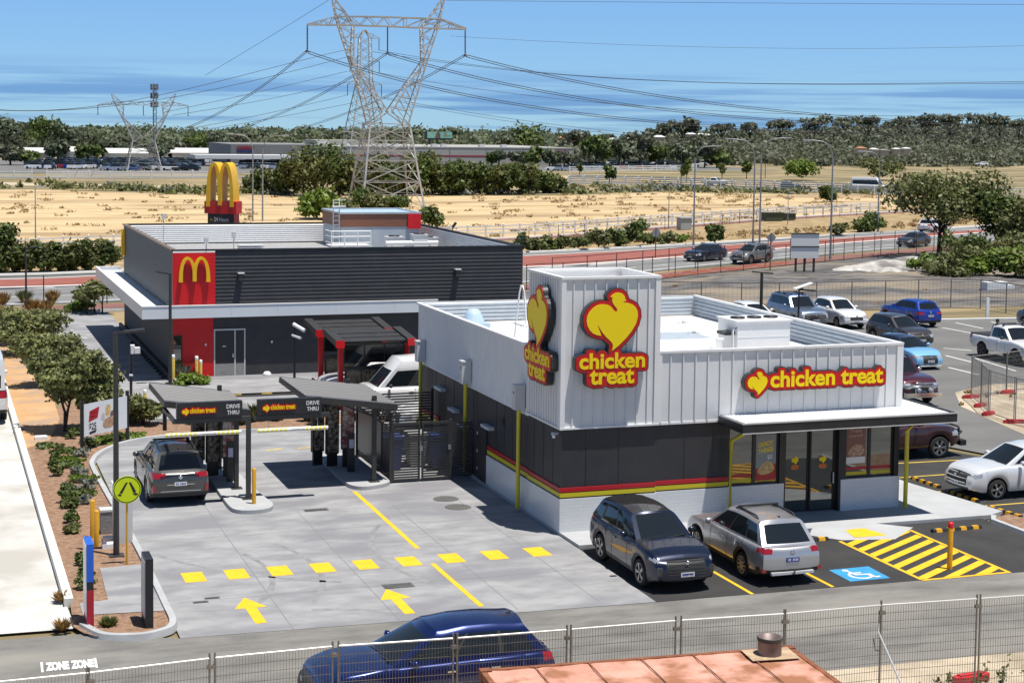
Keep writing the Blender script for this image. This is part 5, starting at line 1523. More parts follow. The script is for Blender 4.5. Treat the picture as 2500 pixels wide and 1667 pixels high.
# ================================================================== vehicles
M_TYRE = mat('tyre', (.018, .018, .018), .85, var=.2, scale=8)
M_ALLOY = mat('alloy', (.42, .42, .43), .3, .85)
M_ALLOYD = mat('dark_alloy', (.10, .10, .105), .35, .7)
M_CARGLASS = mat('car_glass', (.010, .014, .017), .04, spec=.6)
M_PLASTIC = mat('black_plastic', (.022, .022, .023), .6, var=.15, scale=6)
M_PLASTG = mat('grey_plastic', (.055, .055, .058), .6, var=.1, scale=6)
M_LAMP = mat('lamp_lens', (.45, .46, .48), .08, .35, coat=1.0)
M_TAIL = mat('tail_lamp', (.30, .006, .01), .12, coat=1.0)
M_CHROME = mat('chrome', (.62, .62, .63), .15, 1.0)
M_PLATE = mat('plate_white', (.70, .70, .70), .4)
M_PLATEB = mat('plate_blue', (.04, .06, .30), .4)
_paints = {}
def paint(name, col, metal=.35, rough=.3):
 k = 'paint_' + name
 if k not in _paints:
  _paints[k] = mat(k, col, rough, metal, coat=1.0, spec=.5)
 return _paints[k]
def lerp(a, b, t): return a + (b - a) * t
def smoothstep(t):
 t = min(1, max(0, t)); return t * t * (3 - 2 * t)
BASE = dict(L=4.6, W=1.87, H=1.68, gc=.27, wb=2.7, wr=.36, fo=.88, zh=.96, zc=1.10, zb=1.07, zbr=1.12, cowl=1.38, scr=.80, rtop=.50, rbase=.14,
   wt=.62, glass=((.05, .40), (.43, .75), (.78, .93)), spoke=5, rim=M_ALLOY, clad=True, rails=None, bars=False, grille=((.52, .85), .62), head=((.70, .90), .52), tail=((.80, 1.02), .50),
   low=((.0, .46), .70), roofm=None, deck=None, gbot=.10, gtop=.86, plate=True, platem=None, bull=False, crown=.05, rear_glass=True, nose=.10, taper=.16)
def car(name, label, col, loc, rotz, group=None, **kw):
 S = dict(BASE); S.update(kw)
 L, W, H = S['L'], S['W'], S['H']
 hl = L / 2
 xf = hl - S['fo']; xr = xf - S['wb']
 wr = S['wr']; Ra = wr * 1.13 + .02
 xw0 = hl - S['cowl']; xw1 = xw0 - S['scr']; xt1 = -hl + S['rtop']; xt0 = -hl + S['rbase']
 t = thing(name, label, S.get('cat', 'car'), (loc[0], loc[1], loc[2] if len(loc) > 2 else 0), rotz, group, local=True)
 # ---- lower shell
 dk = S['deck']                                       # (x0,x1,z) raised or sunken deck behind the cabin
 tp = [(-hl, S['zbr'] - .04), (-hl + .10, S['zbr'])]
 if dk: tp = [(-hl, dk - .03), (-hl + .08, dk), (xt0 - .02, dk), (xt0 + .03, S['zbr'])]
 tp += [(xt0 + .3 if xt0 + .3 < xw0 - .5 else xt0 + .1, S['zbr']), (xw0 - .1, lerp(S['zb'], S['zc'], .4)), (xw0, S['zc']), (xw0 + .25, S['zc'] - .005), (lerp(xw0, hl, .6), lerp(S['zc'], S['zh'], .45)), (hl - .22, S['zh']), (hl - .07, S['zh'] - .05), (hl, S['zh'] - .13)]
 tx = [p[0] for p in tp]; tz = [p[1] for p in tp]
 def zt(x): return float(np.interp(x, tx, tz))
 def hw(x):
  w = W / 2
  f = (x - (hl - .75)) / .75
  if f > 0: w *= 1 - S['taper'] * f ** 2.4
  r = (-x - (hl - .6)) / .6
  if r > 0: w *= 1 - .10 * r ** 2.2
  return w
 def zbot(x):
  z = S['gc'] + max(0, abs(x) - (hl - .35)) * .25
  for xw in (xf, xr):
   d = abs(x - xw)
   if d < Ra: z = max(z, wr * .98 + math.sqrt(max(0, Ra * Ra - d * d)))
  return z
 lev = [(.945, .0), (.975, .07), (.99, .16), (1.0, .28), (1.0, .42), (.998, .55), (.992, .67), (.98, .78), (.962, .87), (.94, .94), (.905, .985), (.83, 1.0)]
 NT = 3
 def section(x):
  w, z0, z1 = hw(x), zbot(x), zt(x)
  h = z1 - z0
  fz = smoothstep((x - (hl - .5)) / .5); rz = smoothstep((-x - (hl - .4)) / .4)
  P = []
  for a, b in lev:
   z = z0 + h * b
   u = (z - S['gc']) / max(.3, z1 - S['gc'])
   dx = -S['nose'] * fz * (max(0, u - .55) / .45) ** 1.6 - .06 * fz * (1 - min(1, u / .2)) + rz * (.05 * (1 - min(1, u / .3)) + (.06 * (max(0, u - .7) / .3) if not dk else 0))
   P.append((x + dx, w * a, z))
  top = P[-1]
  for a in (.55, .25, 0):
   P.append((top[0], w * a, z1 + .035 * (1 - (a / .83) ** 2)))
  return P
 xs_ = sorted(set([round(-hl + L * k / 76, 4) for k in range(77)] + [round(v, 4) for xw in (xf, xr) for v in (xw - Ra, xw + Ra, xw - Ra * .96, xw + Ra * .96, xw - Ra * .86, xw + Ra * .86)]))
 secs = [section(x) for x in xs_]
 n = len(secs[0]); ns = len(secs)
 V = []; F = []; tags = []
 for s in (1, -1):
  b = len(V)
  for P in secs:
   V += [(p[0], p[1] * s, p[2]) for p in P]
  for i in range(ns - 1):
   for j in range(n - 1):
    q = (b + i * n + j, b + (i + 1) * n + j, b + (i + 1) * n + j + 1, b + i * n + j + 1)
    F.append(q[::-1] if s > 0 else q); tags.append(('top' if j >= len(lev) - 2 else 'side'))
 NY = 14
 for e in (0, ns - 1):
  P = secs[e]; sg = 1 if e else -1
  b = len(V)
  for j, p in enumerate(P):
   bulge = (.13 if e else .07) * (1 if j < len(lev) - 3 else max(0, (len(lev) - 1 - j) / 3))
   for k in range(NY + 1):
    yy = -1 + 2 * k / NY
    V.append((p[0] + sg * bulge * (1 - abs(yy) ** 2.2), p[1] * yy, p[2]))
  for j in range(n - 1):
   for k in range(NY):
    q = (b + j * (NY + 1) + k, b + j * (NY + 1) + k + 1, b + (j + 1) * (NY + 1) + k + 1, b + (j + 1) * (NY + 1) + k)
    F.append(q if sg > 0 else q[::-1]); tags.append('front' if e else 'rear')
 groups = {}
 fg, rg = S['grille'], S['head']
 zhd = S['zh']
 for f, tg in zip(F, tags):
  c = [sum(V[i][k] for i in f) / 4 for k in range(3)]
  ay = abs(c[1]) / (W / 2); key = 'body'
  if tg == 'front' or (tg == 'side' and c[0] > hl - .42):
   if tg == 'front' and fg[0][0] < c[2] / zhd < fg[0][1] and ay < fg[1]: key = 'grille'
   elif rg[0][0] < c[2] / zhd < rg[0][1] and ay > rg[1] and c[0] > hl - .36: key = 'headlight'
   elif S['low'] and c[2] / zhd < S['low'][0][1] and ay < S['low'][1] and tg == 'front': key = 'front_bumper'
  if tg == 'rear' or (tg == 'side' and c[0] < -hl + .30):
   zr = S['zbr'] if not dk else dk
   if S['tail'][0][0] < c[2] / zr < S['tail'][0][1] and ay > S['tail'][1]: key = 'tail_light'
   elif c[2] < S['gc'] + .22 and S['clad']: key = 'rear_bumper'
  if key == 'body' and S['clad'] and tg == 'side':
   near = min(math.hypot(c[0] - xf, c[2] - wr), math.hypot(c[0] - xr, c[2] - wr))
   if near < Ra + .075 or c[2] < S['gc'] + .10: key = 'cladding'
  if dk and tg == 'top' and c[0] < xt0 - .05 and S.get('cover'): key = 'tray_cover'
  groups.setdefault(key, []).append(f)
 P_ = col if not isinstance(col, tuple) else paint('x%02x%02x%02x' % tuple(int(c * 255) for c in col), col)
 mm = {'body': P_, 'grille': S.get('grillem', M_PLASTIC), 'headlight': M_LAMP, 'front_bumper': M_PLASTG, 'tail_light': M_TAIL, 'rear_bumper': M_PLASTIC, 'cladding': S.get('cladm', M_PLASTIC), 'tray_cover': M_PLASTIC}
 def sub(faces):
  mb = MB(); idx = {}
  for f in faces:
   for i in f:
    if i not in idx: idx[i] = len(idx)
  vv = [None] * len(idx)
  for i, k in idx.items(): vv[k] = V[i]
  return mb.add(vv, [tuple(idx[i] for i in f) for f in faces], 0, True)
 body = None
 parts = {}
 for key, fs in sorted(groups.items(), key=lambda a: a[0] != 'body'):
  if key in ('headlight', 'tail_light'):
   for s in (1, -1):
    ff = [f for f in fs if sum(V[i][1] for i in f) * s > 0]
    if ff: part(key, sub(ff), mm[key], t, angle=50)
  else:
   parts[key] = part(key, sub(fs), mm[key], t, angle=50)
 body = parts['body']
 # ---- greenhouse
 wbh = W / 2 * .885; wtp = S['wt']
 us = sorted(set([0, .02, 1] + [v for g in S['glass'] for v in g] + [k / 10 for k in range(11)]))
 vsl = [0, S['gbot'], .3, .5, .7, S['gtop'], .94, 1.0]
 def zr_(u): return H - .055 * (1 - smoothstep(u / .35)) - .05 * smoothstep((u - .55) / .45)
 def gp(u, v):
  x = lerp(lerp(xw0, xw1, v), lerp(xt0, xt1, v), u)
  zb_ = lerp(S['zc'], S['zbr'], smoothstep(u * 1.2)) - .015
  z = lerp(zb_, zr_(u), v if v < .94 else (v + .0))
  y = lerp(wbh * (1 - .03 * abs(2 * u - 1) ** 3), wtp, v ** 1.15)
  if v > .9: y -= .055 * ((v - .9) / .1) ** 2
  if v == 1.0: z += .012
  return x, y, z
 GV = {}
 def quad_sheet(pts, test):
  """pts[i][j] grid; test(i,j)->key"""
  ni, nj = len(pts), len(pts[0])
  out = {}
  for i in range(ni - 1):
   for j in range(nj - 1):
    out.setdefault(test(i, j), []).append((i, j))
  res = {}
  for k, cells in out.items():
   idx = {}; vv = []; ff = []
   for (i, j) in cells:
    f = []
    for (a, b) in ((i, j), (i + 1, j), (i + 1, j + 1), (i, j + 1)):
     if (a, b) not in idx: idx[(a, b)] = len(vv); vv.append(pts[a][b])
     f.append(idx[(a, b)])
    ff.append(tuple(f))
   res[k] = (vv, ff)
  return res
 frame = MB(); pillar = MB(); roofmb = MB()
 wins = []
 for s in (1, -1):
  pts = [[(gp(u, v)[0], gp(u, v)[1] * s, gp(u, v)[2]) for v in vsl] for u in us]
  def test(i, j):
   u = (us[i] + us[i + 1]) / 2; v = (vsl[j] + vsl[j + 1]) / 2
   if S['gbot'] <= v <= S['gtop']:
    for gi, g in enumerate(S['glass']):
     if g[0] <= u <= g[1]: return 'w%d' % gi
    for gi in range(len(S['glass']) - 1):
     if S['glass'][gi][1] < u < S['glass'][gi + 1][0]: return 'p%d' % gi
   return 'frame'
  for k, (vv, ff) in quad_sheet(pts, test).items():
   if s < 0: ff = [f[::-1] for f in ff]
   if k == 'frame': frame.add(vv, ff, 0, True)
   elif k[0] == 'p': wins.append(('pillar', MB().add(vv, ff, 0, True)))
   else: wins.append(('side_window', MB().add(vv, ff, 0, True)))
 NYG = 12
 def across(u, v, k, bow):
  x, y, z = gp(u, v)
  yy = -1 + 2 * k / NYG
  return (x + bow * (1 - abs(yy) ** 2), y * yy, z + (S['crown'] * (1 - yy * yy) * (v if v < .999 else 1)) * (1 if v > .93 else v * .6))
 for u, bow, nm in ((0, .12, 'windshield'), (1, -.07, 'rear_window')):
  pts = [[across(u, v, k, bow * (1 - .35 * v)) for k in range(NYG + 1)] for v in vsl]
  def test(i, j):
   v = (vsl[i] + vsl[i + 1]) / 2
   if (S['gbot'] * .4 if u == 0 else S['gbot'] * .9) < v < S['gtop'] + (.05 if u == 0 else 0.0) and 0 < j < NYG - 1 and (u == 0 or S['rear_glass']): return 'g'
   return 'frame'
  for k, (vv, ff) in quad_sheet(pts, test).items():
   if u == 0: ff = [f for f in ff]
   else: ff = [f[::-1] for f in ff]
   if k == 'g': wins.append((nm, MB().add(vv, ff, 0, True)))
   else: frame.add(vv, ff, 0, True)
 ru = [k / 12 for k in range(13)]
 pts = [[across(u, 1.0, k, .12 * .65 * (1 - u) ** 2 - .07 * .65 * u ** 2) for k in range(NYG + 1)] for u in ru]
 vv, ff = quad_sheet(pts, lambda i, j: 'r')['r']
 roofmb.add(vv, ff, 0, True)
 part('cabin_frame', frame, P_ if not S.get('framem') else S['framem'], t, angle=50)
 part('roof', roofmb, S['roofm'] or P_, t, angle=50)
 for nm, mbw in wins: part(nm, mbw, M_PLASTIC if nm == 'pillar' else M_CARGLASS, t, angle=50)
 part('underbody', MB().box(-hl + .3, hl - .35, -W / 2 + .28, W / 2 - .28, S['gc'] + .0, S['zb'] - .12).box(xr + Ra, xf - Ra, -W / 2 + .1, W / 2 - .1, S['gc'] + .02, S['gc'] + .2), M_PLASTIC, t)
 # ---- wheels
 ty = MB(); ty.lathe([(wr * .68, .105), (wr * .88, .112), (wr * .975, .085), (wr, .05), (wr, -.05), (wr * .975, -.085), (wr * .88, -.112), (wr * .68, -.105)], 28, axis='Y')
 rm = MB(); rm.lathe([(wr * .70, .10), (wr * .66, .095), (wr * .64, .03), (0, .03)][::-1], 28, axis='Y', m=1); rm.lathe([(wr * .70, .104), (wr * .63, .100)][::-1], 28, axis='Y')
 rm.lathe([(wr * .70, -.10), (0, -.09)], 28, axis='Y', m=1)
 ns_ = S['spoke']
 for k in range(ns_):
  a0 = 2 * math.pi * k / ns_
  for da in ((-.13, .13) if ns_ <= 6 else (0,)):
   a = a0 + da
   d = Vector((math.cos(a), 0, math.sin(a)))
   d0 = Vector((math.cos(a0), 0, math.sin(a0)))
   rm.beam(d0 * wr * .12 + Vector((0, .085, 0)), d * wr * .66 + Vector((0, .088, 0)), wr * .10, .03, up=(0, 1, 0))
 rm.lathe([(wr * .17, .06), (wr * .15, .105), (0, .108)][::-1], 14, axis='Y')
 w0 = None
 for (xw, s) in ((xf, 1), (xf, -1), (xr, 1), (xr, -1)):
  if w0 is None:
   w0 = part('wheel', ty, M_TYRE, t); r0 = part('rim', rm, [S['rim'], M_PLASTIC], w0); w = w0
  else:
   w = w0.copy(); COL.objects.link(w); w.parent = t
   r1 = r0.copy(); COL.objects.link(r1); r1.parent = w
  w.location = (xw, s * (W / 2 - .125), wr)
  w.rotation_euler = (0, 0, 0 if s > 0 else math.pi)
 # ---- trim
 def surf(x, zfrac):
  P = section(x); z0, z1 = P[0][2], P[len(lev) - 1][2]
  return P
 seams = MB(); handles = MB()
 bx = [lerp(lerp(xw0, xw1, .3), lerp(xt0, xt1, .3), g) for g in ([S['glass'][0][0] - .02] + [(S['glass'][i][1] + S['glass'][i + 1][0]) / 2 for i in range(min(2, len(S['glass']) - 1))] if S['glass'] else [])]
 if len(bx) > 2: bx[2] = min(bx[2], xr + Ra * 1.0)
 for x in bx:
  P = section(x)
  for s in (1, -1):
   Q = [p for p in P[1:len(lev) - 1]]
   vv = []; seams = MB()
   for p in Q: vv += [(p[0] - .007, (p[1] + .004) * s, p[2]), (p[0] + .007, (p[1] + .004) * s, p[2])]
   seams.add(vv, [(2 * k, 2 * k + 1, 2 * k + 3, 2 * k + 2) if s < 0 else (2 * k, 2 * k + 2, 2 * k + 3, 2 * k + 1) for k in range(len(Q) - 1)])
   part('door_gap', seams, M_PLASTIC, body)
 for x in bx[1:3]:
  for s in (1, -1):
   w = hw(x + .2)
   mbh = MB(); mbh.box(x + .06, x + .26, s * (w * .985) - .025, s * (w * .985) + .025, S['zb'] - .16, S['zb'] - .125)
   part('door_handle', mbh, P_ if not S.get('chrome') else M_CHROME, body)
 for s in (1, -1):
  mbm = MB()
  xm = xw0 - .42
  mbm.lathe([(0, -.11), (.06, -.10), (.095, -.04), (.10, .04), (.07, .10), (0, .115)], 12, axis='Y')
  mbm.v = [(xm + v[0] * .75, s * (W / 2 + .07) + v[1] * 1.0, S['zb'] + .11 + v[2] * .85) for v in mbm.v]
  part('mirror', mbm, S.get('mirrorm') or P_, t)
 if S['plate']:
  for e in (1, -1):
   x = e * (hl + (.13 if e > 0 else .075)) + (S.get('pdx', 0) if e > 0 else 0)
   zz = S['gc'] + .19 if e > 0 else (S['zbr'] * .62)
   p = part('number_plate', MB().box(min(x, x + e * .014), max(x, x + e * .014), -.19, .19, zz, zz + .115), S['platem'] or M_PLATE, t)
   mb = MB()
   for k in range(7):
    y = -.15 + k * .044
    if k == 4: continue
    mb.box(min(x + e * .014, x + e * .017), max(x + e * .014, x + e * .017), y, y + .028, zz + .03, zz + .088)
   part('plate_characters', mb, M_PLATEB if not S['platem'] else M_PLATE, p)
 if S['rails']:
  for s in (1, -1):
   a, b = gp(.16, 1.0), gp(.88, 1.0)
   pts = [(a[0], (a[1] - .02) * s, a[2] + .0), (a[0] - .12, (a[1] - .02) * s, a[2] + .075), (b[0] + .12, (b[1] - .02) * s, b[2] + .075), (b[0], (b[1] - .02) * s, b[2])]
   part('roof_rail', MB().tube(pts, .026, 8), S['rails'], t)
 if S['bars']:
  for u in S['bars']:
   a = gp(u, 1.0)
   part('roof_bar', MB().box(a[0] - .04, a[0] + .04, -a[1] - .02, a[1] + .02, a[2] + .07, a[2] + .11).box(a[0] - .04, a[0] + .04, a[1] - .08, a[1] - .0, a[2] - .01, a[2] + .07).box(a[0] - .04, a[0] + .04, -a[1], -a[1] + .08, a[2] - .01, a[2] + .07), M_PLASTIC, t)
 if S.get('strip'):
  mb = MB()
  for k in range(S['strip']):
   z = lerp(fg[0][0], fg[0][1], (k + .5) / S['strip']) * zhd
   V2 = []
   for q in range(13):
    yy = (-1 + q / 6) * fg[1] * .96
    xx = hl + .135 * (1 - abs(yy) ** 2.2) - S['nose'] * (max(0, (z - S['gc']) / (zhd - .13 - S['gc']) - .55) / .45) ** 1.6 + .012
    V2 += [(xx, yy * W / 2, z - .016), (xx, yy * W / 2, z + .016)]
   mb.add(V2, [(2 * q, 2 * q + 2, 2 * q + 3, 2 * q + 1) for q in range(12)])
  part('grille_bar', mb, S.get('stripm', M_CHROME), parts.get('grille', body))
 if S['bull']:
  x = hl + .22
  mb = MB()
  mb.tube([(x - .28, -W / 2 + .12, .86), (x, -W / 2 + .35, .90), (x, W / 2 - .35, .90), (x - .28, W / 2 - .12, .86)], .04, 8)
  mb.tube([(x, -.42, .45), (x, -.42, 1.0), (x, -.38, 1.05), (x, .38, 1.05), (x, .42, 1.0), (x, .42, .45)], .04, 8)
  part('bull_bar', mb, M_CHROME if S['bull'] == 1 else M_PLASTIC, t)
  part('bar_channel', MB().box(x - .2, x + .05, -W / 2 + .1, W / 2 - .1, .42, .62), M_CHROME if S['bull'] == 1 else M_PLASTIC, t)
  if S['bull'] == 1:
   for y in (-.28, .28):
    part('driving_lamp', MB().lathe([(0, .08), (.10, .06), (.11, 0), (.06, -.06)], 14, axis='X', c=(x + .03, y, .74)), M_LAMP, t)
 part('badge', MB().lathe([(0, .012), (.06, .01), (.065, 0)], 14, axis='X', c=(hl + .12, 0, zhd * .83)), M_CHROME, t)
 if S.get('badge_rear', True):
  part('badge', MB().lathe([(.065, 0), (.06, -.01), (0, -.012)], 14, axis='X', c=(-hl - .06, 0, S['zbr'] * .86)), M_CHROME, t)
 if S.get('antenna', True):
  a = gp(.93, 1.0)
  part('antenna', MB().add([(a[0] + .1, 0, a[2] + .045), (a[0] - .06, .02, a[2] + .04), (a[0] - .06, -.02, a[2] + .04), (a[0] - .08, 0, a[2] + .11)], [(0, 1, 3), (1, 2, 3), (2, 0, 3)]), M_PLASTIC, t)
 part('wiper', MB().beam((xw0 - .02 + .10, -.55, S['zc'] + .02), (xw0 - .10 + .10, .05, S['zc'] + .05), .03, .02).beam((xw0 - .02 + .10, .1, S['zc'] + .02), (xw0 - .08 + .08, .6, S['zc'] + .05), .03, .02), M_PLASTIC, t)
 if S.get('extra'): S['extra'](t, S, gp, hl, W)
 return t
NAVY = paint('navy', (.007, .012, .034), .5, .28)
SILV = paint('silver', (.46, .465, .49), .65, .32)
GREY = paint('gunmetal', (.085, .083, .078), .7, .32)
BLUE = paint('deep_blue', (.004, .015, .10), .5, .25)
WHITE = paint('white', (.74, .74, .74), .0, .3)
MAROON = paint('maroon', (.075, .006, .014), .4, .3)
BROWN = paint('brown_maroon', (.055, .018, .022), .4, .35)
LTBLUE = paint('light_blue', (.20, .46, .74), .1, .3)
DKBROWN = paint('dark_bronze', (.055, .045, .045), .5, .35)
BRBLUE = paint('bright_blue', (.006, .04, .32), .35, .28)
STEELB = paint('steel_blue', (.22, .27, .36), .7, .3)
BLACKP = paint('black', (.01, .011, .016), .3, .28)
PEWT = paint('pewter', (.27, .265, .25), .7, .33)
B_ = lambda px, py, z=0: G(px, py, z)
# front bays
def hy(t, S, gp, hl, W):
 for s in (1, -1):
  part('fog_lamp', MB().box(hl - .10, hl + .035, s * W * .385 - .07, s * W * .385 + .07, .50, .70), M_ALLOYD, t)
 a, b = gp(.12, 1), gp(.70, 1)
 part('sunroof', MB().box(b[0], a[0] - .12, -.42, .42, 1.655 + .006, 1.655 + .012), M_CARGLASS, t)
car('suv', 'navy suv with black roof parked nose out beside the white tiled wall', NAVY, (18.47, 40.62), R(-90.5), 'cars in the front bays', L=4.63, W=1.87, H=1.67, wb=2.76, wr=.37, fo=.90, zh=.98, zc=1.12, roofm=paint('gloss_black', (.035, .03, .026), .3, .2), spoke=5, rim=[M_ALLOY][0], grille=((.50, .90), .60), head=((.84, .92), .72), strip=5, stripm=M_PLASTG, extra=hy, glass=((.06, .40), (.43, .74), (.78, .92)), cladm=M_PLASTG)
def wagon_x(t, S, gp, hl, W):
 part('bumper_guard', MB().box(-hl - .10, -hl - .02, -.62, .62, .33, .40), M_GREYW, t)
 part('tow_ball', MB().tube([(-hl - .02, 0, .34), (-hl - .16, 0, .36), (-hl - .18, 0, .44)], .03, 8), M_CHROME, t)
 for s in (1, -1):
  part('reflector', MB().box(-hl - .02, -hl + .12, s * W * .44 - .06, s * W * .44 + .05, .40, .48), M_TAIL, t)
car('station_wagon', 'silver high riding station wagon with black roof rails parked nose in', SILV, (21.45, 40.52), R(89.5), 'cars in the front bays', L=4.82, W=1.84, H=1.64, wb=2.745, wr=.345, fo=.95, zh=.90, zc=1.04, zb=1.02, zbr=1.06, cowl=1.45, scr=.92, rtop=.66, rbase=.16, rails=M_PLASTIC, bars=(.30,), spoke=10, tail=((.82, .97), .62), glass=((.05, .38), (.40, .70), (.73, .93)), platem=M_PLATEB, extra=wagon_x, chrome=True)
def sor(t, S, gp, hl, W):
 for s in (1, -1):
  part('reflector', MB().box(-hl - .05, -hl + .06, s * W * .43 - .05, s * W * .43 + .05, .50, .70), M_TAIL, t)
 part('trim_strip', MB().box(-hl - .085, -hl - .05, -.42, .42, .72, .745), M_CHROME, t)
 part('trim_strip', MB().box(-hl - .085, -hl - .05, -.62, .62, .52, .545), M_CHROME, t)
 part('tailgate_strip', MB().box(-hl - .055, -hl - .02, -.6, .6, 1.10, 1.13), M_ALLOY, t)
car('suv', 'grey suv with silver roof bars waiting under the drive through portal', GREY, (7.42, 53.95), R(90), None, L=4.7, W=1.885, H=1.70, wb=2.70, wr=.36, fo=.93, zbr=1.12, rails=M_PLASTIC, bars=(.22,), tail=((.84, .98), .52), spoke=10, extra=sor)
car('suv', 'deep blue suv driving past behind the wire fence panels', BLUE, (9.72, 32.42), R(180.5), None, L=5.05, W=1.95, H=1.73, wb=2.93, wr=.385, fo=.95, gc=.30, zh=.98, zc=1.13, zb=1.10, zbr=1.15, cowl=1.55, scr=1.02, rtop=.62, rbase=.15, glass=((.05, .36), (.385, .68), (.71, .93)), grille=((.45, .86), .55), head=((.66, .84), .50), tail=((.82, .98), .5), spoke=10, chrome=True, gbot=.13, gtop=.82)
# right of the restaurant
car('suv', 'white compact suv nosed up to a wheel stop at the right edge', paint('pearl_white', (.66, .68, .70), .1, .28), (34.18, 46.02), R(180), 'cars beside the restaurant', L=4.37, W=1.81, H=1.64, wb=2.67, wr=.345, fo=.92, zh=.96, zc=1.09, cowl=1.40, scr=.85, grille=((.52, .95), .62), head=((.78, .90), .55), strip=3, spoke=5, clad=False)
car('off_roader', 'brown maroon off-roader with bull bar half hidden by the awning', BROWN, (33.55, 52.52), R(0), 'cars beside the restaurant', cat='car', L=4.85, W=1.89, H=1.88, gc=.42, wb=2.79, wr=.415, fo=.93, zh=1.12, zc=1.25, zb=1.22, zbr=1.24, cowl=1.50, scr=.62, rtop=.35, rbase=.12, wt=.68, bull=2, spoke=6, clad=False, glass=((.06, .36), (.39, .68), (.72, .94)))
car('off_roader', 'dark red off-roader with chrome bull bar and two driving lamps', MAROON, (41.05, 64.3), R(-92), 'cars in the grey car park', cat='car', L=5.0, W=1.94, H=1.89, gc=.40, wb=2.85, wr=.40, fo=.95, zh=1.14, zc=1.26, zb=1.24, zbr=1.26, cowl=1.55, scr=.62, rtop=.35, rbase=.12, wt=.70, bull=1, spoke=6, clad=False, rails=M_PLASTIC, bars=(.3, .7), glass=((.06, .36), (.39, .68), (.72, .94)), mirrorm=M_CHROME)
def hatchx(t, S, gp, hl, W):
 part('front_lip', MB().box(hl - .05, hl + .16, -.6, .6, .20, .235), M_TRIM, t)
car('hatchback', 'light blue hatchback with dark roof in the row behind the white parapet', LTBLUE, (47.6, 73.2), R(-90), 'cars in the grey car park', L=4.07, W=1.78, H=1.45, gc=.20, wb=2.58, wr=.32, fo=.82, zh=.82, zc=.98, zb=.96, zbr=1.02, cowl=1.20, scr=.85, rtop=.45, rbase=.12, wt=.56, roofm=paint('dark_roof', (.02, .03, .06), .4, .25), framem=paint('dark_roof', (.02, .03, .06), .4, .25), clad=False, grille=((.38, .86), .5), head=((.72, .92), .52), low=None, extra=hatchx, pdx=0)
car('suv', 'dark bronze suv between the light blue and bright blue cars', DKBROWN, (51.6, 80.2), R(-90), 'cars in the grey car park', L=4.45, W=1.81, H=1.62, zh=.95, wr=.35)
car('suv', 'bright blue suv seen from behind near the white kerb', BRBLUE, (57.7, 88.6), R(91), 'cars in the grey car park', L=4.38, W=1.80, H=1.60, wb=2.65, wr=.34, fo=.85, tail=((.72, .90), .5), spoke=7, glass=((.05, .38), (.41, .70), (.74, .90)))
def utex(t, S, gp, hl, W):
 part('sports_bar', MB().box(-hl + .1, -hl + 1.45, -W / 2 + .1, W / 2 - .1, S['deck'] + .0, S['deck'] + .05), M_PLASTIC, t)
 part('tow_bar', MB().box(-hl - .16, -hl, -.5, .5, .50, .60), M_PLASTIC, t)
car('ute', 'white dual cab utility with roof bars and black tray cover', WHITE, (53.7, 73.0), R(-91), 'cars in the grey car park', cat='utility', L=5.0, W=1.76, H=1.86, gc=.52, wb=2.95, wr=.42, fo=.85, zh=1.10, zc=1.24, zb=1.20, zbr=1.22, cowl=1.45, scr=.60, rtop=1.95, rbase=1.78, wt=.66, deck=1.20, cover=True, bars=(.25, .85), glass=((.06, .48), (.53, .90)), clad=False, extra=utex, spoke=5, rim=M_ALLOYD, mirrorm=M_PLASTIC, badge_rear=False)
car('sedan', 'dark blue car at the right edge beyond the white utility', paint('slate_blue', (.03, .06, .12), .4, .3), (64.6, 84.0), R(-92), 'cars in the grey car park', L=4.5, W=1.78, H=1.45, gc=.22, wr=.32, zh=.84, zc=.98, zb=.96, zbr=1.0, cowl=1.25, scr=.9, rtop=1.05, rbase=.45, wt=.58, clad=False)
def lcx(t, S, gp, hl, W):
 a = gp(.35, 1)
 for s in (0, .12): part('awning_tube', MB().tube([(a[0] + .9, W / 2 - .1 + s, a[2] + .28), (a[0] - 1.2, W / 2 - .1 + s, a[2] + .14)], .05, 8), M_PLASTIC, t)
car('off_roader', 'silver blue large off-roader with black roof rack behind the parapet', STEELB, (50.1, 89.2), R(-93), 'cars in the grey car park', cat='car', L=4.98, W=1.98, H=1.92, gc=.40, wb=2.85, wr=.41, fo=.95, zh=1.18, zc=1.30, zb=1.26, zbr=1.28, cowl=1.55, scr=.65, rtop=.42, rbase=.12, wt=.70, rails=M_PLASTIC, bars=(.35, .7), strip=4, grille=((.50, .86), .66), clad=False, roofm=paint('blue_roof', (.05, .06, .16), .4, .3), extra=lcx)
car('suv', 'white suv beside the silver blue off-roader', WHITE, (52.9, 89.0), R(-92), 'cars in the grey car park', L=4.3, W=1.80, H=1.66, wb=2.6, wr=.34, fo=.85, grille=((.60, .80), .46), head=((.70, .88), .52), low=((0, .48), .46), clad=False)
car('sedan', 'white car mostly hidden behind the white roof and thick light pole', WHITE, (47.3, 89.6), R(-92), 'cars in the grey car park', L=4.6, W=1.8, H=1.46, gc=.22, wr=.33, zh=.86, zc=1.0, zb=.98, zbr=1.02, cowl=1.3, scr=.9, rtop=.9, rbase=.4, wt=.58, clad=False)
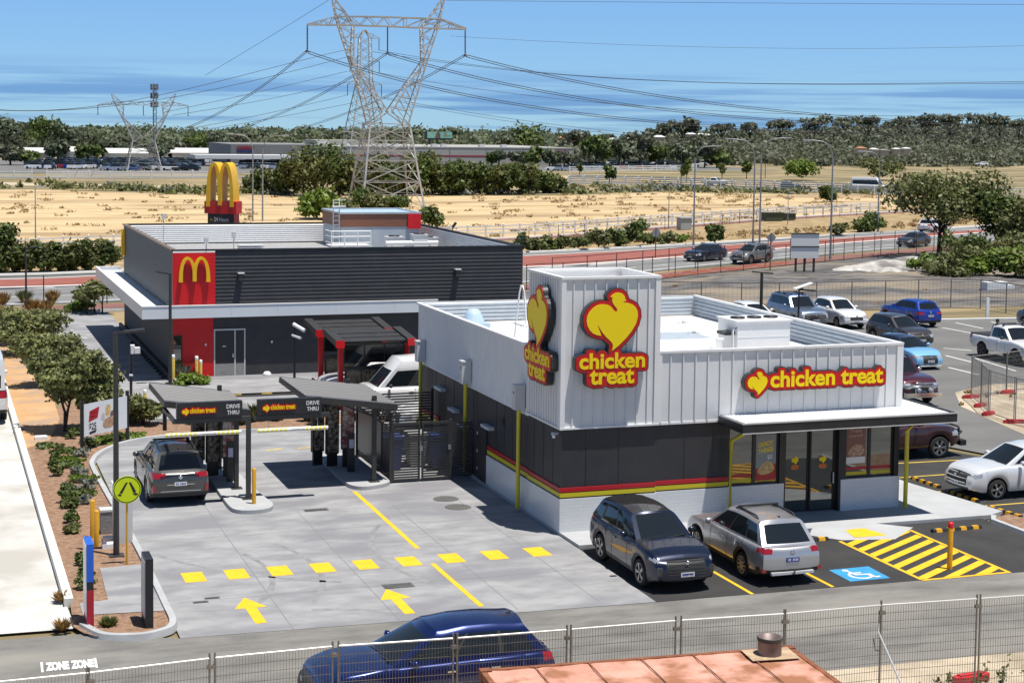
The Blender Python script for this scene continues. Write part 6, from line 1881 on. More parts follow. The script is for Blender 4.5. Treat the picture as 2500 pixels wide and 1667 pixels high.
# drive lane by the dark restaurant
def vanx(t, S, gp, hl, W):
 part('bonnet_vent', MB().box(hl - .62, hl - .42, -.12, .12, 1.165, 1.18), M_PLASTIC, t)
car('van', 'white passenger van with sloping bonnet in the lane behind the slat fence', WHITE, (19.2, 65.2), R(180), 'vehicles queued at the order canopies', cat='van', L=5.9, W=1.99, H=2.50, gc=.35, wb=3.6, wr=.35, fo=1.0, zh=1.16, zc=1.38, zb=1.36, zbr=1.40, cowl=.95, scr=.95, rtop=.15, rbase=.06, wt=.82, glass=((.04, .235), (.29, .60), (.64, .93)), gbot=.04, gtop=.62, clad=False, head=((.62, .86), .6), grille=((.55, .75), .5), spoke=7, extra=vanx, mirrorm=M_PLASTIC, antenna=False, crown=.08, bars=(.3, .6))
car('ute', 'white utility with roof bars under the order canopies', WHITE, (18.5, 69.2), R(180), 'vehicles queued at the order canopies', cat='utility', L=5.3, W=1.86, H=1.84, gc=.45, wb=3.1, wr=.39, fo=.9, zh=1.12, zc=1.24, zb=1.2, zbr=1.22, cowl=1.45, scr=.65, rtop=1.9, rbase=1.72, wt=.66, deck=1.22, glass=((.06, .48), (.53, .90)), clad=False, bars=(.2, .8), bull=2, mirrorm=WHITE)
car('sedan', 'white car roof showing just above the slatted fence', WHITE, (19.6, 62.0), R(180), 'vehicles queued at the order canopies', L=4.6, W=1.8, H=1.62, gc=.22, wr=.33, zh=.9, zc=1.05, zb=1.02, zbr=1.05, cowl=1.3, scr=.8, rtop=.5, rbase=.2, wt=.6, clad=False)
car('truck', 'white box van tail at the far left edge on the pale path', WHITE, (2.02, 70.5), R(90), None, cat='van', L=6.0, W=2.0, H=2.6, gc=.4, wb=3.5, wr=.36, fo=1.0, zh=1.15, zc=1.35, zb=1.35, zbr=1.4, cowl=1.0, scr=.9, rtop=.12, rbase=.05, wt=.88, glass=((.05, .22),), gbot=.08, gtop=.6, clad=True, antenna=False)
# highway
hd = math.atan2(-.50, -.865)
car('sedan', 'dark blue sedan with rear spoiler driving on the highway', paint('midnight', (.012, .014, .035), .4, .25), (66.9, 136.1), hd, 'cars on the highway', L=4.75, W=1.86, H=1.46, gc=.20, wb=2.75, wr=.335, fo=.9, zh=.84, zc=.98, zb=.96, zbr=1.04, cowl=1.35, scr=.95, rtop=1.15, rbase=.55, wt=.58, clad=False, spoke=8, extra=lambda t, S, gp, hl, W: part('spoiler', MB().box(-hl + .05, -hl + .25, -.7, .7, 1.22, 1.25).box(-hl + .1, -hl + .2, -.6, -.55, 1.02, 1.22).box(-hl + .1, -hl + .2, .55, .6, 1.02, 1.22), M_PLASTIC, t))
car('suv', 'pewter suv driving behind the dark sedan on the highway', PEWT, (69.9, 132.9), hd, 'cars on the highway', L=4.7, W=1.88, H=1.67, wb=2.79, wr=.36, grille=((.55, .85), .6), rails=M_PLASTIC)
car('sedan', 'grey sedan partly behind the big roadside tree', GREY, (97.0, 148.6), hd, 'cars on the highway', L=4.7, W=1.84, H=1.45, gc=.2, wr=.33, zh=.84, zc=.98, zb=.96, zbr=1.02, cowl=1.3, scr=.95, rtop=1.1, rbase=.5, wt=.58, clad=False)
car('suv', 'white car on the far carriageway behind the big roadside tree', WHITE, (112.5, 168.4), hd + math.pi, 'cars on the highway', L=4.6)
# second road
rd = lambda a, b: math.atan2(b.y - a.y, b.x - a.x)
q = G(1750, 455); car('ute', 'white utility on the distant road beyond the dry field', WHITE, (q.x, q.y + 1), R(-50), 'vehicles on the distant road', cat='utility', L=5.2, W=1.86, H=1.8, gc=.45, wr=.38, zh=1.1, zc=1.22, zb=1.18, zbr=1.2, rtop=1.9, rbase=1.75, deck=.95, glass=((.06, .48), (.53, .9)), clad=False)
q = G(1930, 465); car('hatchback', 'black car on the distant road between the utility and the minibus', BLACKP, (q.x, q.y), R(-50), 'vehicles on the distant road', L=4.4, W=1.8, H=1.5)
q = G(2122, 468); car('minibus', 'white minibus with dark windows on the distant road', WHITE, (q.x, q.y), R(-48), 'vehicles on the distant road', cat='minibus', L=7.0, W=2.05, H=2.75, gc=.35, wb=4.0, wr=.36, fo=1.0, zh=1.15, zc=1.35, zb=1.35, zbr=1.4, cowl=1.0, scr=1.0, rtop=.15, rbase=.06, wt=.86, glass=((.03, .2), (.22, .5), (.52, .94)), gbot=.06, gtop=.62, clad=False, antenna=False)
q = G(2420, 478); car('sedan', 'dark blue car on the distant road at the right edge', NAVY, (q.x, q.y), R(-48), 'vehicles on the distant road', L=4.7, W=1.84, H=1.46, zh=.86, zc=1., zb=.98, zbr=1.02, rtop=.9, rbase=.4, clad=False)
q = G(2396, 408); car('sedan', 'white car on a track among the far right bushland', WHITE, (q.x, q.y, .3), R(175), 'vehicles on the distant road', L=4.7, W=1.84, H=1.46, zh=.86, zc=1., zb=.98, zbr=1.02, rtop=.9, rbase=.4, clad=False)
# ================================================================== trees and plants
M_BARK = mat('bark', (.10, .075, .055), .9, var=.3, scale=6, bump=.6, bscale=20)
M_BARKD = mat('dark_bark', (.045, .035, .028), .9, var=.3, scale=6, bump=.6, bscale=20)
L_OLIVE = leafmat('olive_leaves', (.042, .052, .017), (.23, .245, .08))
L_GARDEN = leafmat('garden_leaves', (.05, .06, .025), (.29, .31, .105))
L_DEEP = leafmat('deep_leaves', (.026, .042, .011), (.15, .205, .045))
L_BRIGHT = leafmat('bright_leaves', (.045, .085, .010), (.22, .30, .040))
L_FAR = leafmat('distant_leaves', (.075, .095, .06), (.16, .19, .10), scale=.16, isl=.22)  # air haze is put into the far leaf colour as a bluish grey
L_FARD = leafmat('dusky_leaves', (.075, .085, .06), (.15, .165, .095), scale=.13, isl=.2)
L_GREY = leafmat('grey_leaves', (.09, .10, .075), (.26, .27, .22))
L_DRY = leafmat('dry_leaves', (.16, .085, .025), (.42, .27, .10))
L_REED = leafmat('reed_leaves', (.035, .05, .016), (.17, .20, .05), scale=.5)
def leaf_cloud(blobs, count, size, seed, shell=.55, flat=.0, aspect=1.6, gap=.0):
 """leaf-sized faces spread through ellipsoid clumps; blobs: (x,y,z,rx,ry,rz)"""
 g = np.random.default_rng(seed)
 vol = np.array([b[3] * b[4] * b[5] for b in blobs]) ** .75
 ns = np.maximum(6, (count * vol / vol.sum()).astype(int))
 C = []; D = []
 for b, n in zip(blobs, ns):
  d = g.normal(size=(n, 3)); d /= np.linalg.norm(d, axis=1)[:, None]
  r = shell + (1 - shell) * g.random(n) ** .6
  lump = 1 + .22 * np.sin(d[:, 0] * 7 + b[0] * 3) * np.cos(d[:, 1] * 6 + b[1]) + .15 * np.sin(d[:, 2] * 9 + b[2] * 5)
  p = d * (r * lump)[:, None] * np.array(b[3:6]) + np.array(b[:3])
  C.append(p); D.append(d)
 C = np.concatenate(C); D = np.concatenate(D)
 n = len(C)
 nn = D + g.normal(size=(n, 3)) * .75 + np.array([0, 0, .45]); nn /= np.linalg.norm(nn, axis=1)[:, None]
 a = np.cross(nn, g.normal(size=(n, 3))); a /= np.linalg.norm(a, axis=1)[:, None]
 b_ = np.cross(nn, a)
 s = size * (.6 + .8 * g.random(n))[:, None]
 q = np.stack([C - a * s * .5 * aspect, C + b_ * s * .45 - nn * s * .1, C + a * s * .5 * aspect, C - b_ * s * .45 - nn * s * .1], 1)
 return q.reshape(-1, 3)
def leaf_mesh(name, q, m, off=(0, 0, 0)):
 q = np.asarray(q, dtype=np.float64) - np.array(off)
 n = len(q) // 4
 me = bpy.data.meshes.new(name)
 me.vertices.add(n * 4); me.vertices.foreach_set('co', q.ravel())
 me.loops.add(n * 4); me.loops.foreach_set('vertex_index', np.arange(n * 4, dtype=np.int32))
 me.polygons.add(n); me.polygons.foreach_set('loop_start', np.arange(0, n * 4, 4, dtype=np.int32))
 me.materials.append(m); me.update(calc_edges=True); me.validate()
 return me
def leaf_part(name, q, m, parent):
 o = bpy.data.objects.new(name, leaf_mesh(name, q, m)); COL.objects.link(o); o.parent = parent; OFF[o] = (0, 0, 0)
 return o
ORD = 'first second third fourth fifth sixth seventh eighth ninth tenth eleventh twelfth thirteenth fourteenth fifteenth sixteenth seventeenth eighteenth nineteenth twentieth'.split()
def nth(xs, k):
 """place in the row, counted from the nearer end"""
 r = sorted(range(len(xs)), key=lambda i: (xs[i], i)).index(k); n = len(xs)
 return ORD[r] + ' from the left' if r < (n + 1) // 2 else ORD[n - 1 - r] + ' from the right'
def tree(name, label, loc, blobs, count, size, leaf, seed, trunks, bark=M_BARK, group=None, cat='tree', shell=.5):
 """blobs and trunks in metres from the base"""
 t = thing(name, label, cat, loc, 0, group, local=True)
 leaf_part('crown', leaf_cloud(blobs, count, size, seed, shell), leaf, t)
 mb = MB()
 g = random.Random(seed)
 for (x0, y0, x1, y1, h, r) in trunks:
  pts = [(x0, y0, -.1), (lerp(x0, x1, .3) + g.uniform(-.05, .05) * h, lerp(y0, y1, .3), h * .35), (lerp(x0, x1, .7), lerp(y0, y1, .7) + g.uniform(-.04, .04) * h, h * .7), (x1, y1, h)]
  mb.tube(pts, [r * 1.15, r * .9, r * .65, r * .4], 8)
  for b in blobs:
   if g.random() < .75:
    e = Vector(b[:3]); s = Vector(pts[2]).lerp(Vector(pts[1]), g.random())
    m_ = s.lerp(e, .55) + Vector((0, 0, -.06 * h))
    mb.tube([s, m_, e], [r * .45, r * .3, r * .12], 6)
 part('trunk', mb, bark, t)
 return t
def crown(w, d, z0, z1, n, seed, spread=.62):
 """an uneven crown: one middle clump and n around it"""
 g = random.Random(seed)
 h = z1 - z0
 out = [(0, 0, z0 + h * .55, w * .30, d * .30, h * .36)]
 for k in range(n):
  a = 2 * math.pi * (k + g.random() * .8) / n
  r = g.uniform(.45, .75)
  z = z0 + h * g.uniform(.28, .82)
  s = g.uniform(.20, .34)
  out.append((w * .5 * r * math.cos(a), d * .5 * r * math.sin(a), z, w * s, d * s, h * s * g.uniform(.7, 1.0)))
 return out
# garden trees beside the left path
def gtree(px, py, w, h, seed, lab, z0=.35, stems=2, cnt=5600, leaf=None, ls=.125):
 p = G(px, py)
 g = random.Random(seed)
 tr = [(g.uniform(-.1, .1), g.uniform(-.1, .1), g.uniform(-.5, .5) * w * .4, g.uniform(-.3, .3), h * .75, .055) for _ in range(stems)]
 return tree('garden_tree', lab, (p.x, p.y, .05), crown(w, w * .95, h * z0, h, 8, seed), cnt, ls, leaf or L_GARDEN, seed, tr, M_BARKD, 'trees along the pale path')
gtree(158, 1058, 2.5, 3.0, 11, 'low garden tree behind the banner, biggest and nearest', cnt=7600)
gtree(232, 1052, 2.1, 2.65, 12, 'olive garden tree just left of the banner posts', cnt=5600)
gtree(112, 945, 2.6, 2.5, 13, 'olive garden tree, second along the path from the banner', .2, cnt=5600)
gtree(66, 868, 3.4, 2.6, 14, 'broad round garden tree at far left by the red path end', .12, cnt=6500)
gtree(30, 845, 2.2, 1.9, 15, 'small olive tree at the left edge behind the broad round tree', .1, cnt=1800)
gtree(352, 1040, 1.5, 1.15, 16, 'low grey green bush at the foot of the banner posts', .05, 3, 1500, L_OLIVE, .14)
gtree(318, 1034, 1.0, .9, 26, 'rounded bush between the banner and the ribbed canopy', .05, 2, 900, L_GARDEN, .13)
p = G(232, 766)
tree('street_tree', 'small three stemmed tree at the left end of the white awning', (p.x, p.y, 0), crown(2.3, 2.0, .75, 2.3, 7, 21), 1500, .19, L_GARDEN, 21, [(-.5, 0, -.4, 0, 1.6, .05), (0, .2, .1, 0, 1.7, .05), (.45, 0, .5, .1, 1.5, .05)], M_BARKD)
def shrub(name, label, loc, w, h, count, size, leaf, seed, group=None, cat='shrub'):
 q = leaf_cloud(crown(w, w, -.05 * h, h, 4, seed), count, size, seed, .35)
 o = bpy.data.objects.new(name, leaf_mesh(name, q, leaf)); COL.objects.link(o); o.location = loc
 return props(o, label, cat, group)
def tuft(name, label, loc, w, h, count, leaf, seed, group=None, cat='grass tuft'):
 """upright blades fanning from a root"""
 g = np.random.default_rng(seed)
 a = g.random(count) * 2 * np.pi; r = g.random(count) ** .5 * w * .18; lean = g.random(count) * .55
 base = np.stack([r * np.cos(a), r * np.sin(a), np.zeros(count)], 1)
 L = h * (.55 + .45 * g.random(count))
 tip = base + np.stack([np.cos(a) * lean * w * .9, np.sin(a) * lean * w * .9, L], 1)
 side = np.stack([-np.sin(a), np.cos(a), np.zeros(count)], 1) * (.05 * h + .012)
 midp = base * .45 + tip * .55 + np.array([0, 0, .08 * h])
 q = np.stack([base, midp - side, tip, midp + side], 1).reshape(-1, 3)
 o = bpy.data.objects.new(name, leaf_mesh(name, q, leaf)); COL.objects.link(o); o.location = loc
 return props(o, label, cat, group)
# mulch bed planting, positions read off the photograph's ground
dark = sorted([(145, 1105), (137, 1128), (132, 1142), (138, 1162), (160, 1208), (161, 1227), (172, 1240), (176, 1240), (171, 1277), (173, 1302), (199, 1380), (205, 1412), (208, 1440), (175, 1071), (222, 1093), (183, 1064)], key=lambda q: q[1])
for k, (x, y) in enumerate(dark):
 p = G(x, y + 4)
 shrub('garden_shrub', 'small dark green shrub in the mulch bed, %s counted along the path from the banner' % ORD[k], (p.x, p.y, .07), .40 + .12 * rnd.random(), .30 + .12 * rnd.random(), 260, .085, L_DEEP if k % 3 else L_OLIVE, 100 + k, 'dark green mulch bed shrubs')
low = [(155, 1109), (175, 1131), (173, 1144), (202, 1180), (208, 1215), (248, 1084), (270, 1075), (330, 1073), (118, 1096)]
for k, (x, y) in enumerate(low):
 p = G(x, y)
 shrub('ground_cover_plant', 'bright green mat plant low on the mulch, %s down the picture' % ORD[sorted(low, key=lambda q: q[1]).index((x, y))], (p.x, p.y, .06), .95, .20, 260, .11, L_BRIGHT if k % 2 else L_DEEP, 200 + k, 'low mat plants in the mulch')
for k, (x, y) in enumerate([(215, 1090), (202, 1118), (190, 1160), (195, 1165), (213, 1197), (178, 1205), (205, 1233)]):
 p = G(x, y)
 shrub('garden_shrub', 'pale grey leaved shrub in the mulch bed, %s down the picture' % ORD[k], (p.x, p.y, .06), .62, .28, 170, .10, L_GREY, 230 + k, 'grey leaved mulch bed shrubs')
for k, (x, y) in enumerate([(642, 1030), (674, 1030), (752, 1032), (775, 1040), (480, 1040), (590, 1040), (612, 1033)]):
 p = G(x, y)
 tuft('grass_tuft', 'upright green grass clump between the two lanes, %s' % nth([642, 674, 752, 775, 480, 590, 612], k), (p.x, p.y, .07), .75, .75, 150, L_REED, 260 + k, 'grass clumps between the lanes')
p = G(455, 945)
for k, (dx, dy, s) in enumerate(((0, 0, 1), (.55, -.15, .9), (-.35, -.3, .7))):
 shrub('garden_shrub', ['bright lime shrub beneath the order window, middle', 'bright lime shrub beneath the order window, right', 'bright lime shrub beneath the order window, left'][k], (p.x + dx, p.y + dy, .05), 1.0 * s, .62 * s, 420, .13, L_BRIGHT, 280 + k, 'lime shrubs at the order window')
p = G(448, 928)
tuft('grass_tuft', 'grey green strappy plant behind the lime shrubs', (p.x, p.y + .2, .05), 1.0, .85, 160, L_GREY, 290)
for k, (x, y) in enumerate([(180, 762), (205, 762)]):
 p = G(x, y)
 shrub('garden_shrub', 'rounded bright green bush by the red path, left one' if k == 0 else 'rounded bright green bush by the red path, right one', (p.x, p.y, 0), 1.15, .8, 420, .15, L_BRIGHT, 300 + k)
for k, (x, y, lf) in enumerate([(60, 738, L_OLIVE), (128, 738, L_DRY), (5, 745, L_DRY), (112, 763, L_DRY), (75, 762, L_DRY)]):
 p = G(x, y)
 tuft('roadside_plant', ['dark scrubby plant by the highway kerb', 'yellow dry plant by the highway kerb', 'dry tuft at the left edge by the highway', 'bare brown weed on the red path edge, right', 'bare brown weed on the red path edge, left'][k], (p.x, p.y, 0), 1.1, .9, 160, lf, 310 + k, None, 'weed')
for k, (x, y) in enumerate([(152, 1540), (265, 1533), (150, 1470)]):
 p = G(x, y)
 tuft('grass_tuft', ['dry orange grass tuft where pale path meets the road', 'green weed in the mulch nose between the totems', 'dry tuft against the white edge beam'][k], (p.x, p.y, .02), .5, .28, 130, L_DRY if k != 1 else L_REED, 330 + k)
# orange dry grass bank at the far left
q = []
g_ = np.random.default_rng(5)
for k in range(520):
 x, y = 4.6 - 4.5 * g_.random(), 94 + 12.5 * g_.random()
 n = 14
 a = g_.random(n) * 6.28; L_ = .25 + .45 * g_.random(n)
 b = np.stack([x + .12 * np.cos(a), y + .12 * np.sin(a), np.full(n, .05)], 1); tp_ = b + np.stack([.25 * np.cos(a), .25 * np.sin(a), L_], 1); sd = np.stack([-np.sin(a), np.cos(a), 0 * a], 1) * .03
 q.append(np.stack([b, (b + tp_) / 2 - sd, tp_, (b + tp_) / 2 + sd], 1).reshape(-1, 3))
o = bpy.data.objects.new('dry_grass', leaf_mesh('dry_grass', np.concatenate(q), L_DRY)); COL.objects.link(o); o['kind'] = 'stuff'
# hedge plants along the far kerb of the highway
k = 0
for x in list(range(-10, 285, 19)):
 k += 1
 p = G(x, 668 - x * .02); p.y += 1.4
 hgt = 1.9 + .9 * rnd.random()
 shrub('hedge_plant', 'reedy green plant, %s in the hedge along the far left kerb' % nth(list(range(16)), k - 1), (p.x, p.y, 0), 1.9, hgt, 900, .22, (L_DEEP, L_REED, L_OLIVE)[k % 3], 400 + k, 'reedy hedge along the highway, left stretch')
p = G(12, 668)
tree('roadside_tree', 'dark bushy tree at the left edge behind the highway hedge', (p.x - .2, p.y + 2.0, 0), crown(2.6, 2.4, .5, 4.1, 7, 31), 1400, .26, L_DEEP, 31, [(0, 0, .1, 0, 3, .09)], M_BARKD)
for (x, y, w, h, lf, s) in ((1285, 618, 1.5, 1.9, L_REED, 1), (1310, 616, 1.8, 1.4, L_OLIVE, 2), (1345, 614, 2.0, 1.7, L_REED, 3), (1385, 612, 1.9, 1.5, L_OLIVE, 4), (1425, 611, 2.0, 1.5, L_REED, 5), (1472, 609, 2.6, 2.2, L_OLIVE, 6), (1515, 606, 2.4, 2.0, L_DEEP, 7),
      (1555, 603, 3.2, 2.9, L_DEEP, 8), (1600, 600, 2.0, 1.4, L_REED, 9), (1640, 598, 2.2, 1.3, L_OLIVE, 10), (1670, 596, 1.8, 1.0, L_BRIGHT, 11)):
 p = G(x, y); p.y += 1.2
 shrub('roadside_bush', 'bushy green shrub, %s on the verge right of the dark restaurant' % nth(list(range(11)), s - 1), (p.x, p.y, 0), w, h, int(300 + 160 * w), .26, lf, 430 + s, 'verge bushes beyond the highway')
for (x, y, w, h, lf, lab) in ((1742, 596, 2.0, 2.3, L_DEEP, 'round leafy bush right of the street light on the verge'), (2046, 575, 2.0, 1.7, L_OLIVE, 'small round bush on the verge left of the big round bush'), (2128, 566, 3.6, 2.9, L_DEEP, 'big round green bush on the verge by the far street light'),
                              (770, 534, 5.4, 3.9, L_BRIGHT, 'rounded bright green bush in the dry field beside the roof box'), (1052, 556, 2.9, 3.2, L_DEEP, 'upright dark bush right of the red roof box end'), (1955, 440, 8.5, 6.0, L_BRIGHT, 'round bright green bush on the dry bank'),
                              (2145, 440, 10, 5.0, L_OLIVE, 'wide olive bush on the dry bank behind the minibus'), (2022, 492, 2.6, 3.0, L_DEEP, 'little upright bush at the field edge by the street light')):
 p = G(x, y)
 shrub('bush', lab, (p.x, p.y, -.1), w, h, 1100, .30 if p.y < 200 else .55, lf, int(x), None, 'bush')
for (x, y, w, h, s) in ((838, 520, 3.0, 2.6, 1), (880, 515, 4.0, 3.3, 2), (925, 517, 3.6, 3.0, 3), (970, 518, 3.4, 2.4, 4)):
 p = G(x, y)
 shrub('bush', 'olive shrub at the foot of the near lattice pylon', (p.x, p.y, -.1), w, h, 700, .34, L_OLIVE if s % 2 else L_DEEP, 470 + s, 'shrubs at the pylon foot', 'bush')
# the tall tree and thicket on the right
def rtree(x, y, w, h, seed, lab, leaf, z0=.3, cnt=2600, lean=0, stems=3, ls=.30, n=9):
 p = G(x, y)
 g = random.Random(seed)
 bl = [(b[0] + lean * b[2] / h, *b[1:]) for b in crown(w, w * .8, h * z0, h, n, seed)]
 tr = [(g.uniform(-.3, .3), 0, lean * .7 + g.uniform(-.35, .35) * w * .6, g.uniform(-.5, .5), h * .72, .11) for _ in range(stems)]
 return tree('roadside_tree', lab, (p.x, p.y, -.05), bl, cnt, ls, leaf, seed, tr, M_BARKD, 'trees and thicket at the right edge', shell=.45)
rtree(2292, 628, 9.6, 8.7, 51, 'tall spreading gum tree with leaning stems at the right', L_OLIVE, .36, 5600, .6, 4, .27, 13)
rtree(2440, 632, 6.5, 6.8, 52, 'dense leafy tree right of the tall spreading gum', L_DEEP, .2, 3600, 0, 3, .27, 11)
rtree(2500, 640, 5.5, 6.4, 53, 'dense leafy tree at the right picture edge', L_OLIVE, .2, 2600)
for k, (x, y, w, h, lf) in enumerate(((2265, 668, 3.2, 2.0, L_BRIGHT), (2310, 675, 4.0, 2.2, L_OLIVE), (2365, 672, 4.4, 3.1, L_OLIVE), (2420, 678, 4.2, 2.6, L_BRIGHT), (2470, 680, 4.4, 3.0, L_BRIGHT), (2510, 682, 3.8, 2.8, L_OLIVE), (2340, 650, 4.0, 3.2, L_DEEP), (2395, 648, 4.2, 3.0, L_DEEP), (2450, 655, 4.2, 3.4, L_OLIVE))):
 p = G(x, y)
 shrub('thicket_bush', ['bright green bush at the left foot of the right thicket', 'olive bush second from left in the right thicket', 'tall olive bush in the middle of the right thicket', 'bright bush in the right thicket below the leafy tree', 'bright rounded bush in the right thicket near the edge', 'olive bush of the right thicket cut by the picture edge', 'dark bush behind the stems of the tall gum', 'dark bush between the tall gum and the leafy tree', 'olive bush under the dense leafy tree'][k],
          (p.x, p.y, -.05), w, h, 1000, .26, lf, 480 + k, 'bushes of the right thicket', 'bush')
# mid-distance tree belt behind the pylon: each tree its own
belt = [(640, 472, 40, 60), (668, 474, 48, 64), (700, 476, 55, 84), (742, 478, 88, 122), (790, 477, 92, 134), (830, 477, 70, 96), (868, 477, 66, 90), (905, 476, 70, 105), (945, 476, 76, 100), (985, 476, 66, 92), (1022, 477, 72, 104), (1060, 476, 74, 112), (1098, 476, 66, 92), (1135, 476, 64, 84), (1172, 476, 62, 86), (1208, 475, 60, 74), (1243, 475, 60, 86), (1280, 474, 62, 80), (1312, 472, 58, 66), (1345, 471, 54, 58), (1370, 470, 38, 40), (620, 470, 30, 40)]
SX = 1 / 14.2
for k, (x, y, w, h) in enumerate(belt):
 p = G(x, y); s = p.y / 268 * .98
 W_, H_ = w * SX * 1.2 * s, h * SX * s
 p.y += 2.5 * rnd.random()
 tree('belt_tree', '%s tree, %s in the belt behind the near pylon' % ('tall dense' if h > 95 else 'low bushy' if h < 70 else 'rounded olive', nth([b[0] for b in belt], k)), (p.x, p.y, -.1), crown(W_, W_ * .9, -.02 * H_, H_, 9, 500 + k), 1500, .46, (L_DEEP, L_OLIVE, L_DEEP, L_OLIVE)[k % 4], 500 + k, [(0, 0, .2, 0, H_ * .7, .16)], M_BARKD, 'tree belt behind the near pylon', shell=.4)
# saplings by the distant road
for k, (x, y, h) in enumerate(((1415, 430, 32), (1488, 455, 62), (1676, 447, 62), (1762, 440, 40), (1822, 440, 52))):
 p = G(x, y); s = (p.y ** 2 + p.x ** 2) ** .5 / 4054
 tree('sapling', ['short sapling by the distant road near the tree belt', 'taller sapling beside the distant road, left of the utility', 'bushy sapling between the two thin street lights', 'sapling right of the white utility', 'sapling on the dry bank left of the curved street light'][k], (p.x, p.y, 0), crown(h * s * .42, h * s * .42, h * s * .3, h * s, 5, 540 + k), 300, .55, L_DEEP, 540 + k, [(0, 0, 0, 0, h * s * .6, .1)], M_BARKD)
# trees round the distant warehouse, each with its own crown
wt_ = [(8, 352, 60, 70), (40, 356, 50, 50), (105, 345, 90, 62), (150, 350, 80, 56), (185, 356, 60, 40), (215, 385, 60, 30), (140, 385, 60, 44), (25, 395, 60, 40), (65, 398, 50, 30), (250, 372, 60, 44), (300, 374, 70, 44), (345, 378, 60, 36), (390, 384, 50, 34), (430, 380, 60, 36), (480, 366, 64, 44), (530, 362, 60, 40), (590, 350, 60, 30),
       (1200, 398, 20, 22), (1218, 392, 30, 24), (1262, 398, 36, 30), (1302, 400, 46, 46), (1342, 404, 30, 38), (1378, 402, 40, 34), (1290, 362, 90, 60), (1225, 356, 50, 30), (1400, 362, 70, 50), (1455, 395, 70, 64), (1510, 398, 66, 60), (1560, 398, 90, 76), (1610, 400, 60, 46), (1665, 402, 70, 50), (1720, 398, 70, 70), (1750, 402, 60, 40)]
for k, (x, y, w, h) in enumerate(wt_):
 Y = 455 if y > 380 else 560
 b = PY(x, y, Y); s = math.hypot(b.x, b.y) / 4054
 zt_ = PY(x, y - h, Y).z
 H_ = zt_ - 0
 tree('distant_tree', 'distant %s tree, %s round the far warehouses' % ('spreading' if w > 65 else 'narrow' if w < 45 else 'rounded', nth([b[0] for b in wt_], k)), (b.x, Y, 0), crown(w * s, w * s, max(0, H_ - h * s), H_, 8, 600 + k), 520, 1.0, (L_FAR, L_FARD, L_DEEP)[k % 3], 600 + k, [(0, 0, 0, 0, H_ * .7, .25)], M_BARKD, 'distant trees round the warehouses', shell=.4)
# far bushland that reads as one mass, on gently rising ground
g_ = np.random.default_rng(77)
M_HILL = mat('bush_floor', (.030, .036, .018), .95, col2=(.085, .085, .045), scale=.05, detail=10)
def forest(px0, px1, topf, botf, d0, d1, n, cs, per, leaf, ls):
 surf = lambda px, t_: PY(px, botf(px) + (topf(px) - botf(px)) * t_, d0 + (d1 - d0) * t_)
 mb = MB(); V = []
 for j in range(9):
  for i in range(25):
   p = surf(px0 + (px1 - px0) * i / 24, j / 8); V.append((p.x, p.y, p.z - 1.0 - (2.5 if j == 0 else 0)))
 mb.add(V, [(j * 25 + i, j * 25 + i + 1, (j + 1) * 25 + i + 1, (j + 1) * 25 + i) for j in range(8) for i in range(24)], 0, True)
 struct('hill', mb, M_HILL)
 q = []
 for k in range(n):
  px = px0 + (px1 - px0) * g_.random(); t_ = g_.random() ** .9
  p = surf(px, t_)
  r = cs * (.55 + .9 * g_.random())
  q.append(leaf_cloud([(p.x, p.y, p.z + r * .35, r * 1.2, r, r * (.7 + .5 * g_.random()))], per, ls * (1 + .6 * t_), 1000 + k, .45, aspect=1.3))
 o = bpy.data.objects.new('bushland', leaf_mesh('bushland', np.concatenate(q), leaf)); COL.objects.link(o); o['kind'] = 'stuff'
topR = lambda x: np.interp(x, [1380, 1480, 1560, 1640, 1750, 1900, 2050, 2200, 2350, 2450, 2560], [352, 354, 346, 330, 330, 325, 318, 313, 311, 313, 328])
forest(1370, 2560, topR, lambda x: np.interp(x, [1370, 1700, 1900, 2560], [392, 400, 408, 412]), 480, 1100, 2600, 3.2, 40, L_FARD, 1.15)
topL = lambda x: np.interp(x, [-60, 100, 200, 330, 480, 620, 800, 1000, 1150, 1290, 1400], [330, 332, 329, 325, 333, 329, 331, 329, 331, 335, 346])
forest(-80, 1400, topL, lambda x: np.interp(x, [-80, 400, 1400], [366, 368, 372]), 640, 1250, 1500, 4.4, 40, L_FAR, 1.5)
# loose crowns breaking the skyline on the right hill
sk = [(1620, 330, 44, 40), (1665, 322, 60, 40), (1690, 318, 40, 34), (1540, 345, 46, 30), (1590, 336, 40, 30), (1760, 322, 60, 26), (1830, 316, 46, 26), (1905, 314, 70, 34), (1990, 312, 70, 38), (2060, 310, 60, 30), (2120, 308, 60, 34), (2200, 310, 70, 36), (2260, 308, 80, 38), (2320, 306, 60, 36), (2390, 304, 80, 38), (2440, 306, 60, 34), (2490, 312, 60, 26), (1480, 348, 50, 26), (1420, 350, 50, 24)]
for k, (x, y, w, h) in enumerate(sk):
 Y = 900; b = PY(x, y, Y); s = math.hypot(b.x, b.y) / 4054
 zt_ = PY(x, y - h * .8, Y).z
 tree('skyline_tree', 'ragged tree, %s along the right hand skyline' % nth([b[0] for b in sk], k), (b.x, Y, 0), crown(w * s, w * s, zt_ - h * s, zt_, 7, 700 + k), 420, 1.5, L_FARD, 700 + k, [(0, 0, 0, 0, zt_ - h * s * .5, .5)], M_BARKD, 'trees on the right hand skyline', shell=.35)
sl_ = ((1345 - 250, 338, 50, 32), (1010, 345, 60, 40), (960, 342, 70, 36), (40, 330, 60, 44), (110, 325, 90, 36), (165, 328, 80, 30), (640, 338, 80, 24), (720, 338, 80, 30), (800, 340, 70, 22), (1245, 345, 70, 24), (560, 344, 80, 26), (470, 346, 90, 22), (380, 342, 80, 20), (290, 340, 80, 20))
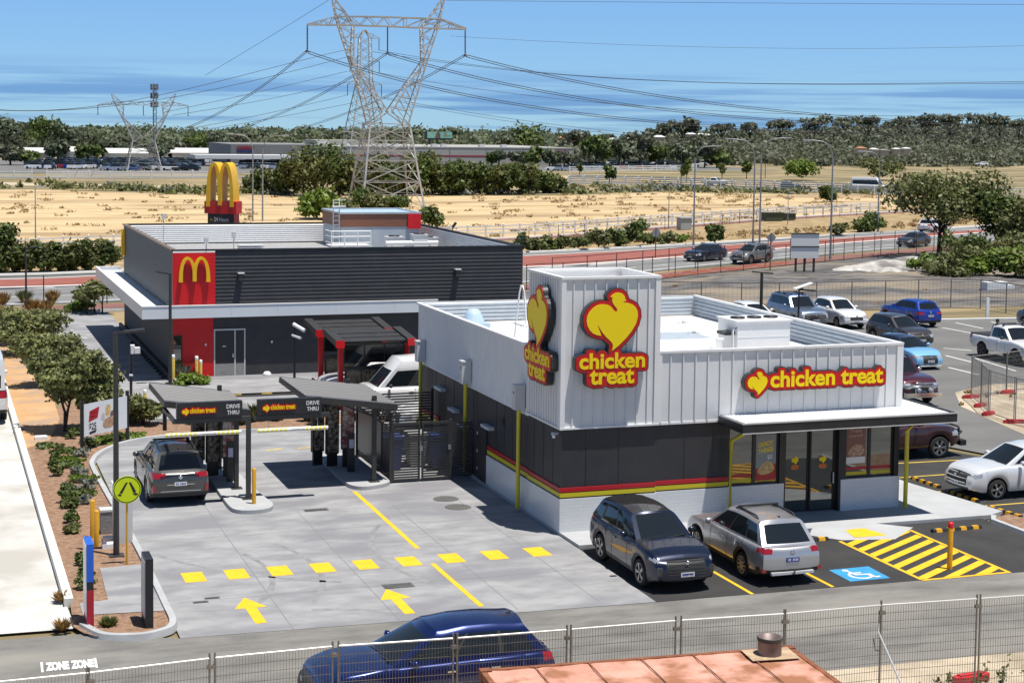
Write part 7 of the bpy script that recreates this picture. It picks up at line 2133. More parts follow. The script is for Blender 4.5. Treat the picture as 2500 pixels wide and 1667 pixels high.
for k, (x, y, w, h) in enumerate(sl_):
 Y = 760; b = PY(x, y, Y); s = math.hypot(b.x, b.y) / 4054
 zt_ = PY(x, y - h * .8, Y).z
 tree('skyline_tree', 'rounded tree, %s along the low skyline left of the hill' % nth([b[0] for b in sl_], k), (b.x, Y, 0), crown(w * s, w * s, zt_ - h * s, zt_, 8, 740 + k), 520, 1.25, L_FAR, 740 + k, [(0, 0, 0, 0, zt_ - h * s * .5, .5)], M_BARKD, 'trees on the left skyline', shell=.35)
# low scrub and dry tussocks scattered on the open ground
def scatter(name, pts, wr, hr, leaf, n, size):
 q = []
 for (x, y) in pts:
  w = wr[0] + (wr[1] - wr[0]) * g_.random(); h = hr[0] + (hr[1] - hr[0]) * g_.random()
  q.append(leaf_cloud([(x, y, h * .3, w, w * .8, h)], n, size, int(x * 13 + y * 7) % 99991, .3))
 o = bpy.data.objects.new(name, leaf_mesh(name, np.concatenate(q), leaf)); COL.objects.link(o); o['kind'] = 'stuff'
fa = resamp(FA, 100); fb = resamp(FB, 100)
P = []
for _ in range(900):
 i = int(g_.random() * 99); t_ = g_.random() ** 1.3
 c = fa[i].lerp(fb[i], t_); P.append((c[0] + g_.normal() * 2, c[1] + g_.normal()))
P = [p for p in P if 0 < p[0] < 215]
L_STRAW = leafmat('straw_leaves', (.26, .175, .08), (.52, .39, .20))
scatter('dry_tussock', P, (.4, 1.6), (.10, .30), L_STRAW, 22, .26)
P = []
for _ in range(420):
 i = int(g_.random() * 99); c = fb[i]
 P.append((c[0] + g_.normal() * 3, c[1] + 3 + abs(g_.normal()) * 14))
P = [p for p in P if 0 < p[0] < 190]
scatter('low_scrub', P, (.8, 2.6), (.4, 1.1), L_OLIVE, 30, .5)
scatter('grey_scrub', [(G(x, y).x, G(x, y).y) for x, y in [(272, 455), (300, 458), (330, 462), (345, 466), (655, 475), (700, 476), (980, 474), (1090, 474), (1140, 476), (1200, 474), (1240, 475), (1280, 474), (1380, 464), (1560, 470), (1590, 462), (1610, 466), (1640, 460), (1660, 464), (1500, 468), (410, 470)]], (1.4, 2.6), (.6, 1.1), L_GREY, 80, .4)
vg = resamp(offset(E3, 2.5), 120)
P = [(v[0] + g_.normal() * 1.5, v[1] + 2 + abs(g_.normal()) * 3) for v in vg for _ in range(5) if v[0] > 20]
scatter('verge_grass', P, (.3, .9), (.12, .45), L_STRAW, 26, .24)
P = [(30 + 62 * g_.random(), 99 + 20 * g_.random() ** 2) for _ in range(160)]
scatter('dry_tussock', P, (.2, .5), (.06, .18), L_DRY, 14, .16)
P = [(42 + 14 * g_.random(), 54 + 11 * g_.random()) for _ in range(90)]
P = [p for p in P if p[1] > 62 - (p[0] - 42) * .8 and p[1] < 64.5]
scatter('sand_weed', P, (.08, .22), (.08, .3), L_DRY, 14, .10)
q_ = [(20 + 8 * g_.random(), 29.6 + .8 * g_.random()) for _ in range(60)]
scatter('sand_weed', q_, (.04, .12), (.1, .35), L_REED, 10, .07)
# ================================================================== pylons, cables, lights, far buildings, fences
M_GALV = mat('galvanised_steel', (.42, .41, .385), .5, .3, var=.2, scale=.6)
M_POLE = mat('grey_pole', (.30, .31, .32), .45, .4, var=.1, scale=1)
M_CABLE = mat('cable', (.03, .032, .036), .6)
M_RAIL = mat('white_rail', (.70, .70, .68), .5, var=.06, scale=.5)
M_PORC = mat('insulator', (.12, .075, .055), .3)
# ---- near pylon, drawn in the plane y=235 and given its real depth
PYL = Vector((63.6, 235.0, 0))
def pu(u, v):
 p = PY(600 + u / 3.267, v / 3.267, 235); return Vector((p.x - PYL.x, 0, p.z))
def brace(mb, A, B, d0, d1, n, w):
 """four-legged lattice limb between polylines A and B (outer and inner edge), depth d0..d1"""
 m = len(A)
 for s in (-1, 1):
  for L in (A, B):
   for k in range(m - 1):
    mb.beam(L[k] + Vector((0, s * lerp(d0, d1, k / (m - 1)), 0)), L[k + 1] + Vector((0, s * lerp(d0, d1, (k + 1) / (m - 1)), 0)), w)
 def at(L, t):
  k = min(int(t * (m - 1)), m - 2); return L[k].lerp(L[k + 1], t * (m - 1) - k)
 for i in range(n):
  t0, t1 = i / n, (i + 1) / n
  e0, e1 = lerp(d0, d1, t0), lerp(d0, d1, t1)
  for s in (-1, 1):
   a, b = at(A, t0) + Vector((0, s * e0, 0)), at(B, t1) + Vector((0, s * e1, 0))
   if i % 2: a, b = at(B, t0) + Vector((0, s * e0, 0)), at(A, t1) + Vector((0, s * e1, 0))
   mb.beam(a, b, w * .6)
  for L in (A, B):
   mb.beam(at(L, t0) + Vector((0, -e0, 0)), at(L, t1) + Vector((0, e1, 0)), w * .55)
def near_pylon():
 t = thing('pylon', 'big near lattice pylon with wide crossarm and open middle window', 'pylon', PYL, 0, 'lattice power pylons', local=True)
 mb = MB()
 zw = 12.0; hw_, hd_ = 2.95, 2.0
 bw, bd = 4.6, 4.3
 C = [(sx, sy) for sx in (-1, 1) for sy in (-1, 1)]
 def leg(t_, sx, sy): return Vector((sx * lerp(bw, hw_, t_), sy * lerp(bd, hd_, t_), zw * t_))
 for sx, sy in C: mb.beam(leg(0, sx, sy), leg(1, sx, sy), .24)
 lv = [0, .30, .56, .80, 1.0]
 for a, b in zip(lv[:-1], lv[1:]):
  for s in (-1, 1):
   for (p, q) in (((-1, s), (1, s)), ((s, -1), (s, 1))):
    mb.beam(leg(a, *p), leg(b, *q), .13); mb.beam(leg(a, *q), leg(b, *p), .13)
    mb.beam(leg(b, *p), leg(b, *q), .13)
    m_ = (leg(a, *p) + leg(b, *q)) / 2
    mb.beam(m_, leg((a + b) / 2, *p), .09); mb.beam(m_, leg((a + b) / 2, *q), .09)
 part('tower_body', mb, M_GALV, t)
 for outer, inner in (((740, 200), (855, 212)), ((1530, 205), (1400, 226))):
  mb = MB()
  if outer[0] < 1000: A = [pu(985, 990), pu(925, 760), pu(830, 470), pu(740, 200)]; B = [pu(1112, 895), pu(985, 690), pu(848, 480), pu(855, 212)]
  else: A = [pu(1272, 990), pu(1345, 760), pu(1432, 490), pu(1530, 205)]; B = [pu(1140, 895), pu(1270, 690), pu(1412, 490), pu(1400, 226)]
  brace(mb, A, B, 1.7, .75, 14, .17)
  mb.beam(A[0] + Vector((0, 1.7, 0)), B[0] + Vector((0, 1.4, 0)), .14); mb.beam(A[0] + Vector((0, -1.7, 0)), B[0] + Vector((0, -1.4, 0)), .14)
  part('arm', mb, M_GALV, t)
  mb = MB()
  if outer[0] < 1000: A = [pu(740, 200), pu(712, 100), pu(683, -30)]; B = [pu(855, 212), pu(790, 100), pu(690, -34)]
  else: A = [pu(1530, 205), pu(1556, 105), pu(1590, -30)]; B = [pu(1400, 226), pu(1500, 90), pu(1583, -34)]
  brace(mb, A, B, .75, .15, 6, .14)
  part('horn', mb, M_GALV, t)
 mb = MB()
 lo = [pu(495, 200), pu(740, 202), pu(1110, 212), pu(1400, 226), pu(1750, 235)]
 hi = [pu(500, 192), pu(720, 133), pu(1110, 138), pu(1550, 155), pu(1746, 230)]
 brace(mb, lo, hi, .75, .75, 22, .17)
 part('crossarm', mb, M_GALV, t)
 for (x, y0, y1) in ((491, 203, 410), (1131, 215, 430), (1750, 236, 445)):
  mb = MB(); mb.tube([pu(x, y0), pu(x, y1)], .085, 8)
  for k in range(16): mb.lathe([(.0, .05), (.19, .0), (.0, -.05)], 8, c=pu(x, lerp(y0, y1, .1 + .8 * k / 15)))
  mb.tube([pu(x - 14, y1 + 8), pu(x - 4, y1 - 2), pu(x + 8, y1 + 2), pu(x + 16, y1 + 10)], .09, 6)
  part('insulator', mb, M_PORC, t)
 return t
pyl = near_pylon()
dup(pyl, (48.6, 398, 0), 0, 'small distant lattice pylon standing before the far car park', scale=(.88, .8, .60))
def slim_pylon():
 P0 = Vector((102.6, 400, 0))
 t = thing('pylon', 'slim lattice pylon with stacked crossarms seen behind the near pylon', 'pylon', P0, 0, 'lattice power pylons', local=True)
 mb = MB()
 prof = [(0, 5.2), (9, 4.2), (17, 2.7), (23, 1.6), (33.2, 1.3), (35, .2)]
 for a, b in zip(prof[:-1], prof[1:]):
  n = max(1, round((b[0] - a[0]) / 2.2))
  for i in range(n):
   z0, z1 = lerp(a[0], b[0], i / n), lerp(a[0], b[0], (i + 1) / n); w0, w1 = lerp(a[1], b[1], i / n), lerp(a[1], b[1], (i + 1) / n)
   for sx in (-1, 1):
    for sy in (-1, 1): mb.beam((sx * w0, sy * w0, z0), (sx * w1, sy * w1, z1), .2)
   for s in (-1, 1):
    mb.beam((-w0, s * w0, z0), (w1, s * w1, z1), .11); mb.beam((w0, s * w0, z0), (-w1, s * w1, z1), .11)
    mb.beam((s * w0, -w0, z0), (s * w1, w1, z1), .11)
 part('tower_body', mb, M_GALV, t)
 for z, l in ((33.0, 3.5), (27.3, 3.6), (21.6, 4.2)):
  for s in (-1, 1):
   mb = MB(); mb.beam((s * 1.2, -.8, z), (s * (l + .2), 0, z), .13); mb.beam((s * 1.2, .8, z), (s * (l + .2), 0, z), .13); mb.beam((s * 1.2, 0, z + 1.3), (s * (l + .2), 0, z), .13); mb.beam((s * 2.3, .4, z), (s * 1.9, 0, z + .9), .09)
   part('crossarm', mb, M_GALV, t)
   part('insulator', MB().tube([(s * (l + .1), 0, z), (s * (l + .1), 0, z - 2.8)], .10, 6), M_PORC, t)
 return P0
P2 = slim_pylon()
# telecom mast
t = thing('telecom_mast', 'telecom mast with three clusters of antennas behind the distant pylon', 'mast', (66.9, 520, 0), local=True)
mb = MB()
for k in range(12):
 z0, z1 = k * 1.85, (k + 1) * 1.85
 for (a, b) in ((0, 1), (1, 2), (2, 0)):
  pa = Vector((.62 * math.cos(a * 2.09), .62 * math.sin(a * 2.09), 0)); pb = Vector((.62 * math.cos(b * 2.09), .62 * math.sin(b * 2.09), 0))
  mb.beam(pa + Vector((0, 0, z0)), pa + Vector((0, 0, z1)), .16); mb.beam(pa + Vector((0, 0, z0)), pb + Vector((0, 0, z1)), .09)
part('mast', mb, mat('dark_steel', (.09, .09, .095), .5, .3), t)
for z in (21.5, 18.8, 16.2):
 mb = MB()
 for a in range(6):
  c = Vector((1.05 * math.cos(a * 1.047 + .2), 1.05 * math.sin(a * 1.047 + .2), 0)); mb.box(c.x - .22, c.x + .22, c.y - .2, c.y + .2, z, z + 1.8)
 mb.lathe([(1.1, z + .5), (1.1, z + .62), (.3, z + .62)], 12)
 part('antenna_cluster', mb, mat('antenna_grey', (.16, .16, .165), .5), t)
# ---- cables: each hangs in a straight vertical plane between two places
def cable(label, a, b, pix, r=.05, twin=.0, group='power line cables', n=40):
 """a, b: ground plan ends; pix: points of the curve in the photograph"""
 a = Vector((a[0], a[1])); b = Vector((b[0], b[1])); d = b - a
 pts = []
 pix = sorted(pix)
 # smooth quadratic through the sighted points gives the sag
 X = np.array([p[0] for p in pix]); Yp = np.array([p[1] for p in pix])
 deg = min(len(pix) - 1, 2 if len(pix) < 6 else 3)
 cf = np.polyfit(X, Yp, deg)
 for k in range(n + 1):
  px = X[0] + (X[-1] - X[0]) * k / n
  dr = _ray(px, np.polyval(cf, px))
  # intersection of the sight line with the vertical plane a-b
  den = dr.x * d.y - dr.y * d.x
  s = (a.x * d.y - a.y * d.x) / den
  pts.append(Vector((0, 0, CAM_H)) + dr * s)
 mb = MB(); mb.tube(pts, r, 5)
 if twin: mb.tube([p + Vector((0, 0, twin)) for p in pts], r, 5)
 o = solid('power_cable', mb, M_CABLE, label, 'cable', tuple(pts[0]), group)
iL = (51.8, 235); iC = (63.7, 235); iR = (75.5, 235)
off = lambda i, k: (i[0] + 330, i[1] + 150 + k)
cable('twin cable dropping right from the near pylon right insulator', iR, (400, 395), [(1138, 139), (1200, 156), (1466, 214), (1840, 265.7), (2034, 285.6), (2235, 300.6), (2520, 315)], .055, .32)
cable('twin cable dropping right from the near pylon middle insulator', iC, (388, 400), [(948, 134), (1200, 202), (1567, 263), (1840, 291), (1987, 302), (2297, 320), (2520, 329)], .055, .32)
cable('twin cable dropping right from the near pylon left insulator', iL, (376, 405), [(751, 128), (850, 165), (1000, 205), (1200, 248), (1420, 279), (1659, 303), (1840, 317), (2135, 331), (2520, 343)], .055, .32)
pR = lambda z: (P2.x + 3.5, P2.y); pL = lambda z: (P2.x - 3.5, P2.y)
cable('single cable from the slim pylon rising to the right, upper', pR(0), (330, 190), [(922, 122), (1000, 136), (1200, 167), (1506, 189), (1840, 204.5), (2068, 206), (2520, 199)], .05)
cable('single cable from the slim pylon rising to the right, just below the upper', pR(0), (335, 186), [(905, 126), (1000, 140), (1200, 169), (1506, 191), (1840, 205), (2068, 207), (2520, 203.5)], .05)
cable('thin cable from the slim pylon middle arm to the right', pR(0), (340, 205), [(925, 180), (1000, 190), (1200, 223), (1506, 255), (1840, 276), (2100, 282), (2520, 284)], .045)
cable('thin cable from the slim pylon lower arm to the right', pR(0), (420, 560), [(927, 236), (1000, 251), (1200, 283), (1380, 308), (1570, 328)], .05)
cable('thin cable just below it from the slim pylon lower arm', pR(0), (420, 566), [(935, 240), (1000, 256), (1200, 290), (1380, 314), (1560, 332)], .05)
cable('earth wire crossing the upper right sky from the near pylon top', (74, 235), (330, 220), [(1090, 2), (1400, 4), (1800, 8), (2520, 12)], .03)
cable('faint earth wire high in the right sky above the other cables', (84, 300), (330, 220), [(1100, 88), (1500, 110), (2000, 118), (2520, 112)], .028)
# left hand spans to the small distant pylon
Dp = (60.5, 398)
cable('twin cable from the near pylon left insulator down to the distant pylon', iL, (49.5, 398), [(750, 128), (690, 175), (600, 240), (520, 288), (460, 312)], .05, .3)
cable('twin cable from the near pylon middle insulator down past the tree tops', iC, (72, 398), [(944, 134), (850, 195), (760, 245), (660, 290), (560, 322)], .05, .3)
cable('twin cable from the near pylon right insulator down behind the tower', iR, (84, 398), [(1136, 138), (1020, 200), (940, 240), (850, 278), (700, 325)], .05, .3)
cable('earth wire climbing from far left to the near pylon horn', (56, 235), (30, 330), [(806, 0), (760, 25), (690, 72), (600, 126), (500, 185)], .03)
cable('long cable sweeping left from the slim pylon top arm', pL(0), (-30, 300), [(866, 120), (700, 150), (600, 184), (450, 225), (300, 250), (150, 263), (-20, 269)], .055)
cable('long cable sweeping left just under the top arm cable', pL(0), (-30, 296), [(866, 136), (720, 170), (600, 200), (450, 238), (300, 256), (150, 266), (-20, 270)], .055)
cable('cable sweeping left from the slim pylon middle arm', pL(0), (10, 360), [(850, 175), (740, 198), (620, 228), (500, 255), (400, 274)], .05)
cable('cable sweeping left below the middle arm cable', pL(0), (10, 364), [(862, 198), (740, 225), (620, 249), (500, 270), (420, 282)], .05)
cable('cable sweeping left from the slim pylon lower arm', pL(0), (20, 380), [(846, 233), (740, 258), (640, 280), (540, 300), (470, 313)], .05)
cable('cable sweeping left under the lower arm cable', pL(0), (20, 384), [(860, 252), (740, 275), (640, 294), (540, 310), (500, 317)], .05)
# ---- street lights
def street_light(x, yb, yt, dx, lab, r=.11, m=M_POLE, double=False):
 p = G(x, yb)
 zt_ = PY(x, yt, p.y).z
 s = math.hypot(p.x, p.y) / 4054
 t = thing('street_light', lab, 'street light', (p.x, p.y, 0), group='street lights')
 R_ = Vector((math.cos(CAM_YAW), -math.sin(CAM_YAW), 0))          # picture-right on the ground
 a = Vector((p.x, p.y, 0)); arm = dx * s
 hc = min(abs(arm) * .8, 2.5)
 pts = [a, a + Vector((0, 0, zt_ - hc))]
 for k in range(1, 7):
  th = math.pi / 2 * k / 6
  pts.append(a + R_ * arm * (.55 * (1 - math.cos(th))) + Vector((0, 0, zt_ - hc + hc * math.sin(th) * .95)))
 e = pts[-1] + R_ * arm * .45 + Vector((0, 0, hc * .05))
 pts.append(e)
 part('pole', MB().tube(pts, [r] + [r * .62] * 1 + [r * .42] * (len(pts) - 2), 8), m, t)
 part('lamp_head', MB().beam(e - R_ * arm * .02, e + R_ * math.copysign(.55, arm), .26, .12), M_GREYW, t)
 return t
street_light(617, 540, 328, -52, 'curved street light just right of the yellow arches, arm to the left')
street_light(641, 540, 330, 52, 'curved street light just right of the yellow arches, arm to the right')
street_light(888, 505, 322, -44, 'curved street light before the near pylon')
street_light(1838, 602, 340, -58, 'curved street light left of a close pair behind the pewter suv')
street_light(1854, 606, 336, 58, 'curved street light right of a close pair behind the pewter suv')
street_light(2027, 634, 343, -56, 'thick curved street light nearest the blank sign board')
street_light(2143, 568, 370, -40, 'thin street light beside the big round bush')
street_light(1693, 598, 356, 48, 'tall thin street light between the two saplings')
street_light(1632, 558, 446, 6, 'short slim pole standing in the dry field', .07)
street_light(1662, 470, 352, -5, 'dark slim pole on the distant road', .08, M_DKMET)
street_light(2310, 490, 390, 8, 'dark slim pole rising behind the tall gum', .09, M_DKMET)
street_light(2450, 490, 420, -5, 'thin grey pole on the distant road at right', .07)
street_light(1868, 435, 352, -20, 'thin dark pole against the bushland', .09, M_DKMET)
street_light(1965, 410, 360, 12, 'thin dark pole beside the round bush on the bank', .09, M_DKMET)
street_light(1923, 548, 470, 4, 'slim pole by the fence gap in the field', .06)
street_light(87, 617, 456, 5, 'slim grey pole in the dry field at far left', .07)
# road signs
def back_sign(x, yb, yt, lab, boards):
 p = G(x, yb); zt_ = PY(x, yt, p.y).z
 t = thing('road_sign', lab, 'road sign', (p.x, p.y, 0), group='road signs seen from behind')
 part('post', MB().tube([(p.x, p.y, 0), (p.x, p.y, zt_)], .05, 8), mat('rust_post', (.16, .08, .05), .7), t)
 mb = MB()
 for (z, w, h, dia) in boards:
  if dia: mb.add([(p.x + .06, p.y - .03, zt_ - z - h), (p.x + w, p.y - .03 - .3 * w, zt_ - z), (p.x + .06, p.y - .03, zt_ - z + h), (p.x - w, p.y - .03 + .3 * w, zt_ - z)], [(0, 1, 2, 3)]); mb.add([(p.x + .06, p.y - .05, zt_ - z - h), (p.x + w, p.y - .05 - .3 * w, zt_ - z), (p.x + .06, p.y - .05, zt_ - z + h), (p.x - w, p.y - .05 + .3 * w, zt_ - z)], [(0, 1, 2, 3)])
  else: mb.box(p.x - w, p.x + w, p.y - .07, p.y - .04, zt_ - z - h, zt_ - z + h)
 part('board', mb, M_POLE, t)
back_sign(1600, 632, 556, 'grey diamond road sign on a rusty post left of the dark sedan', [(.45, .42, .5, True)])
back_sign(1880, 662, 570, 'grey diamond road sign with two plates beside the blank board', [(.35, .42, .45, True), (1.1, .38, .07, False), (1.35, .38, .07, False)])
p = G(1965, 640)
t = thing('sign_board', 'large blank white board on posts beside the highway, seen from behind', 'sign board', (p.x, p.y, 0))
A, B = G(1942, 668), G(1986, 668)
u = (B - A).normalized()
for q in (A + u * .0, A + u * .75, B):
 part('post', MB().box(q.x - .07, q.x + .07, q.y - .07, q.y + .07, 0, 3.3), M_DKMET, t)
mb = MB(); f = (A + Vector((0, -.12, 0)) - u * .5, u, Vector((0, 0, 1)), Vector((u.y, -u.x, 0)))
mb.wallprism([(0, 1.3), ((B - A).length + .85, 1.3), ((B - A).length + .85, 3.35), (0, 3.35)], f, -.03, .03); part('panel', mb, M_PLATE, t)
mb = MB(); mb.wallprism([(0, 2.2), ((B - A).length + .85, 2.2), ((B - A).length + .85, 2.3), (0, 2.3)], f, .03, .08); mb.wallprism([(0, 3.3), ((B - A).length + .85, 3.3), ((B - A).length + .85, 3.4), (0, 3.4)], f, .031, .08); part('cross_rail', mb, M_DKMET, t)
# ---- white post and rail fences
def rail_fence(label, line, h=1.25, step=2.6, rails=3, w=.13):
 L = resamp([Vector(p) for p in line], 400); tot = sum((L[i + 1] - L[i]).length for i in range(399))
 n = min(98, int(tot / step)); Q = resamp(L, n + 1)
 t = thing('rail_fence', label, 'fence', (Q[0][0], Q[0][1], 0), group='white post and rail fences', local=True)
 o = Q[0]
 pm = None
 for q in Q:
  if pm is None:
   pm = part('post', MB().box(-w * .6, w * .6, -w * .6, w * .6, 0, h + .1).add([(-w * .7, -w * .7, h + .1), (w * .7, -w * .7, h + .1), (w * .7, w * .7, h + .1), (-w * .7, w * .7, h + .1), (0, 0, h + .2)], [(0, 1, 4), (1, 2, 4), (2, 3, 4), (3, 0, 4)]), M_RAIL, t); c = pm
  else:
   c = pm.copy(); COL.objects.link(c); c.parent = t
  c.location = (q[0] - o[0], q[1] - o[1], 0)
 mb = MB()
 for k in range(rails):
  z = h - .08 - k * (h - .2) / max(rails, 1)
  for a, b in zip(Q[:-1], Q[1:]): mb.beam((a[0] - o[0], a[1] - o[1], z), (b[0] - o[0], b[1] - o[1], z), .06, .15 if w < .15 else .24)
 part('rail', mb, M_RAIL, t)
WF = offset(RP0, 3.6)
WF = [p for p in resamp(WF, 300)]
rail_fence('white post and rail fence along the near edge of the dry field', [p for p in WF if 5 < p[0] < 134], 1.3, 2.4)
rail_fence('white rail fence along the near side of the distant road', [p for p in resamp(offset(RB, -1.2), 200) if 128 < p[0] < 226], 1.4, 3.2, 3, .2)
rail_fence('white rail fence along the far side of the distant road', [p for p in resamp(offset(RB, 9.0), 200) if 132 < p[0] < 236], 1.4, 3.2, 3, .2)
a, b = G(-10, 437), G(78, 437); rail_fence('short white rail fence at far left before the distant car park', [a, b], 1.5, 3, 3, .2)
a, b, c = G(114, 437), G(330, 436), G(520, 436); rail_fence('long white rail fence in front of the distant car park', [a, b, c], 1.5, 4, 3, .2)
a, b = G(1390, 424), G(1700, 418); rail_fence('white rail fence below the right end of the warehouse', [a, b], 1.7, 6, 3, .2)
# ---- dark chain link posts by the red path
def post_fence(label, line, h, step, r=.035, m=M_DKMET, rail=True, wires=4, rr=.022, mesh=None):
 L = resamp([Vector(p) for p in line], 300); tot = sum((L[i + 1] - L[i]).length for i in range(299))
 n = max(2, int(tot / step)); Q = resamp(L, n + 1); o = Q[0]
 t = thing('wire_fence', label, 'fence', (o[0], o[1], 0), group='wire fences', local=True)
 pm = None
 for q in Q:
  if pm is None: pm = part('post', MB().tube([(0, 0, -.05), (0, 0, h)], r, 8), m, t); c = pm
  else: c = pm.copy(); COL.objects.link(c); c.parent = t
  c.location = (q[0] - o[0], q[1] - o[1], 0)
 mb = MB()
 for k in range(wires):
  z = h * (.08 + .9 * k / max(1, wires - 1)); rw = rr if (k == wires - 1 and rail) else .006
  for a, b in zip(Q[:-1], Q[1:]): mb.beam((a[0] - o[0], a[1] - o[1], z), (b[0] - o[0], b[1] - o[1], z), rw * 2)
 part('wire', mb, m, t)
 if mesh:
  mb = MB()
  for a, b in zip(Q[:-1], Q[1:]):
   k = int((b - a).length / mesh)
   for i in range(1, k):
    c = a.lerp(b, i / k); mb.beam((c[0] - o[0], c[1] - o[1], .05), (c[0] - o[0], c[1] - o[1], h - .03), .008)
  part('mesh', mb, m, t)
 return t
post_fence('dark wire fence posts along the near side of the red path', [p for p in offset(E0, -4.8) if 41 < p[0] < 104], 1.9, 3.3)
post_fence('dark wire fence posts between the highway and the red path', [p for p in offset(E0, -.9) if 44 < p[0] < 100], 1.9, 3.6)
post_fence('dark fence posts by the red path at far left', [p for p in offset(E0, -1.3) if 3 < p[0] < 13], 2.0, 4.5)
post_fence('dark wire fence beside the far red path', [p for p in offset(RP0, -.6) if 58 < p[0] < 130], 1.4, 4.2, wires=2)
M_CHAIN = mat('chain_link_grey', (.20, .20, .205), .5, .4)
post_fence('grey chain link fence with top rail behind the car park', [(45.5, 99.0), (50.5, 97.0), (56.6, 96.3), (67.8, 96.6), (68.2, 90.4)], 1.95, 2.6, .04, M_CHAIN, True, 6, .03, .28)
solid('marker_post', MB().box(-.11, .11, -.05, .05, 0, 1.3), M_TRIM, 'white marker post before the chain link fence', 'post', (G(2410, 776).x, G(2410, 776).y, 0), local=True)
p = G(2430, 712)
t = thing('white_tank', 'white block lying on the disturbed soil at the right', 'block', (p.x, p.y, .1))
part('body', MB().box(p.x - 1.0, p.x + .8, p.y - .4, p.y + .5, .1, .75), M_TRIM, t)
part('lid', MB().box(p.x + .85, p.x + 1.5, p.y - .3, p.y + .4, .1, .5), M_TRIM, t)
# orange bunting along the red path edge
mb = MB()
pp = resamp([p for p in offset(E0, -5.3) if 52 < p[0] < 72], 30)
for a, b in zip(pp[:-1], pp[1:]):
 za, zb_ = .15 + .25 * rnd.random(), .15 + .25 * rnd.random()
 mb.add([(a[0], a[1], za), (b[0], b[1], zb_), (b[0], b[1], zb_ + .12), (a[0], a[1], za + .1)], [(0, 1, 2, 3)])
solid('safety_tape', mb, mat('orange_plastic', (.75, .16, .07), .5), 'sagging orange safety tape along the red path edge', 'tape', (pp[0][0], pp[0][1], 0))
# green utility boxes in the field
for (x, y, w, h, c, lab) in ((1670, 560, 1.4, 1.45, (.33, .36, .36), 'grey roadside cabinet at the white fence'), (1885, 539, 2.6, 1.1, (.05, .06, .03), 'dark green hut behind the white fence'), (1925, 537, 1.5, .9, (.06, .07, .035), 'dark green low box beside the hut')):
 p = G(x, y)
 t = thing('field_cabinet', lab, 'cabinet', (p.x, p.y, 0))
 part('casing', MB().box(p.x - w / 2, p.x + w / 2, p.y - .6, p.y + .6, 0, h * .92), mat('cabinet_' + lab.split()[0], c, .6), t)
 part('lid', MB().box(p.x - w / 2 - .08, p.x + w / 2 + .08, p.y - .7, p.y + .7, h * .92, h), mat('lid_' + lab.split()[0], tuple(v * 1.3 for v in c), .6), t)
# ---- warehouses far behind
M_WHS = mat('warehouse_wall', (.36, .35, .32), .7, var=.04, scale=.05)
M_WHG = mat('warehouse_grey', (.20, .20, .20), .7, var=.05, scale=.05)
M_WHW = mat('warehouse_white', (.62, .62, .61), .5, var=.05, scale=.05)
M_WRED = mat('warehouse_red', (.30, .012, .03), .5)
M_WBLUE = mat('warehouse_blue', (.01, .03, .22), .5)
YW = 470
t = thing('warehouse', 'long pale warehouse with red letters behind the tree belt', 'warehouse', (150, YW, 0))
part('wall', MB().box(108, 186, YW, YW + 55, 0, 5.45), M_WHS, t)
each('wall_joint', [(112 + k * 11.5, 112.25 + k * 11.5, YW - .05, YW, 0, 5.4) for k in range(7)], M_WHG, t)
part('red_band', MB().box(108, 176, YW - .06, YW - .001, 2.55, 2.95), M_WRED, t)
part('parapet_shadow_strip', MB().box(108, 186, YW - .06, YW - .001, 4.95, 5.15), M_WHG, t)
f = (Vector((0, YW - .1, 0)), Vector((1, 0, 0)), Vector((0, 0, 1)), Vector((0, -1, 0)))
mb = MB(); put_text(mb, 'C', f, 178.4, 3.1, 1.75, 1.5, bold=.05, d=.05, shear=.2, depth=.1); put_text(mb, 'OSTCO', f, 179.7, 3.1, 1.35, 4.7, bold=.05, d=.05, shear=.15, depth=.1)
part('lettering', mb, M_WRED, t)
mb = MB(); put_text(mb, 'WHOLESALE', f, 178.3, 2.25, .62, 5.2, bold=.05, d=.05, shear=.15, depth=.1); part('small_lettering', mb, M_WBLUE, t)
each('roof_unit', [(x, x + 1.6, YW + 6, YW + 8, 5.45, 6.2) for x in (128, 131, 143, 146, 158, 165)], M_WHW, t)
Y2 = 480
t = thing('warehouse', 'grey end block of the warehouse carrying a smaller red sign', 'warehouse', (95, Y2, 0))
part('wall', MB().box(83.5, 110, Y2, Y2 + 40, 0, 5.6), M_WHG, t)
f = (Vector((0, Y2 - .06, 0)), *f[1:])
mb = MB(); put_text(mb, 'COSTCO', f, 85.2, 4.0, 1.1, 5.0, bold=.05, d=.02, shear=.15, depth=.1); part('lettering', mb, M_WRED, t)
mb = MB(); put_text(mb, 'WHOLESALE', f, 85.4, 3.35, .45, 4.3, bold=.04, d=.02, depth=.1); part('small_lettering', mb, M_WBLUE, t)
t = thing('warehouse', 'raised white block on the warehouse roof above the trees', 'warehouse', (117, 490, 0))
part('wall', MB().box(110.3, 126, 490, 505, 0, 6.9), M_WHS, t)
each('roof_unit', [(111, 114.5, 489, 490, 5.5, 6.4), (119, 121, 489, 490, 5.4, 6.1)], M_WHW, t)
t = thing('fuel_canopy', 'long flat white fuel station canopy behind the yellow arches', 'canopy', (85, 455, 0))
part('roof', MB().box(69, 96, 452, 464, 1.95, 3.0), M_WHW, t)
for x in (72, 79, 86, 93):
 part('column', MB().box(x - .35, x + .35, 457, 458, 0, 1.95), M_WHG, t)
Y3 = 540
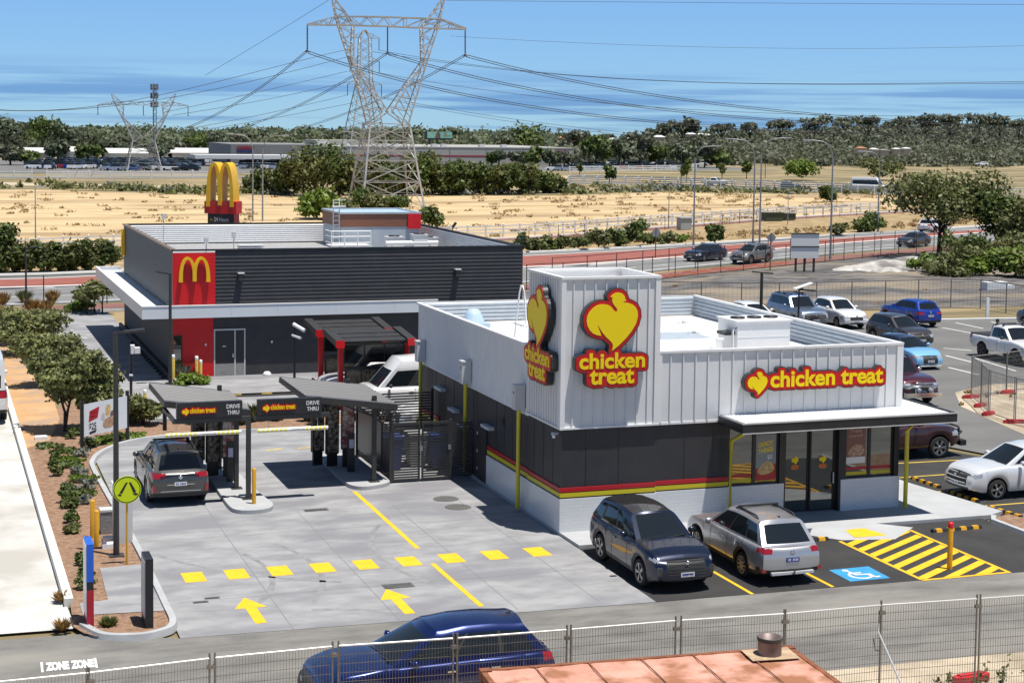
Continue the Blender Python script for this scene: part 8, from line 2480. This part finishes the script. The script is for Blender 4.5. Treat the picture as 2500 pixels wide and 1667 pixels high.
for (px0, px1, yt, yb, m_, lab) in ((-20, 128, 366, 388, M_WHS, 'pale warehouse with long low roof at the far left'), (175, 235, 364, 384, M_WHW, 'white shed between the far left trees'), (268, 420, 368, 384, M_WHW, 'long white roofed shed behind the distant pylon'), (410, 590, 367, 380, M_WHW, 'long low white roof left of the grey warehouse end')):
 a, b = PY(px0, yt, Y3), PY(px1, yb, Y3)
 t = thing('shed', lab, 'shed', ((a.x + b.x) / 2, Y3, 0), group='distant sheds')
 part('wall', MB().box(a.x, b.x, Y3, Y3 + 24, 0, a.z - .8), m_, t)
 part('roof', MB().add([(a.x - .3, Y3 - .4, a.z - .8), (b.x + .3, Y3 - .4, a.z - .8), (b.x + .3, Y3 + 12, a.z + .6), (a.x - .3, Y3 + 12, a.z + .6), (a.x - .3, Y3 + 24.4, a.z - .8), (b.x + .3, Y3 + 24.4, a.z - .8)], [(0, 1, 2, 3), (3, 2, 5, 4)]), M_WHW, t)
# billboard
a, b = PY(1043, 322, 520), PY(1104, 338, 520)
t = thing('billboard', 'green billboard with a dark haired figure and brown lettering above the warehouse', 'billboard', ((a.x + b.x) / 2, 520, 0))
part('panel', MB().box(a.x, b.x, 520, 520.6, b.z, a.z), mat('billboard_green', (.13, .33, .24), .6, col2=(.22, .44, .36), scale=.2), t)
part('frame', MB().box(a.x - .7, a.x, 519.9, 521, b.z - .5, a.z + .1).box(a.x - .7, b.x + .3, 520.2, 521, b.z - .5, b.z), M_BLACK, t)
f = (Vector((a.x, 520, b.z)), Vector((1, 0, 0)), Vector((0, 0, 1)), Vector((0, -1, 0))); w = b.x - a.x; h = a.z - b.z
part('picture', MB().wallprism(smooth_loop([(w * .30, 0), (w * .54, 0), (w * .52, h * .6), (w * .48, h), (w * .38, h), (w * .35, h * .5)]), f, .01, .04), mat('billboard_figure', (.03, .02, .025), .6, col2=(.16, .09, .08), scale=.6), t)
mb = MB()
for k, wd in enumerate(('Go', 'good')): put_text(mb, wd, f, w * (.66 + .0 * k), h * (.58 - .36 * k), h * .3, w * (.13 + .12 * k), bold=.03, d=.03)
part('lettering', mb, mat('billboard_letter', (.22, .09, .08), .6), t)
for x in (.12, .42): part('post', MB().box(a.x + w * x - .3, a.x + w * x + .3, 520.6, 521.2, 0, b.z), M_BLACK, t)
# houses on the hill
M_RFW = mat('white_house_roof', (.66, .66, .65), .5); M_RFO = mat('orange_house_roof', (.40, .17, .09), .7); M_RFG = mat('grey_house_roof', (.22, .20, .20), .7)
M_HW = mat('house_wall', (.40, .36, .32), .8)
for k, (x, y, w, h, m_, lab) in enumerate(((1470, 344, 22, 8, M_RFW, 'leftmost white roofed house on the hill'), (1500, 341, 20, 7, M_RFW, 'white roofed house second from left on the hill'), (1545, 340, 26, 7, M_RFW, 'white roofed house in the middle of the hill row'), (1580, 337, 30, 9, M_RFW, 'widest white roofed house on the hill'), (1612, 335, 26, 8, M_RFW, 'white roofed house right of the widest one'), (1570, 348, 16, 6, M_RFW, 'small white roof just below the hill row'),
  (1690, 328, 22, 6, M_RFW, 'white roofed house higher on the right, left of three'), (1712, 329, 18, 6, M_RFW, 'white roofed house higher on the right, middle of three'), (1728, 330, 16, 5, M_RFW, 'white roofed house higher on the right, right of three'), (1372, 338, 18, 10, M_RFO, 'orange roofed house among the skyline trees'),
  (2136, 365, 18, 6, M_RFW, 'white roofed house low among the far right bushland'), (2190, 364, 16, 5, M_RFW, 'white roof right of the low white house'), (2215, 363, 18, 5, M_RFW, 'white roof at the right end of the low row'), (2105, 362, 22, 6, M_RFO, 'reddish roof left of the low white house'), (2160, 367, 20, 5, M_RFG, 'grey roof between the low white houses'), (230, 362, 24, 8, mat('red_house_roof', (.30, .07, .06), .7), 'red roofed house left of the distant pylon'))):
 Y = 780 if x < 2000 and x > 400 else 460 if x > 2000 else 560
 p = PY(x, y, Y); s = math.hypot(p.x, p.y) / 4054
 W_, H_ = w * s, h * s * .55
 t = thing('house', lab, 'house', (p.x, Y, 0), group='houses among the trees')
 part('wall', MB().box(p.x - W_ / 2, p.x + W_ / 2, Y, Y + W_ * .7, p.z - 1.6, p.z), M_HW, t)
 part('roof', MB().add([(p.x - W_ * .54, Y - .6, p.z), (p.x + W_ * .54, Y - .6, p.z), (p.x + W_ * .54, Y + W_ * .76, p.z), (p.x - W_ * .54, Y + W_ * .76, p.z), (p.x - W_ * .25, Y + W_ * .35, p.z + H_), (p.x + W_ * .25, Y + W_ * .35, p.z + H_)], [(0, 1, 5, 4), (1, 2, 5), (2, 3, 4, 5), (3, 0, 4)]), m_, t)
# cars in the distant car park: small single meshes
def tiny(col):
 mb = MB()
 mb.add([(-2.2, -.9, .3), (2.2, -.9, .3), (2.2, .9, .3), (-2.2, .9, .3), (-2.15, -.86, .95), (2.1, -.84, .85), (2.1, .84, .85), (-2.15, .86, .95), (-1.9, -.8, 1.0), (1.0, -.8, 1.0), (1.0, .8, 1.0), (-1.9, .8, 1.0), (-1.5, -.62, 1.55), (.2, -.62, 1.55), (.2, .62, 1.55), (-1.5, .62, 1.55)],
           [(0, 1, 5, 4), (1, 2, 6, 5), (2, 3, 7, 6), (3, 0, 4, 7), (4, 5, 9, 8), (5, 6, 10, 9), (6, 7, 11, 10), (7, 4, 8, 11), (12, 13, 14, 15)])
 mb.add([(-1.9, -.8, 1.0), (1.0, -.8, 1.0), (1.0, .8, 1.0), (-1.9, .8, 1.0), (-1.5, -.62, 1.55), (.2, -.62, 1.55), (.2, .62, 1.55), (-1.5, .62, 1.55)], [(0, 1, 5, 4), (1, 2, 6, 5), (2, 3, 7, 6), (3, 0, 4, 7)], 1)
 for x in (-1.35, 1.35):
  for y in (-.85, .85): mb.lathe([(.0, -.08), (.33, -.08), (.33, .08), (0, .08)], 10, 2, (x, y, .33), False, 'Y')
 return _mesh('distant_car', mb, [col, M_CARGLASS, M_TYRE], (0, 0, 0))
tints = [('white', WHITE, 8), ('silver', SILV, 3), ('black', BLACKP, 3), ('dark grey', GREY, 3), ('blue', BRBLUE, 2), ('red', paint('red', (.35, .02, .02), .1, .3), 1)]
tm = {n: tiny(m) for n, m, w in tints}
pool = [n for n, m, w in tints for _ in range(w)]
def park(px0, px1, py, n, jit=2.0):
 for k in range(n):
  x = px0 + (px1 - px0) * (k + .2 + .6 * rnd.random()) / n
  p = G(x, py + rnd.uniform(-jit, jit) * .5)
  c = rnd.choice(pool)
  o = bpy.data.objects.new('distant_car', tm[c]); COL.objects.link(o)
  o.location = (p.x, p.y, 0); o.rotation_euler = (0, 0, R(rnd.choice((80, 85, 262, 170))) - .3)
  props(o, 'tiny %s car among the rows of the distant car park' % c, 'car', 'cars in the distant car park')
for (a, b, y, n) in ((72, 470, 412, 27), (70, 480, 407, 27), (90, 500, 402, 26), (120, 520, 397, 24), (250, 480, 416, 13), (590, 690, 412, 8), (590, 690, 405, 8), (600, 700, 400, 7), (1345, 1410, 416, 5), (1400, 1680, 413, 20), (1390, 1700, 408, 20), (1480, 1760, 404, 16)):
 park(a, b, y, n)
# ---- temporary mesh fence along the road in front
M_TF = mat('fence_galvanised', (.21, .19, .165), .5, .5, var=.2, scale=4)
M_TFL = mat('fence_bright_rail', (.62, .62, .60), .35, .4)
tops = [(-105, 1668), (209, 1637), (522, 1600), (824, 1571), (1114, 1552), (1392, 1531), (1661, 1509), (1916, 1493), (2150, 1472), (2392, 1456), (2625, 1440)]
FP = [G(x, y, 2.1) for x, y in tops]
names = ['leftmost', 'second', 'third', 'fourth', 'fifth', 'sixth', 'seventh', 'eighth', 'ninth', 'rightmost']
where = ['at the lower left corner', 'below the white road lettering', 'before the right yellow arrow lane', 'before the nose of the deep blue suv', 'before the doors of the deep blue suv', 'behind the deep blue suv tail', 'above the rusty container middle', 'beside the pipe stub on the container', 'right of the container, with a leaning brace', 'at the lower right corner']
proto = None
for k in range(10):
 a, b = FP[k], FP[k + 1]
 v = Vector((b.x - a.x, b.y - a.y, 0)); W_ = 2.26
 rz = math.atan2(v.y, v.x)
 lab = 'galvanised mesh fence panel %s' % where[k]
 if proto is None:
  t = thing('mesh_fence', lab, 'fence', (a.x, a.y, 0), rz, 'temporary mesh fence panels along the road', local=True)
  fr_ = MB()
  for x in (.02, W_): fr_.tube([(x, 0, .06), (x, 0, 2.16)], .021, 8)
  fr_.tube([(.02, 0, .12), (W_, 0, .12)], .019, 8)
  part('frame', fr_, M_TF, t)
  part('top_rail', MB().tube([(.02, 0, 2.06), (W_, 0, 2.06)], .021, 8), M_TFL, t)
  mb = MB(); n = 38
  for i in range(1, n): mb.beam((W_ * i / n, 0, .12), (W_ * i / n, 0, 2.06), .0062)
  for i in range(1, 11): mb.beam((.02, .004, .12 + 1.94 * i / 11), (W_, .004, .12 + 1.94 * i / 11), .0085)
  part('mesh', mb, M_TF, t)
  part('clamp', MB().box(W_ - .04, W_ + .10, -.03, .03, 1.86, 1.93), M_TF, t)
  proto = t
 else:
  dup(proto, (a.x, a.y, 0), rz, lab)
M_FOOT = mat('red_fence_foot', (.52, .03, .035), .5, var=.1, scale=4)
def foot(x, y, rz, lab, m=M_FOOT, s=1.0):
 mb = MB(); mb.prism(smooth_loop([(-.42 * s, -.13 * s), (.42 * s, -.13 * s), (.42 * s, .13 * s), (-.42 * s, .13 * s)], 1), 0, .13 * s)
 mb.box(-.3 * s, .3 * s, -.06 * s, .06 * s, .13 * s, .16 * s)
 return solid('fence_block', mb, m, lab, 'fence block', (x, y, .01), 'plastic fence feet', local=True, rotz=rz)
p = G(2370, 1662)
foot(p.x, p.y, .1, 'red plastic fence foot at the bottom right under the mesh fence', s=1.1)
t = thing('fence_brace', 'grey steel brace leaning on the mesh fence right of the container', 'brace', (18.9, 29.7, 0))
part('strut', MB().tube([(18.85, 29.72, 1.95), (18.8, 29.7, 1.5), (19.05, 28.6, .0)], .022, 8), M_GREYW, t)
part('hook', MB().tube([(18.72, 29.75, 1.35), (18.74, 29.7, 1.1), (18.84, 29.7, 1.08)], .015, 6), M_TF, t)
# mesh panels with red feet on the right
M_TFD = mat('fence_dull', (.24, .24, .235), .5, .4)
pl = [((49.0, 64.5), (46.8, 63.8)), ((46.8, 63.75), (44.45, 63.1)), ((44.35, 63.0), (43.45, 61.0)), ((43.4, 60.9), (42.5, 59.1)), ((42.5, 59.0), (42.25, 57.0)), ((42.25, 56.9), (42.6, 54.6))]
wl = ['running back beside the sand patch, farthest', 'along the back of the sand patch', 'at the far corner of the sand patch', 'on the left side of the sand patch', 'with paired red feet at the sand patch front', 'cut by the right picture edge']
proto2 = None
for k, (a, b) in enumerate(pl):
 a = Vector(a); b = Vector(b); L = 2.3; rz = math.atan2((b - a).y, (b - a).x)
 lab = 'grey mesh fence panel ' + wl[k]
 if proto2 is None:
  t = thing('mesh_fence', lab, 'fence', (a.x, a.y, 0), rz, 'mesh fence panels round the sand patch', local=True)
  part('frame', MB().tube([(0, 0, .05), (0, 0, 1.95)], .022, 8).tube([(L, 0, .05), (L, 0, 1.95)], .022, 8).tube([(0, 0, 1.9), (L, 0, 1.9)], .022, 8).tube([(0, 0, .12), (L, 0, .12)], .02, 8), M_TFD, t)
  mb = MB()
  for i in range(1, 30): mb.beam((L * i / 30, 0, .12), (L * i / 30, 0, 1.9), .006)
  for i in range(1, 9): mb.beam((0, 0, .12 + 1.78 * i / 9), (L, 0, .12 + 1.78 * i / 9), .006)
  part('mesh', mb, M_TFD, t); proto2 = t
 else: dup(proto2, (a.x, a.y, 0), rz, lab, scale=((b - a).length / L, 1, 1))
for (x, y, r, lab) in ((44.4, 63.06, 0, 'red fence foot at the far left corner of the sand patch'), (46.85, 63.75, .2, 'red fence foot at the back of the sand patch'), (43.4, 60.95, .4, 'red fence foot on the left side of the sand patch, small'), (42.47, 59.05, .4, 'red fence foot on the left side of the sand patch, nearer'), (42.3, 57.1, -.2, 'red fence foot at the sand patch front, left of a pair'), (42.9, 56.9, -.2, 'red fence foot at the sand patch front, right of a pair')):
 foot(x, y, r, lab)
# ---- rusty shipping container in the foreground
M_RUST = mat('faded_pink_paint', (.46, .20, .135), .75, col2=(.60, .33, .25), scale=1.3, detail=10, bump=.12, bscale=25, col3=(.30, .125, .06), scale3=1.7)
M_RUSTD = mat('brown_rust', (.16, .05, .022), .85, col2=(.27, .10, .045), scale=4, detail=9, bump=.3, bscale=30)
CA, CB, CC = G(1170, 1632, 2.55), G(1932, 1575, 2.55), G(2125, 1660, 2.55)
ux = (CB - CA).normalized()
rz = math.atan2(ux.y, ux.x)
t = thing('shipping_container', 'faded pink rusty shipping container with bent corner in the foreground', 'container', (CA.x, CA.y, 0), rz, local=True)
LC, WC, HC = (CB - CA).length, 2.4, 2.55
mb = MB()
nz = 26
for i in range(nz):
 x0, x1 = .12 + (LC - .24) * i / nz, .12 + (LC - .24) * (i + 1) / nz
 for y, s in ((-.06, 1), (-WC + .06, -1)):
  a_, b_ = x0 + (x1 - x0) * .3, x0 + (x1 - x0) * .5; c_, d_ = x0 + (x1 - x0) * .8, x1
  P = [(x0, y), (a_, y), (b_, y - s * .035), (c_, y - s * .035), (d_, y)]
  mb.add([(p[0], p[1], .15) for p in P] + [(p[0], p[1], HC - .1) for p in P], [((k, k + 1, 6 + k, 5 + k) if s < 0 else (k + 1, k, 5 + k, 6 + k)) for k in range(4)])
mb.box(.06, .12, -WC + .1, -.1, .15, HC - .1); mb.box(LC - .12, LC - .06, -WC + .1, -.1, .15, HC - .1)
part('side_wall', mb, M_RUST, t)
mb = MB()
nx_, ny_ = 48, 18
V = [(LC * i / nx_ if 0 < i < nx_ else (0.04 if i == 0 else LC - .04), -WC * j / ny_ if 0 < j < ny_ else (-.04 if j == 0 else -WC + .04), HC - .02 + .018 * noise.noise(Vector((i * .35, j * .5, 0))) - (.012 if i % 8 == 0 else 0)) for j in range(ny_ + 1) for i in range(nx_ + 1)]
mb.add(V, [(j * (nx_ + 1) + i, (j + 1) * (nx_ + 1) + i, (j + 1) * (nx_ + 1) + i + 1, j * (nx_ + 1) + i + 1) for j in range(ny_) for i in range(nx_)], 0, True)
r_ = part('roof', mb, M_RUST, t)
mb = MB()
for k in range(1, 6): mb.box(LC * k / 6 - .008, LC * k / 6 + .008, -WC + .1, -.1, HC - .01, HC + .008)
part('roof_seam', mb, mat('seam_rust', (.27, .12, .07), .8, var=.3, scale=3), r_)
mb = MB()
for y in (-.05, -WC + .05): mb.box(0.0, LC, y - .05, y + .05, HC - .13, HC - .005); mb.box(0, LC, y - .05, y + .05, .02, .18)
for x in (.05, LC - .05): mb.box(x - .05, x + .05, -WC + .1, -.1, HC - .13, HC - .008); mb.box(x - .05, x + .05, -WC + .1, -.1, .02, .18)
part('frame_rail', mb, M_RUSTD, t)
for x in (0, LC - .18):
 for y in (-.16, -WC):
  mb = MB(); mb.box(x - .01, x + .19, y - .01, y + .17, HC - .13, HC + .012); mb.box(x - .005, x + .185, y - .005, y + .165, .0, HC - .13)
  part('corner_post', mb, M_RUSTD, t)
pp = G(1938, 1590, 2.6)
lp = Matrix.Rotation(-rz, 4, 'Z') @ (Vector((pp.x, pp.y, 0)) - Vector((CA.x, CA.y, 0)))
px_, py_ = LC - .62, -.42
part('roof_patch', MB().prism([(px_ - .45, py_ - .3), (px_ + .45, py_ - .34), (px_ + .48, py_ + .3), (px_ - .42, py_ + .32)], HC + .014, HC + .022), mat('sealant_tan', (.42, .30, .19), .8, var=.2, scale=6), r_)
mb = MB(); mb.lathe([(.215, HC + .02), (.215, HC + .33), (.225, HC + .34), (.20, HC + .34), (.195, HC + .10), (0, HC + .08)], 24, c=(px_, py_, 0));
part('pipe_stub', mb, mat('mauve_steel', (.17, .13, .125), .5, .3, var=.2, scale=5), t)
mb = MB(); mb.lathe([(.224, HC + .27), (.23, HC + .30), (.224, HC + .34)], 24, c=(px_, py_, 0)); part('pipe_band', mb, M_DKMET, t)
# ---- a person standing beyond the white utility
def person(label, loc, rz, hgt, cloth, skin, hair):
 t = thing('person', label, 'person', loc, rz, local=True)
 me = bpy.data.meshes.new('body'); k = hgt / 1.75
 J = [(0, 0, .95, .14), (0, 0, 1.12, .15), (0, .02, 1.36, .17), (0, .02, 1.50, .07), (0, .03, 1.60, .09), (0, .03, 1.70, .085),
         (.20, 0, 1.42, .06), (.27, .02, 1.16, .045), (.25, .14, .95, .035), (.25, .19, .87, .03), (-.20, 0, 1.42, .06), (-.27, .02, 1.16, .045), (-.24, .12, .94, .035), (-.24, .16, .86, .03),
         (.10, 0, .88, .095), (.12, .02, .50, .07), (.13, -.02, .09, .05), (.14, .13, .04, .04), (-.10, 0, .88, .095), (-.12, .03, .50, .07), (-.13, .0, .09, .05), (-.14, .15, .04, .04)]
 E = [(0, 1), (1, 2), (2, 3), (3, 4), (4, 5), (2, 6), (6, 7), (7, 8), (8, 9), (2, 10), (10, 11), (11, 12), (12, 13), (0, 14), (14, 15), (15, 16), (16, 17), (0, 18), (18, 19), (19, 20), (20, 21)]
 me.from_pydata([(a * k, b * k, c * k) for a, b, c, r in J], E, [])
 o = bpy.data.objects.new('body', me); COL.objects.link(o)
 o.modifiers.new('skin', 'SKIN');
 for i, j in enumerate(J): me.skin_vertices[0].data[i].radius = (j[3] * k, j[3] * k)
 me.skin_vertices[0].data[0].use_root = True
 sb = o.modifiers.new('sub', 'SUBSURF'); sb.levels = sb.render_levels = 2
 dg = bpy.context.evaluated_depsgraph_get(); bm_ = bpy.data.meshes.new_from_object(o.evaluated_get(dg))
 bpy.data.objects.remove(o)
 bm_.materials.clear(); bm_.materials.append(cloth); bm_.materials.append(skin)
 for p in bm_.polygons: p.material_index = 1 if (p.center.z > 1.5 * k or (abs(p.center.x) > .21 * k and p.center.z < 1.25 * k and p.center.z > .75 * k)) else 0; p.use_smooth = True
 o = bpy.data.objects.new('body', bm_); COL.objects.link(o); o.parent = t
 part('hair', MB().lathe([(0, 1.80 * k), (.075 * k, 1.775 * k), (.10 * k, 1.70 * k), (.095 * k, 1.63 * k)], 14, c=(0, .015, 0)), hair, t)
person('person in dark clothes with dark hair standing behind the white utility', (55.35, 76.4, 0), R(150), 1.75, mat('dark_shirt', (.02, .025, .05), .8), mat('skin', (.35, .20, .14), .6), mat('dark_hair', (.02, .014, .01), .7))
